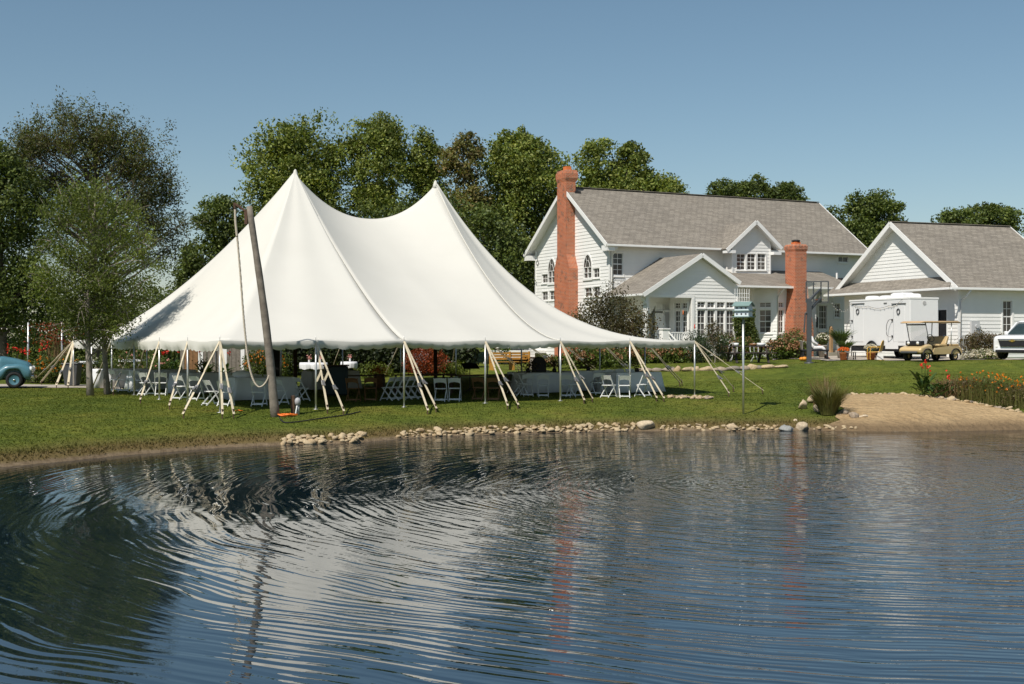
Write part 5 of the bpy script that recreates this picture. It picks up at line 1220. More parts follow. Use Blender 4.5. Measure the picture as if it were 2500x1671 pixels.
# ---------------------------------------------------------------- chairs and tables
def make_chair(mat=M_PLASTIC, name='folding_chair', label='white folding chair', group='white folding chairs'):
    t_ = thing(name, label, 'chair', (0,0,0), 0, group)
    for s in (-1, 1):
        MB().bar((s*.205,.23,0),(s*.205,-.20,.80),.035,.022,(1,0,0)).build('back_post', mat, t_)
        MB().bar((s*.175,-.27,0),(s*.175,.16,.45),.033,.022,(1,0,0)).build('leg', mat, t_)
    MB().box(-.19,.19,-.16,.20,.425,.455).build('seat', mat, t_, bevel=.012)
    pr = [(-.205,.60),(-.13,.645),(0,.66),(.13,.645),(.205,.60),(.205,.775),(.12,.80),(0,.805),(-.12,.80),(-.205,.775)]
    MB().prism([(x, -.20+(.80-z)*.54-.012, z) for x, z in pr], (0,.02,.0)).build('backrest', mat, t_)
    MB().box(-.205,.205,.185,.21,.05,.085).build('stretcher', mat, t_); MB().box(-.175,.175,-.245,-.22,.05,.085).build('stretcher', mat, t_)
    return t_
ch0 = make_chair(); used = [False]
def chair(p, face, label, src=None, group=None):
    """face = heading in degrees the sitter looks (0 = +X, 90 = away from the camera)"""
    src = src or ch0
    if src is ch0 and not used[0]: used[0] = True; o = ch0
    else: o = copy_tree(src)
    return place(o, p, R(face-90), label, group)
def cloth_mesh(L, W_, H, seed):
    mb = MB(); n = 88; rings = []
    for k, (z, g) in enumerate(((H+.012, -.02), (H+.006, .012), (H-.05, .02), (H*.55, .05), (.02, .10))):
        ring_ = []
        for i in range(n):
            t_ = i/n*4; sd = int(t_); q = t_-sd; hl, hw = L/2+g, W_/2+g
            x, y = [(-hl+2*hl*q,-hw),(hl,-hw+2*hw*q),(hl-2*hl*q,hw),(-hl,hw-2*hw*q)][sd]
            amp = .035*max(0, (H-z)/H); wv = math.sin(i*1.15+seed)+.6*math.sin(i*.53+seed*2); l_ = math.hypot(x, y); x += x/l_*amp*wv; y += y/l_*amp*wv*1.2
            ring_.append((x, y, z))
        rings.append(ring_)
    mb.loft(rings[::-1]); return mb
TDEG = math.degrees(TTH)
def table(px, lab, L=2.0, W_=1.0, rot=None, cloth=True, mat=None, clab=None, seed=1, H=.75):
    p = ground(*px) if isinstance(px, tuple) else px; rz = R(TDEG if rot is None else rot)
    t_ = thing('banquet_table', lab, 'table', p, rz, 'tables under the tent'); m_ = mat or M_WOODB
    MB().box(-L/2,L/2,-W_/2,W_/2,H-.035,H).build('tabletop', m_, t_, bevel=.006)
    for sx in (-1,1):
        for sy in (-1,1): MB().bar((sx*(L/2-.12),sy*(W_/2-.1),0),(sx*(L/2-.14),sy*(W_/2-.12),H-.04),.06,.06).build('leg', m_, t_)
    if cloth:
        o = cloth_mesh(L, W_, H, seed).build('tablecloth', M_CLOTH, None, True); o.location = p; o.rotation_euler = (0,0,rz); tag(o, clab or lab.replace('table', 'tablecloth'), 'tablecloth', 'white tablecloths')
    return p
TABS = [((648,978),'cloth-covered table just behind the leaning pole'),((505,962),'cloth-covered table behind the tent corner guys'),((405,952),'cloth-covered table inside the left side of the tent'),((300,948),'cloth-covered table at the far left of the tent'),
        ((1560,962),'cloth-covered table at the right end of the tent'),((1345,961),'cloth-covered table before the black speaker'),((1455,955),'cloth-covered table between the right side poles'),((820,952),'cloth-covered table deep in the shade left of the bar')]
TP = {}
for k, (px, lab) in enumerate(TABS):
    p = ground(*px); p = p + Vector((tv.x, tv.y, 0))*.5; p.z = gz(p.x, p.y); TP[k] = table(p, 'folding '+lab.replace('cloth-covered ', ''), seed=k*1.7+1, clab='white floor-length cloth on the '+lab.replace('cloth-covered ', ''), L=2.1 if k != 2 else 2.4)
cl = [((443,976),60,'white folding chair in sun at the left side of the tent'),((478,978),75,'white folding chair half in sun beside the corner guys'),((517,990),40,'white folding chair turned sideways by the tent corner pole'),((551,992),80,'white folding chair just right of the tent corner pole'),
      ((632,992),85,'white folding chair in shade left of the leaning pole'),((682,988),65,'white folding chair directly behind the leaning pole'),((735,980),40,'white folding chair in shade left of the second side pole'),
      ((338,958),70,'white folding chair far inside the left tent side'),((358,966),60,'white folding chair behind the left guy strap'),((393,966),100,'white folding chair beside the left cloth'),((276,956),70,'white folding chair by the lawn tree trunk'),((300,957),110,'white folding chair between two left side poles'),
      ((1076,981),84,'left of two white chairs side by side in the middle'),((1110,980),88,'right of two white chairs side by side in the middle'),
      ((1270,967),30,'white chair set sideways in shade behind the ratchets'),((1287,968),100,'white chair at the shaded blue-looking cloth'),((1326,970),92,'white chair seen squarely from behind at the shaded cloth'),((1383,970),80,'white chair right of the pole under the right seam'),((1402,969),130,'white chair turned away beside the right seam pole'),
      ((1458,964),110,'white chair deep in shade between the right guys'),((1486,971),50,'white chair set at an angle before the right cloth'),((1524,972),90,'white chair squarely behind the right side pole'),((1570,969),130,'white chair at the right end of the tent')]
for px, fa, lab in cl: chair(ground(*px), fa, lab)
for i, x in enumerate((950,966,982,998,1014)): chair(ground(x, 978-i*1.0), 150, 'white folding chair in the shaded side-on row', group='row of chairs seen from the side')
for k, (a_, s_) in enumerate(((200,1.5),(230,1.45),(310,1.5),(340,1.4))):
    for t_i in (0, 4, 5):
        p = TP[t_i] + Vector((math.cos(R(a_+TDEG+60)), math.sin(R(a_+TDEG+60)), 0))*.0 + Vector((tv.x, tv.y, 0))*.85 + Vector((tu.x, tu.y, 0))*(-.75+.5*k); p.z = gz(p.x, p.y)
        chair(p, 270+TDEG, 'white folding chair '+{0:'beyond the cloth table behind the leaning pole',4:'beyond the cloth table at the right tent end',5:'beyond the cloth table before the black speaker'}[t_i], group='chairs behind the cloths')
# bare farm tables with brown chairs in the middle of the tent
for k, (px, lab) in enumerate((((880,965),'dark wooden farm table beside the teal bar'),((1190,966),'dark wooden farm table right of the centre pole'),((1050,962),'long dark table behind the two white chairs'))):
    p = ground(*px) + Vector((tv.x, tv.y, 0))*.5; p.z = gz(p.x, p.y); table(p, lab, 2.4, .9, cloth=False, mat=M_WOODD)
bc0 = make_chair(M_WOODB, 'wooden_chair', 'brown wooden chair pulled up to the farm table by the teal bar', 'brown wooden chairs'); place(bc0, ground(862, 981), R(80-90))
for px, fa, lab in (((905,980),95,'brown wooden chair right of the first at the farm table'),((1205,979),85,'brown wooden chair at the farm table right of the centre pole'),((1170,978),70,'brown wooden chair left of the third tent pole')): chair(ground(*px), fa, lab, bc0, 'brown wooden chairs')
# folded linen, centrepieces
o = MB(); o.ball((0,0,.10), .30, 12, 7, (1.2,.8,.5)); o = o.build('napkin_heap', M_CLOTH, None, True); o.location = TP[0] + Vector((-.55,-.2,.75)); tag(o, 'rumpled white linen heaped on the table by the leaning pole', 'linen')
for k, (t_i, dx, m_, lab) in enumerate(((1,0,G_HYD,'leafy centrepiece on the table behind the corner guys'),(4,.3,G_BRON,'dark flower centrepiece on the right end table'),(5,.5,G_BRON,'dark flower centrepiece before the speaker'),(6,0,G_BRON,'dark flower centrepiece between the right poles'),(5,-.7,G_BRON,'dark flower centrepiece left on the speaker table'))):
    b = TP[t_i] + Vector((tu.x*dx, tu.y*dx, .76)); t_ = thing('centrepiece', lab, 'flowers', b, 0, 'centrepieces on the tables')
    MB().lathe([(.07,0),(.09,.08),(.05,.16)], 10).build('vase', M_BLACK, t_, True); rg = np.random.default_rng(300+k); leaf_obj('flowers', rg.normal(size=(160,3))*np.array([.15,.13,.11])+np.array([0,0,.30]), .09, m_, t_, 310+k)['kind'] = 'stuff'
# cocktail tables
def cocktail(px, lab, full, w_=.78):
    p = gnd(*px); t_ = thing('cocktail_table', lab, 'table', p, 0, 'tall cocktail tables'); H = 1.06
    MB().lathe([(w_/2,H-.03),(w_/2,H)], 20).build('tabletop', M_WOODD, t_)
    for s in (-1,1): MB().bar((s*.26,-.1,0),(-s*.2,.05,H-.04),.05,.04).build('leg', M_BLACK, t_)
    mb = MB(); n = 40; rg = []
    for z, r_ in ((H+.008,w_/2-.02),(H+.006,w_/2+.008),(H-.12,w_/2+.02),((.05 if full else H-.34),w_/2*(.92 if full else 1.0))):
        rg.append([((r_+ .02*math.sin(i*2.2)*(z < H-.05))*math.cos(2*math.pi*i/n), (r_+.02*math.sin(i*2.2)*(z < H-.05))*math.sin(2*math.pi*i/n), z if full or z > H-.2 else z+.06*abs(math.sin(2*math.pi*i/n*2+.6))) for i in range(n)])
    o = mb.loft(rg[::-1], cap=False).add(rg[0], [tuple(range(n))]).build('tablecloth', M_CLOTH, None, True); o.location = p; tag(o, 'white cloth on the '+lab.replace('tall ', ''), 'tablecloth', 'cocktail tablecloths')
    v = thing('flower_vase', 'vase of pink flowers on the '+lab.replace('tall ', ''), 'vase', p+Vector((.05,0,H+.01)), 0, 'flower vases'); MB().lathe([(.03,0),(.05,.06),(.025,.14),(.03,.17)], 10).build('vase', M_PLASTIC, v, True)
    rg_ = np.random.default_rng(int(px[0])); leaf_obj('flowers', rg_.normal(size=(50,3))*.05+np.array([0,0,.24]), .07, G_PINK, v, 5)['kind'] = 'stuff'
cocktail((752,60.2),'tall cocktail table with short cloth and crossed black legs', False); cocktail((779,60.0),'tall cocktail table right of the crossed-leg one', False); cocktail((1028,64.5),'tall cocktail table with floor-length cloth before the red maple', True)
cocktail((852,61),'tall cocktail table behind the teal bar', False)
for k, (px, lab) in enumerate((((205,936),'small white-topped serving table left of the lawn tree'),((322,928),'small white-topped serving table right of the lawn tree'))):
    p = ground(*px); t_ = thing('serving_table', lab, 'table', p, 0, 'serving tables'); MB().box(-.55,.55,-.3,.3,.86,.98).build('tabletop', M_CLOTH, t_, bevel=.02)
    for sx in (-.45,.45): MB().box(sx-.03,sx+.03,-.2,.2,0,.86).build('leg', M_WOODD, t_)
p = ground(878, 972) + Vector((tv.x,tv.y,0))*2.0; p.z = gz(p.x,p.y); t_ = thing('bar_counter', 'dark teal upright bar cabinet under the middle of the tent', 'cabinet', p, TTH*.5); MB().box(-.42,.42,-.25,.25,.05,1.12).build('body', M_TEAL, t_, bevel=.05); MB().box(-.45,.45,-.28,.28,1.12,1.16).build('top', M_WOODD, t_)
p = ground(926, 948); t_ = thing('mum_planter', 'orange mums in a wooden barrel beside the teal bar', 'planter', p); MB().lathe([(.2,0),(.26,.3),(.22,.6)], 14).build('barrel', M_WOODB, t_, True); rg = np.random.default_rng(7); leaf_obj('flowers', rg.normal(size=(500,3))*np.array([.17,.15,.09])+np.array([0,0,.76]), .07, G_MUM, t_, 8, .8)['kind'] = 'stuff'
for k, (px, w_, h_, lab) in enumerate((((1375,966),.55,1.35,'tall black covered loudspeaker at the right of the tent'),((702,946),.5,1.7,'tall black arched cover left of the cocktail tables'))):
    p = ground(*px) + Vector((tv.x,tv.y,0))*1.6; p.z = gz(p.x,p.y); t_ = thing('speaker_cover', lab, 'loudspeaker', p, 0, 'black covered equipment'); n = 10
    MB().prism([(-w_/2,0,0),(w_/2,0,0)] + [(w_/2*math.cos(math.pi*i/n), 0, h_-.3+.3*math.sin(math.pi*i/n)) for i in range(n+1)], (0,.4,0)).build('cover', M_BLACK, t_, bevel=.03)
p = ground(1147, 955); t_ = thing('music_stand', 'black tilted music stand under the back corner of the tent', 'stand', p); MB().bar((0,0,0),(0,0,.95),.03,.03).build('pole', M_BLACK, t_); MB().prism([(-.35,-.1,1.12),(.28,-.1,1.12),(.40,.1,.90),(-.25,.1,.90)], (0,.03,.02)).build('desk', M_BLACK, t_)
for a_ in (0,120,240): MB().bar((0,0,.12),(math.cos(R(a_))*.25,math.sin(R(a_))*.25,0),.02,.02).build('foot', M_BLACK, t_)
yw = pm('honey_wood', (.46,.24,.05), .5, .15, 6, .2, 40)
p = gnd(1250, 66); t_ = thing('garden_bench', 'honey-coloured wooden garden bench before the brick foundation', 'bench', p, R(26))
for i in range(4): MB().box(-1.2,1.2,-.25+i*.13,-.14+i*.13,.42,.455).build('seat_slat', yw, t_)
for i in range(3): MB().box(-1.2,1.2,.27,.30,.55+i*.14,.66+i*.14).build('back_slat', yw, t_)
for sx in (-1.15,0,1.15): MB().box(sx-.04,sx+.04,-.25,.30,0,.42).box(sx-.04,sx+.04,.22,.31,.42,.98).build('leg', yw, t_)
p = gnd(1303, 63); t_ = thing('stump_planter', 'grey tree-stump planter beside the garden bench', 'planter', p); MB().lathe([(.22,0),(.19,.2),(.20,.62),(.17,.64)], 12).build('stump', M_WOODG, t_, True)
# board fence behind the left of the tent
p = gnd(520, 61); fn = thing('board_fence', 'weathered vertical board garden fence behind the left of the tent', 'fence', p)
xx = 440
while xx < 640:
    w_ = RS.uniform(9, 13); c_ = gnd(xx+w_/2, 61)-p; hh = RS.uniform(1.75,2.1); m_ = M_WOODB if 448 < xx < 472 else (M_WHITE if RS.random() < .16 else M_WOODG)
    hw = w_/2/F*61*.92; MB().box(c_.x-hw,c_.x+hw,-.012,.012,c_.z,c_.z+hh).build('board', m_, fn); xx += w_
for x in (446, 505, 565, 632): c_ = gnd(x, 61)-p; MB().box(c_.x-.05,c_.x+.05,.02,.12,c_.z-.1,c_.z+2.0).build('post', M_WOODG, fn)
for z in (.5, 1.5): c0, c1 = gnd(440,61)-p, gnd(640,61)-p; MB().bar(c0+Vector((0,.04,z)), c1+Vector((0,.04,z)), .04, .09).build('rail', M_WOODG, fn)
# ---------------------------------------------------------------- vehicles and driveway things
M_CHROME = pm('chrome', (.7,.7,.7), .12, .03, 5, 0, 30, .6, 1.0)
M_LAMP = pm('headlamp_glass', (.75,.75,.72), .1, .05, 8, 0, 30, .8, 0, None, .6)
M_TANP = pm('beige_body_paint', (.60,.44,.22), .35, .05, 3, 0, 30, .5, 0, (.52,.38,.2), .4)
M_TANR = pm('tan_roof_plastic', (.55,.37,.20), .5, .05, 3)
M_VINYL = pm('tan_vinyl', (.50,.36,.18), .5, .06, 6)
M_CARW = pm('white_car_paint', (.80,.80,.80), .2, .01, 2, 0, 30, .5, 0, None, .8)
M_DGLASS = pm('dark_car_glass', (.03,.045,.045), .05, .2, 2, 0, 30, .8)
M_BLUEP = pm('faded_blue_paint', (.075,.19,.24), .32, .10, 2.5, 0, 30, .5, 0, (.10,.17,.19), .3)
M_GOLD = pm('gold_badge', (.70,.48,.12), .25, .05, 9, 0, 30, .6, .9)
M_TRAIL = pm('white_trailer_skin', (.79,.785,.77), .35, .015, 1.5, .02, 4, .45)
M_DGREY = pm('dark_grey_paint', (.07,.075,.08), .45, .1, 4, 0, 30, .4)

def wheel(parent, c, r, w, axis, rim_mat, name='wheel', rr=.58, spokes=0):
    """tyre, rim and hub on a horizontal axis (unit vector)"""
    ax = Vector((axis[0], axis[1], 0)).normalized(); side = Vector((-ax.y, ax.x, 0)); up = Vector((0,0,1)); at_ = Vector(c); c = Vector((0,0,0))
    def rev(prof, n=22, cap=True):
        mb = MB(); rings = []
        for rad, off in prof: rings.append([c + ax*off + (side*math.cos(2*math.pi*k/n) + up*math.sin(2*math.pi*k/n))*rad for k in range(n)])
        return mb.loft(rings, cap)
    ty = rev([(r*rr,-w/2),(r*.93,-w/2),(r,-w*.32),(r,w*.32),(r*.93,w/2),(r*rr,w/2),(r*rr,-w/2)], cap=False).build(name, M_RUBBER, parent, True, loc=at_)
    rev([(r*.15,w*.30),(r*rr*.6,w*.34),(r*rr*.92,w*.44),(r*rr*1.03,w*.50),(r*rr*1.03,-w*.3)][::-1]).build('rim', rim_mat, ty, True)
    rev([(.01,w*.36),(r*.16,w*.36),(r*.13,w*.52),(.01,w*.54)]).build('hub', M_CHROME, ty, True)
    if spokes:
        for k in range(spokes):
            a = 2*math.pi*k/spokes; d = side*math.cos(a)+up*math.sin(a); MB().bar(c+ax*w*.46+d*r*.1, c+ax*w*.50+d*r*rr, .07*r/.35, .04, ax).build('spoke', M_CHROME, ty)
    return ty

def rrect(x, w, z0, z1, rb=.12, rt=.15, n=4, wt=None):
    """rounded section across a body at station x"""
    wt = wt or w; pts = []
    for cx_, cz, r, a0 in ((w-rb, z0+rb, rb, -90), (wt-rt, z1-rt, rt, 0), (-wt+rt, z1-rt, rt, 90), (-w+rb, z0+rb, rb, 180)):
        for k in range(n+1): a = R(a0+90*k/n); pts.append((x, cx_+r*math.cos(a), cz+r*math.sin(a)))
    return pts

# --- golf cart
gp = gnd(2272, 56.5); gh = math.atan2(-.57, -.82)
cart = thing('golf_cart', 'beige golf cart with tan roof parked on the driveway', 'golf cart', gp + Vector((0,0,.035)), gh); cart.scale = (1.22,1.04,1.0)
prof_f = [(1.20,.34),(1.24,.50),(1.16,.60),(.86,.70),(.62,.74),(.52,.70),(.46,.40),(.46,.32)]
MB().prism([(x,-.56,z) for x, z in prof_f], (0,1.12,0)).build('front_cowl', M_TANP, cart, bevel=.06)
MB().box(-.35,.50,-.56,.56,.28,.36).build('floor', M_DGREY, cart, bevel=.02)
MB().prism([(x,-.57,z) for x, z in [(.55,.30),(.42,.58),(.1,.62),(-.38,.66),(-.95,.66),(-1.18,.56),(-1.24,.40),(-1.2,.34),(-.3,.30)]], (0,.03,0)).build('side_panel', M_TANP, cart)
MB().prism([(x,.54,z) for x, z in [(.55,.30),(.42,.58),(.1,.62),(-.38,.66),(-.95,.66),(-1.18,.56),(-1.24,.40),(-1.2,.34),(-.3,.30)]], (0,.03,0)).build('side_panel', M_TANP, cart)
MB().box(-1.2,-.25,-.54,.54,.34,.655).build('rear_body', M_TANP, cart, bevel=.06)
MB().box(-.40,.12,-.52,.52,.64,.76).build('seat', M_VINYL, cart, bevel=.05); MB().prism([(-.42,-.5,.74),(-.28,-.5,.74),(-.44,-.5,1.12),(-.54,-.5,1.10)], (0,1.0,0)).build('backrest', M_VINYL, cart, bevel=.04)
MB().box(-1.15,-.62,-.48,.48,.66,.76).build('rear_seat', M_VINYL, cart, bevel=.04)
MB().loft([rrect(1.20,.50,1.68,1.72,.02,.02), rrect(1.0,.56,1.70,1.78,.03,.04), rrect(-1.0,.57,1.72,1.80,.03,.04), rrect(-1.24,.50,1.70,1.74,.02,.02)]).build('roof', M_TANR, cart, True)
for y in (-.5,.5):
    MB().tube([(.62,y,.70),(.86,y*.98,1.70)], .018, 8).build('strut', M_DGREY, cart, True); MB().tube([(-.62,y,.66),(-.66,y,1.72)], .02, 8).build('strut', M_ALU, cart, True)
mg = NT('clear_screen'); mg.p.inputs['Base Color'].default_value = (.8,.85,.85,1); tp = mg.n('ShaderNodeBsdfTransparent'); gls = mg.n('ShaderNodeBsdfGlossy'); gls.inputs['Roughness'].default_value = .05; mxs = mg.n('ShaderNodeMixShader'); mxs.inputs[0].default_value = .12
mg.l(tp.outputs[0], mxs.inputs[1]); mg.l(gls.outputs[0], mxs.inputs[2]); mg.l(mxs.outputs[0], mg.out.inputs[0]); M_CLEAR = mg.m
MB().prism([(.63,-.49,.72),(.64,-.49,.72),(.87,-.48,1.68),(.86,-.48,1.68)], (0,.97,0)).build('windscreen', M_CLEAR, cart); MB().bar((.84,-.48,1.62),(.84,.48,1.62),.05,.06).build('screen_bar', M_BLACK, cart)
MB().box(.80,1.02,-.40,.40,.70,.90).build('headlight_panel', M_BLACK, cart, bevel=.03)
for y in (-.24,.24): MB().lathe([(.075,1.02),(.07,1.045),(.01,1.05)], 12, (0,y,.80), 'x').build('headlight', M_LAMP, cart, True)
MB().tube([(.55,.25,.62),(.30,.25,1.0)], .02, 8).build('steering_column', M_BLACK, cart); mb = MB(); cc = Vector((.28,.25,1.02)); mb.tube([cc + Vector((.06*math.sin(R(k*24)),.17*math.cos(R(k*24)),.16*math.sin(R(k*24)))) for k in range(16)], .016, 6); mb.build('steering_wheel', M_BLACK, cart, True)
MB().box(1.22,1.30,-.42,.42,.34,.44).build('bumper', M_DGREY, cart, bevel=.03)
for y in (-.45,.45): MB().tube(spline([Vector(p) for p in ((-1.15,y,.66),(-1.2,y,1.0),(-1.3,y,1.12),(-1.42,y,1.10),(-1.45,y,.7),(-1.6,y,.62),(-1.66,y,.36))], 5), .016, 6).build('rear_rail', M_ALU, cart, True)
MB().box(-1.62,-1.22,-.45,.45,.34,.38).build('rear_step', M_DGREY, cart)
for x in (.82,-.83):
    for s in (-1,1): wheel(cart, (x,s*.46,.225), .225, .19, (0,s), M_TANP, rr=.55).scale = (1/1.22, 1/1.04, 1)
    for s in (-1,1):
        mb = MB(); pts = [Vector((x+.28*math.cos(R(a)), s*.585, .25+.29*math.sin(R(a)))) for a in range(0,181,15)]; mb.tube(pts, .03, 6); mb.build('wheel_arch', M_BLACK, cart, True)

# --- restroom trailer
TF_ = Frame(19.12, 60.0, R(20.0), gz(19.5, 62.0)+.02)
tr_ = thing('restroom_trailer', 'long white restroom trailer with two doors parked against the garage', 'trailer', (19.12, 60.0, TF_.zg), R(20.0))
Lt = TF_.ona(2074, 730, 0)[0]; Wt = TF_.onb(2291, 730, 0)[0]; Ht = TF_.onb(2222, 727, 0)[1]; Hb = TF_.onb(2230, 859, 0)[1]+.12
MB().box(0,Wt,0,Lt,Hb+.15,Ht).build('body', M_TRAIL, tr_, bevel=.03)
MB().box(-.02,Wt+.02,-.02,Lt+.02,Ht-.06,Ht+.02).build('roof_edge', M_TRIM, tr_, bevel=.01)
MB().box(.05,Wt-.05,.1,Lt-.1,Hb-.12,Hb+.15).build('chassis', M_BLACK, tr_)
MB().box(-.012,-.002,.9,1.9,Hb,Hb+.38).build('skirt', M_TRAIL, tr_)
tw = Wall(tr_, (0,0,0), (0,1,0), (-1,0,0))
for k, (x0, x1) in enumerate(((2083,2108),(2181,2209))):
    b0 = TF_.ona(x1, 800, 0)[0]; b1 = TF_.ona(x0, 800, 0)[0]; z1 = TF_.ona(x0, 744, 0)[1]; z0 = Hb+.35
    dr_ = tw.bx(MB(), b0, b1, z0, z1, .003, .018).build('door', M_TRAIL, tr_, bevel=.008)
    tw.bx(MB(), b1-.05, b1-.02, z0, z1, .018, .024).build('door_seal', pm('grey_seal', (.5,.5,.5), .6), dr_)
    tw.bx(MB(), b0-.1, b1+.1, z1+.02, z1+.05, .003, .06).build('drip_rail', M_STEEL, tr_)
    zc_ = TF_.ona((x0+x1)/2, 761, 0)[1]; bc_ = (b0+b1)/2; mb = MB(); pts = [Vector((-.045, bc_+.11*math.cos(R(a_)), zc_+.13*math.sin(R(a_)))) for a_ in range(0,361,24)]; mb.tube(pts, .026, 6); mb.build('door_wreath', M_DGREY, tr_, True)
    MB().tube(spline([Vector((-.03,b1+.06,z0+1.05)),Vector((-.14,b1+.10,z0+1.1)),Vector((-.22,b1+.22,z0+.85)),Vector((-.22,b1+.22,z0+.35)),Vector((-.10,b1+.10,z0+.25)),Vector((-.02,b1+.04,z0+.25))], 4), .018, 6).build('grab_rail', M_STEEL, tr_, True)
    MB().box(-.06,-.02,b1+.01,b1+.08,z0+1.02,z0+1.12).box(-.06,-.02,b1+.01,b1+.08,z0+.22,z0+.32).build('rail_bracket', M_BLACK, tr_)
for bq, w_, h_, L_ in ((.35,.5,.22,.6),(1.15,.75,.30,1.0),(2.45,.5,.20,.6),(3.6,.5,.22,.6)):
    MB().loft([[(.45,bq,Ht),(.45+w_,bq,Ht),(.45+w_,bq+L_,Ht),(.45,bq+L_,Ht)],[(.47,bq+.03,Ht+h_*.8),(.43+w_,bq+.03,Ht+h_*.8),(.43+w_,bq+L_-.03,Ht+h_*.8),(.47,bq+L_-.03,Ht+h_*.8)],[(.55,bq+.12,Ht+h_),(.35+w_,bq+.12,Ht+h_),(.35+w_,bq+L_-.12,Ht+h_),(.55,bq+L_-.12,Ht+h_)]]).build('roof_unit', M_TRAIL, tr_, bevel=.02)
wb_ = TF_.ona(2130, 850, 0)[0]
wheel(tr_, (-.02,wb_,.36), .36, .22, (-1,0), M_CHROME, rr=.62, spokes=5); wheel(tr_, (Wt+.0,wb_,.36), .36, .22, (1,0), M_CHROME, rr=.62)
mb = MB(); pts = [Vector((-.06, wb_+.44*math.cos(R(a_)), .40+.44*math.sin(R(a_)))) for a_ in range(-10,191,12)]; mb.tube(pts, .05, 6); mb.build('fender', M_BLACK, tr_, True)
MB().tube([(Wt*.3,Lt+.05,Hb),(Wt*.5,Lt+1.0,Hb-.05),(Wt*.7,Lt+.05,Hb)], .05, 6).build('tow_frame', M_BLACK, tr_); MB().tube([(Wt*.5,Lt+1.0,Hb+.1),(Wt*.5,Lt+1.0,.0)], .035, 8).build('jack', M_STEEL, tr_)
for (b_, z_) in ((1.9,Ht-.22),): tw.bx(MB(), b_-.12, b_+.12, z_-.03, z_+.03, .003, .02).build('vent', M_STEEL, tr_)
MB().lathe([(.10,-.02),(.10,-.005)], 14, (Wt*.5,0,Ht-.25), 'y').build('round_vent', pm('grey_vent', (.45,.44,.43), .5), tr_)
# string lights on the trailer and by the garden
M_BULB = pm('clear_bulb', (.75,.70,.60), .1, .1, 9, 0, 30, .8)
def lights(label, pts, sag_, nb, group='strings of bulbs'):
    base = pts[0]; t_ = thing('string_lights', label, 'string lights', base, 0, group); path = []
    for a, b in zip(pts, pts[1:]):
        for i in range(10): q = i/10; p = a.lerp(b, q) - base; p.z -= sag_*4*q*(1-q); path.append(p)
    path.append(pts[-1]-base); MB().tube(path, .008, 4).build('cable', M_BLACK, t_)
    for i in range(nb):
        p = path[int((i+.5)/nb*(len(path)-1))]; bl = MB().lathe([(.010,-.005),(.020,-.035),(.020,-.055),(.006,-.07)], 8).build('bulb', M_BULB, t_, True); bl.location = p
    return t_
def TW(a, b, z): p = TF_.world(a, b); return Vector((p.x, p.y, z+TF_.zg))
lights('string of bulbs draped along the trailer side', [TW(-.06,Lt-.1,Ht-.1), TW(-.06,Lt*.66,Ht-.32), TW(-.06,1.6,Ht-.35), TW(-.06,.5,Ht-.05)], .12, 14)
lights('string of bulbs from the hoop to the trailer corner', [at(2030,735,60.5), at(2050,755,62), TW(-.06,Lt-.05,Ht-.3)], .15, 9)

# --- white SUV
sp = ground(2472, 879.5); sh = math.atan2(-.70, -.715); suv = thing('white_suv', 'white sport utility vehicle with black grille and gold badge at the driveway edge', 'car', sp + Vector((.715,.70,0))*2.42 + Vector((0,0,.02)), sh)
st = [(2.36,.78,.42,.82),(2.42,.86,.34,.98),(2.30,.92,.30,1.06),(1.8,.97,.28,1.10),(1.1,.99,.28,1.14),(.2,1.0,.28,1.14),(-1.0,1.0,.28,1.16),(-2.0,.98,.30,1.16),(-2.45,.90,.36,1.10),(-2.52,.82,.45,.98)]
MB().loft([rrect(x, w, z0, z1, .10, .16) for x, w, z0, z1 in st]).build('body', M_CARW, suv, True)
MB().loft([rrect(1.05,.88,1.02,1.14,.02,.05), rrect(.35,.84,1.05,1.66,.05,.10,wt=.70), rrect(-.4,.86,1.05,1.76,.05,.10,wt=.72), rrect(-1.9,.84,1.05,1.74,.05,.10,wt=.70), rrect(-2.45,.80,1.05,1.30,.05,.08,wt=.70)]).build('windows', M_DGLASS, suv, True)
MB().loft([rrect(.30,.69,1.67,1.72,.02,.02), rrect(-.4,.71,1.755,1.80,.02,.02), rrect(-2.0,.69,1.74,1.785,.02,.02), rrect(-2.25,.64,1.66,1.70,.02,.02)]).build('roof', M_CARW, suv, True)
for s in (-1,1): MB().bar((1.06,s*.87,1.13),(.33,s*.70,1.68),.07,.05).build('pillar', M_CARW, suv)
MB().prism([(2.40,-.66,.92),(2.40,.66,.92),(2.40,.56,.58),(2.40,-.56,.58)], (.045,0,0)).build('grille', M_BLACK, suv, bevel=.02)
MB().box(2.425,2.455,-.60,.60,.84,.90).build('grille_bar', M_CHROME, suv, bevel=.01)
MB().prism([(2.45,y,z) for y, z in ((-.16,.86),(-.06,.86),(-.06,.895),(.06,.895),(.06,.86),(.16,.86),(.13,.815),(.06,.815),(.06,.78),(-.06,.78),(-.06,.815),(-.13,.815))], (.02,0,0)).build('badge', M_GOLD, suv)
for s in (-1,1):
    MB().prism([(2.36,s*.62,.98),(2.30,s*.88,1.0),(2.15,s*.95,1.02),(2.15,s*.95,.93),(2.32,s*.88,.90),(2.38,s*.64,.90)], (.035,0,0)).build('headlight', M_LAMP, suv); MB().box(2.28,2.38,s*.78-.08,s*.78+.08,.52,.62).build('fog_light', M_LAMP, suv, bevel=.02)
MB().box(2.30,2.43,-.80,.80,.30,.44).build('bumper_insert', M_BLACK, suv, bevel=.04)
for x in (1.5,-1.45):
    for s in (-1,1): wheel(suv, (x,s*.86,.37), .37, .26, (0,s), M_CHROME, rr=.66, spokes=5)
for s in (-1,1): MB().box(.75,.92,s*1.0-.06,s*1.0+.10,1.12,1.28).build('mirror', M_CARW, suv, bevel=.03)

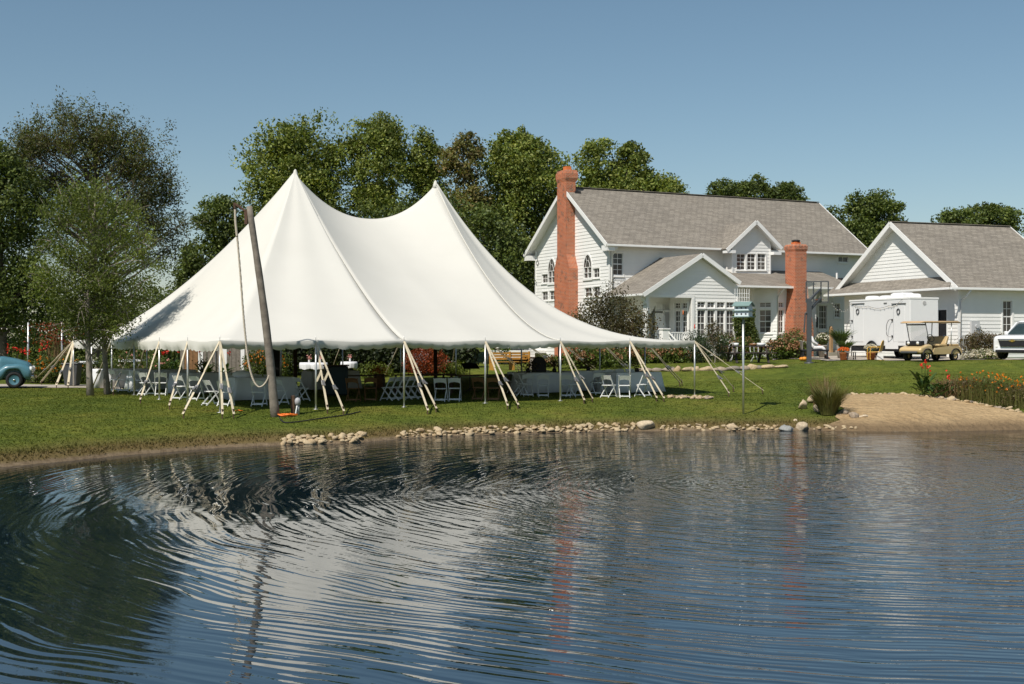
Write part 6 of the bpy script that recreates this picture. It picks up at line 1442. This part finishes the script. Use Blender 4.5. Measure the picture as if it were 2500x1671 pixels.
# --- old blue pickup
bp_ = ground(42, 949); tk = thing('blue_pickup', 'faded blue vintage pickup truck on the gravel lane cut by the picture edge', 'truck', bp_ + Vector((-.3,.62,.02)), R(17)); tk.scale = (.92,)*3
def half(pts): return pts
for s in (-1,1):                                  # swollen front fenders
    rings = []
    for i in range(11):
        q = i/10; x = .70 - 1.45*q; top = .62 + .42*math.sin(min(1, q*1.35+.28)*math.pi*.62)**1.0 - .30*max(0, q-.72)/.28*1.0; w0, w1 = s*.52, s*(.98-.10*abs(q-.45)); bot = .30 if not (.22 < q < .74) else .68+.12*math.sin((q-.22)/.52*math.pi)
        rings.append([(x,w0,bot),(x,w1,bot),(x,w1,top-.12),(x,w1-s*.08,top-.02),(x,w0+s*.14,top+.02),(x,w0,top)])
    MB().loft(rings).build('front_fender', M_BLUEP, tk, True, sub=1)
    wheel(tk, (0,s*.80,.345), .345, .20, (0,s), M_BLUEP, rr=.62); wheel(tk, (-2.95,s*.80,.345), .345, .20, (0,s), M_BLUEP, rr=.62)
MB().loft([rrect(.66,.52,.42,.98,.08,.14), rrect(.45,.58,.42,1.12,.08,.20), rrect(0,.62,.42,1.26,.08,.26), rrect(-.5,.70,.42,1.36,.08,.28), rrect(-.72,.74,.42,1.38,.08,.28)]).build('hood', M_BLUEP, tk, True)
MB().loft([rrect(-.70,.78,.40,1.40,.08,.10), rrect(-.85,.84,.38,1.44,.08,.08), rrect(-1.9,.84,.38,1.44,.08,.08), rrect(-2.0,.80,.40,1.42,.08,.08)]).build('cab', M_BLUEP, tk, True)
MB().loft([rrect(-.86,.76,1.40,1.50,.02,.04), rrect(-1.02,.74,1.40,2.02,.02,.12), rrect(-1.3,.74,1.40,2.08,.02,.12), rrect(-1.85,.74,1.40,2.06,.02,.12), rrect(-1.98,.72,1.40,1.60,.02,.04)]).build('cab_windows', M_DGLASS, tk, True)
MB().loft([rrect(-.92,.70,1.98,2.06,.03,.03), rrect(-1.1,.78,2.04,2.17,.04,.08), rrect(-1.7,.78,2.04,2.18,.04,.08), rrect(-2.02,.72,1.96,2.08,.03,.04)]).build('cab_roof', M_BLUEP, tk, True)
for s in (-1,1):
    MB().bar((-.80,s*.76,1.42),(-.98,s*.75,2.06),.07,.09).build('pillar', M_BLUEP, tk); MB().bar((-1.95,s*.76,1.42),(-1.95,s*.75,2.06),.08,.16).build('pillar', M_BLUEP, tk)
    MB().box(-2.1,-.62,s*.84-.14,s*.84+.14,.34,.40).build('running_board', M_BLUEP, tk, bevel=.02); MB().lathe([(.13,.62),(.12,.72),(.02,.75)], 14, (0,s*.74,.80), 'x').build('headlight', M_LAMP, tk, True)
MB().box(.66,.80,-.85,.85,.40,.54).build('bumper', M_CHROME, tk, bevel=.03); MB().box(.64,.70,-.5,.5,.60,.90).build('grille', M_WHITE, tk, bevel=.03)
MB().box(-4.3,-2.08,-.72,.72,.50,.58).box(-4.3,-2.08,-.76,-.70,.58,1.10).box(-4.3,-2.08,.70,.76,.58,1.10).box(-2.14,-2.08,-.72,.72,.58,1.10).box(-4.32,-4.26,-.72,.72,.58,1.08).build('cargo_bed', M_BLUEP, tk, bevel=.02)
for s in (-1,1):
    rings = [[(-2.95+.5*math.cos(R(a_)),s*.72,.36+.44*math.sin(R(a_))),(-2.95+.5*math.cos(R(a_)),s*.96,.36+.42*math.sin(R(a_))),(-2.95+.42*math.cos(R(a_)),s*.96,.36+.36*math.sin(R(a_))),(-2.95+.42*math.cos(R(a_)),s*.72,.36+.36*math.sin(R(a_)))] for a_ in range(0,181,18)]
    MB().loft(rings).build('rear_fender', M_BLUEP, tk, True)
MB().box(-4.2,.4,-.5,.5,.34,.44).build('frame', M_BLACK, tk)

# --- basketball hoop
hp_ = gnd(1975, 56.6); hoop = thing('basketball_hoop', 'dark grey basketball hoop stand with clear backboard at the driveway edge', 'basketball hoop', hp_)
zp_ = lambda y: at(0, y, hp_.y).z - hp_.z; xp_ = lambda x: (x-1975)/F*hp_.y
MB().bar((0,0,-.1),(.01,0,zp_(729)),.20,.20).build('pole', M_DGREY, hoop, bevel=.02); MB().lathe([(.22,0),(.2,.06)], 12).build('base', M_DGREY, hoop)
MB().bar((0,0,zp_(735)),(xp_(2010),.6,zp_(706)),.09,.10).bar((xp_(1968),-.05,zp_(767)),(xp_(2012),.65,zp_(728)),.09,.10).bar((xp_(1966),0,zp_(765)),(xp_(1963),0,zp_(813)),.06,.06).build('arm', M_DGREY, hoop, bevel=.01)
bbx = xp_(2005); bbr = R(-24); bo = Vector((bbx, .75, 0)); bd = Vector((math.cos(bbr), math.sin(bbr), 0)); z0, z1 = zp_(737), zp_(686); hw = .50
bd = Vector((.92, -.39, 0)); A_, B_ = bo - bd*hw, bo + bd*hw
fr = MB()
for p, q in ((A_+Vector((0,0,z0)),B_+Vector((0,0,z0))),(A_+Vector((0,0,z1)),B_+Vector((0,0,z1))),(A_+Vector((0,0,z0)),A_+Vector((0,0,z1))),(B_+Vector((0,0,z0)),B_+Vector((0,0,z1))),(bo-bd*.17+Vector((0,0,z0)),bo-bd*.17+Vector((0,0,z1))),(bo+bd*.17+Vector((0,0,z0)),bo+bd*.17+Vector((0,0,z1)))): fr.bar(p, q, .05, .05)
bf = fr.build('backboard_frame', M_DGREY, hoop); MB().prism([A_+Vector((0,0,z0)), B_+Vector((0,0,z0)), B_+Vector((0,0,z1)), A_+Vector((0,0,z1))], (0,.015,0)).build('backboard', M_CLEAR, bf)
rc_ = bo + Vector((.15,.32,z0+.12)); mb = MB(); mb.tube([rc_ + Vector((.22*math.cos(R(k*20)), .22*math.sin(R(k*20)), 0)) for k in range(19)], .014, 6); mb.build('rim', pm('orange_rim', (.55,.13,.05), .5), hoop, True)

# --- seated person on a bench
pp_ = gnd(1998, 60.2); pp_.z += .035
bn = thing('porch_bench', 'low black bench beside the brick hearth chimney', 'bench', pp_, 0); MB().box(-.85,.45,-.25,.25,.36,.44).build('seat', M_BLACK, bn, bevel=.02)
for x in (-.78,.38): MB().box(x-.04,x+.04,-.22,.22,0,.36).build('leg', M_BLACK, bn)
MB().box(-.85,-.80,-.25,.25,.44,.85).build('back', M_WOODG, bn)
per = thing('person', 'person in loose white clothes sitting on the bench with legs stretched out', 'person', pp_)
M_SKIN = pm('skin', (.50,.28,.19), .55, .05, 6); M_HAIR = pm('brown_hair', (.20,.09,.04), .6, .2, 9); M_ROBE = pm('white_linen', (.78,.76,.75), .85, .03, 5, .2, 12)
def skin(name, verts, edges, radii, mat, parent):
    me = bpy.data.meshes.new(name); me.from_pydata(verts, edges, []); o = link(name, me, mat, parent); o.modifiers.new('s', 'SKIN')
    if not me.skin_vertices: 
        try: me.attributes
        except Exception: pass
    for i, r_ in enumerate(radii): me.skin_vertices[0].data[i].radius = (r_, r_)
    me.skin_vertices[0].data[0].use_root = True
    s_ = o.modifiers.new('u', 'SUBSURF'); s_.levels = 2; s_.render_levels = 2; return o
def skinned(name, chains, mat, parent):
    """chains of (point, radius); points that coincide are shared"""
    vs_, rs_, es = [], [], []; key = {}
    for ch in chains:
        prev = None
        for p, r_ in ch:
            k = tuple(round(q, 3) for q in p)
            if k not in key: key[k] = len(vs_); vs_.append(p); rs_.append(r_)
            i = key[k]
            if prev is not None: es.append((prev, i))
            prev = i
    me = bpy.data.meshes.new(name); me.from_pydata(vs_, es, []); o = link(name, me, mat, parent)
    bm = bmesh.new(); bm.from_mesh(me); lay = bm.verts.layers.skin.verify()
    for v, r_ in zip(bm.verts, rs_): v[lay].radius = (r_, r_)
    bm.verts.ensure_lookup_table(); bm.verts[0][lay].use_root = True; bm.to_mesh(me); bm.free()
    o.modifiers.new('s', 'SKIN').use_smooth_shade = True; s_ = o.modifiers.new('u', 'SUBSURF'); s_.levels = 2; s_.render_levels = 2; return o
PV = (-.28,0,.54); CH = (-.38,0,.98); NK = (-.38,0,1.12)
body = [[(PV,.14),((-.34,0,.78),.13),(CH,.14),(NK,.055),((-.35,0,1.20),.06),((-.33,0,1.30),.085),((-.33,0,1.38),.07)]]
for s in (-1,1):
    body.append([(CH,.14),((-.38,s*.17,1.02),.06),((-.28,s*.22,.78),.045),((-.02,s*.14,.66),.036),((.06,s*.12,.65),.03)])
    body.append([(PV,.14),((-.24,s*.10,.52),.09),((.20,s*.11,.52),.07),((.40,s*.11,.12),.045),((.42,s*.11,.05),.04),((.54,s*.11,.03),.03)])
bdy = skinned('body', body, M_SKIN, per)
robe = [[(PV,.17),((-.34,0,.78),.155),(CH,.16),((-.38,0,1.07),.09)]]
for s in (-1,1):
    robe.append([(CH,.16),((-.38,s*.18,1.02),.085),((-.28,s*.23,.78),.07),((-.06,s*.15,.67),.06)])
    robe.append([(PV,.17),((-.22,s*.10,.53),.12),((.20,s*.11,.53),.10),((.36,s*.11,.20),.085)])
skinned('clothes', robe, M_ROBE, per)
hd = MB().ball((-.345,0,1.335), .105, 12, 8, (.95,.88,1.12)).build('hair', M_HAIR, per, True)
hf = MB().ball((-.325,0,1.32), .10, 12, 8, (.95,.84,1.12)); hf.ball((-.225,0,1.31), .018, 6, 5); hf.build('face', M_SKIN, per, True)
for s in (-1,1):
    MB().ball((-.245,s*.035,1.335), .012, 6, 5).build('eye', M_BLACK, per)
    for k in range(5): MB().tube([(.05,s*(.10+.012*k),.65),(.085+.012*(2-abs(k-2)),s*(.085+.016*k),.635),(.105+.014*(2-abs(k-2)),s*(.085+.016*k),.61)], [.010,.009,.006], 6).build('finger', M_SKIN, per, True)

# --- planters, pumpkins, small furniture along the driveway
M_TERRA = pm('terracotta', (.42,.15,.05), .8, .12, 6); M_STONEP = pm('cast_stone', (.34,.31,.27), .9, .15, 7, .3, 30)
def potted(label, px, Y, potr, poth, mat, leafm, n, sc, zc_, size, seed, name='potted_plant', cat='plant', extra=None):
    p = gnd(px, Y); p.z += .02; t_ = thing(name, label, cat, p); MB().lathe([(potr*.78,0),(potr,poth*.9),(potr*1.06,poth*.9),(potr*1.06,poth),(potr*.9,poth)], 16).build('pot', mat, t_, True)
    rg = np.random.default_rng(seed); d = rg.normal(size=(n,3)); d /= np.linalg.norm(d, axis=1, keepdims=True); P = d*np.array(sc)*(rg.uniform(.5,1,n)**.5)[:,None] + np.array([0,0,zc_]); P = P[P[:,2] > .05]; leaf_obj('foliage', P, size, leafm, t_, seed, .5)
    if extra: P = rg.normal(size=(extra[1],3)); P /= np.linalg.norm(P, axis=1, keepdims=True); P[:,2] = abs(P[:,2]); P = P*np.array(sc)*1.02+np.array([0,0,zc_]); leaf_obj('flowers', P, extra[2], extra[0], t_, seed+1, .6, .9)['kind'] = 'stuff'
    return t_
potted('orange mums in a terracotta pot on the driveway', 2060, 58.6, .20, .38, M_TERRA, G_DARK, 200, (.26,.24,.14), .48, .07, 401, extra=(G_MUM, 420, .07))
for k, (x, Y, h_, lab) in enumerate(((2052,61.5,.75,'upright fern in a pot behind the orange mums'),(2064,60.2,.45,'drooping fern beside the orange mums'))):
    p = gnd(x, Y); t_ = thing('potted_fern', lab, 'plant', p, 0, 'potted ferns'); MB().lathe([(.14,0),(.2,h_*.8),(.2,h_)], 12).build('pot', M_STONEP, t_, True); o = blades('fronds', p, 420, .14, .25, .75 if k == 0 else .5, 1.0, .02, G_FERN, t_, 410+k); o.location = (0,0,h_-.02); o['kind'] = 'stuff'
t_ = potted('stone urn of white flowers beside the stained door', 2008, 62.6, .22, .62, M_STONEP, G_HYD, 420, (.34,.3,.30), .92, .09, 420, 'flower_urn', 'urn', (G_WHFL, 120, .08))
potted('square wooden planter with pale flowers at the hydrangea end', 1955, 60.8, .26, .42, M_WOODG, G_DARK, 300, (.34,.28,.26), .60, .08, 421, 'planter_box', 'planter', (G_WHFL, 60, .09))
potted('white mums spilling from a pot by the trailer wheel', 2126, 58.9, .22, .36, M_TERRA, G_HYD, 160, (.30,.28,.20), .55, .07, 422, extra=(G_WHFL, 420, .06))
def pumpkin(label, px, Y, r_, dz=0):
    p = gnd(px, Y); p.z += .02+dz; t_ = thing('pumpkin', label, 'pumpkin', p, 0, 'pumpkins by the planter'); n = 24; rings = []
    for i in range(9):
        ph = math.pi*i/8; rings.append([(r_*math.sin(ph)*(1+.09*abs(math.cos(k*math.pi/3*.999)) )*math.cos(2*math.pi*k/n), r_*math.sin(ph)*(1+.09*abs(math.cos(k*math.pi/3)))*math.sin(2*math.pi*k/n), r_*.78-r_*.78*math.cos(ph)) for k in range(n)])
    MB().loft(rings).build('fruit', pm('pumpkin_skin', (.70,.27,.03), .5, .1, 8), t_, True); MB().tube([(0,0,r_*1.5),(.02,0,r_*1.5+.07)], .018, 6).build('stem', M_WOODD, t_)
pumpkin('rounder orange pumpkin beside the hoop pole', 1964, 59.2, .125); pumpkin('paler orange pumpkin left of its neighbour by the planter', 1957, 59.3, .11)
p = gnd(2076, 58.4); t_ = thing('side_table', 'small grey-topped side table beside the orange mums', 'table', p+Vector((0,0,.02))); MB().box(-.22,.22,-.2,.2,.38,.41).build('tabletop', M_STONEP, t_); MB().box(-.2,.2,-.18,.18,.14,.16).build('shelf', M_STONEP, t_)
for sx in (-.19,.19):
    for sy in (-.17,.17): MB().box(sx-.02,sx+.02,sy-.02,sy+.02,0,.38).build('leg', M_BLACK, t_)
M_YEL = pm('yellow_enamel', (.62,.36,.05), .4, .08, 6)
p = gnd(2137, 58.2); t_ = thing('metal_lawn_chair', 'yellow metal lawn chair with scalloped back beside the trailer wheel', 'chair', p+Vector((0,0,.02)), R(60))
MB().box(-.25,.25,-.25,.25,.38,.41).build('seat', M_YEL, t_, bevel=.015); n = 10
MB().prism([(-.24,-.25,.42),(.24,-.25,.42),(.27,-.33,.72)] + [(.27*math.cos(math.pi*i/n), -.33-.05*math.sin(math.pi*i/n), .72+.22*math.sin(math.pi*i/n)) for i in range(1,n)] + [(-.27,-.33,.72)], (0,.025,.0)).build('back', M_YEL, t_)
for s in (-1,1): MB().tube(spline([Vector(q) for q in ((s*.27,-.28,.62),(s*.29,.0,.62),(s*.29,.26,.60),(s*.28,.30,.3),(s*.27,.28,.03),(s*.27,.0,.015),(s*.27,-.35,.015))], 5), .018, 6).build('arm_and_leg', M_YEL, t_, True)
o = MB().box(-.16,.16,-.12,.12,0,.22).build('white_crate', M_PLASTIC, None, bevel=.015); o.location = gnd(2147, 58.9)+Vector((0,0,.02)); tag(o, 'small white box on the driveway beside the yellow chair', 'box')
# picnic table with bits on it, white bistro chairs behind
p = gnd(1826, 57.4); pt = thing('picnic_table', 'dark brown wooden picnic table on the upper lawn', 'picnic table', p, R(8)); M_PIC = pm('dark_stained_wood', (.045,.035,.03), .7, .25, 8, .4, 40)
for i in range(5): MB().box(-1.08,1.08,-.36+i*.147,-.36+i*.147+.135,.71,.75).build('top_plank', M_PIC, pt)
for s in (-1,1):
    for j in range(2): MB().box(-1.08,1.08,s*.72-.14+j*.145,s*.72-.14+j*.145+.135,.42,.46).build('bench_plank', M_PIC, pt)
for x in (-.75,.75):
    MB().box(x-.02,x+.02,-.80,.80,.36,.42).build('cross_beam', M_PIC, pt)
    for s in (-1,1): MB().bar((x,s*.70,-.02),(x,s*.26,.71),.04,.10,(1,0,0)).build('leg', M_PIC, pt)
for k, (dx, w_, h_, m_, lab) in enumerate(((-.55,.12,.14,M_PLASTIC,'white jug on the left of the picnic table'),(.25,.17,.12,M_WOODB,'brown basket on the picnic table'),(.62,.20,.14,M_PLASTIC,'white tray basket at the right of the picnic table'))):
    o = MB().lathe([(w_*.8,0),(w_,h_*.5),(w_*.95,h_),(w_*.7,h_),(w_*.7,h_*.2)], 12).build('table_basket', m_, None, True); o.location = p + Vector((dx, dx*.14, .752)); tag(o, lab, 'basket', 'things on the picnic table')
for k, (dx, dy) in enumerate(((-.45,1.15),(.55,1.2))):
    q = p + Vector((dx,dy,0)); q.z = gz(q.x,q.y); t_ = thing('bistro_chair', ('white wire bistro chair behind the left of the picnic table','white wire bistro chair behind the right of the picnic table')[k], 'chair', q, 0, 'white bistro chairs'); MB().lathe([(.2,.44),(.2,.46)], 14).build('seat', M_PLASTIC, t_)
    for a_ in (45,135,225,315): MB().tube(spline([Vector((math.cos(R(a_))*.1,math.sin(R(a_))*.1,.44)),Vector((math.cos(R(a_))*.1,math.sin(R(a_))*.1,.25)),Vector((math.cos(R(a_))*.24,math.sin(R(a_))*.24,.0))], 4), .014, 6).build('leg', M_PLASTIC, t_, True)
    MB().tube(spline([Vector((-.18,.12,.45)),Vector((-.18,.2,.75)),Vector((0,.22,.88)),Vector((.18,.2,.75)),Vector((.18,.12,.45))], 5), .014, 6).tube([(0,.18,.45),(0,.22,.87)], .01, 6).build('back', M_PLASTIC, t_, True)
# flower box under the porch windows
a0 = HF.onb(1756, 830, pB)[0]; a1 = HF.onb(1800, 830, pB)[0]; wz_ = HF.onb(1775, 826, pB)[1]; wq = HF.world((a0+a1)/2, pB-.16)
wbx = thing('window_box', 'white flower box below the porch windows', 'planter', (wq.x, wq.y, HF.zg+wz_-.28), HF.ang); hl = (a1-a0)/2; MB().box(-hl,hl,-.13,.10,0,.24).build('box', M_WHITE, wbx, bevel=.01)
rg = np.random.default_rng(430); P = np.stack([rg.uniform(-hl,hl,600), rg.normal(size=600)*.09, .26+abs(rg.normal(size=600))*.16], 1); leaf_obj('foliage', P, .09, G_BRON, wbx, 431); P = np.stack([rg.uniform(-hl,hl,60), -.08+rg.normal(size=60)*.06, .26+abs(rg.normal(size=60))*.1], 1); leaf_obj('blooms', P, .12, G_WHFL, wbx, 432, .4, .9)['kind'] = 'stuff'
# hanging ornaments on the porch
for x, y, m_, lab in ((1668,763,M_CAP,'small red bird feeder hanging in the porch opening'),(1696,797,pm('red_glass',(.6,.05,.03),.2),'slim red feeder hanging at the porch window corner')):
    a_, z_ = HF.onb(x, y, pB-.3); q = HF.world(a_, pB-.3); t_ = thing('bird_feeder', lab, 'bird feeder', (q.x, q.y, HF.zg+z_), 0, 'hanging feeders'); MB().lathe([(.015,-.14),(.045,-.11),(.03,.0),(.034,.08),(.01,.12)], 10).build('feeder', m_, t_, True); MB().tube([(0,0,.15),(0,0,oz-z_ if x < 1690 else .55)], .006, 4).build('wire', M_STEEL, t_)
# poles with bulbs in the left garden, rubbish bin
for k, (x, y0, lab) in enumerate(((68,788,'thin grey light pole in the garden behind the truck'),(152,786,'thin grey light pole among the dry stalks'))):
    p = gnd(x, 57.2); t_ = thing('light_pole', lab, 'pole', p, 0, 'garden light poles'); zt_ = at(0,y0,57.2).z-p.z; MB().tube([(0,0,-.1),(-.02 if k else .02,0,zt_)], .045, 8).build('pole', M_ALU, t_, True); MB().lathe([(.05,zt_*.5),(.05,zt_*.5+.05)], 8).build('band', M_BLACK, t_)
pa_, pb__ = at(68,790,57.2), at(152,788,57.2); w = T2W(0, TD)
lights('string of bulbs between the two garden light poles', [at(-60,775,57.2), pa_, pb__], .35, 16); lights('string of bulbs from the garden pole down to the tent corner', [pb__, Vector((w.x, w.y, EYE+.02))], .30, 14)
p = ground(168, 944); t_ = thing('rubbish_bin', 'dark grey plastic rubbish bin at the far tent corner', 'bin', p + Vector((0,.4,0))); MB().loft([ring(-.24,.24,-.24,.24,.03), ring(-.33,.33,-.33,.33,.92)]).build('body', M_DGREY, t_, bevel=.03); MB().box(-.36,.36,-.36,.36,.92,.97).build('lid', M_DGREY, t_, bevel=.02)
p = gnd(330, 58); t_ = thing('firewood_cart', 'rusty wheelbarrow frame beside the lawn tree', 'wheelbarrow', ground(222, 944)+Vector((.9,.5,0))); wheel(t_, (-.45,0,.2), .2, .08, (0,-1), M_RUST); MB().loft([ring(-.3,.3,-.22,.22,.30), ring(-.45,.42,-.33,.33,.55)]).build('tray', M_RUST, t_); MB().bar((-.45,-.1,.2),(.8,-.25,.42),.035,.035).bar((-.45,.1,.2),(.8,.25,.42),.035,.035).bar((.3,-.2,.35),(.35,-.2,0),.03,.03).bar((.3,.2,.35),(.35,.2,0),.03,.03).build('handle', M_RUST, t_)
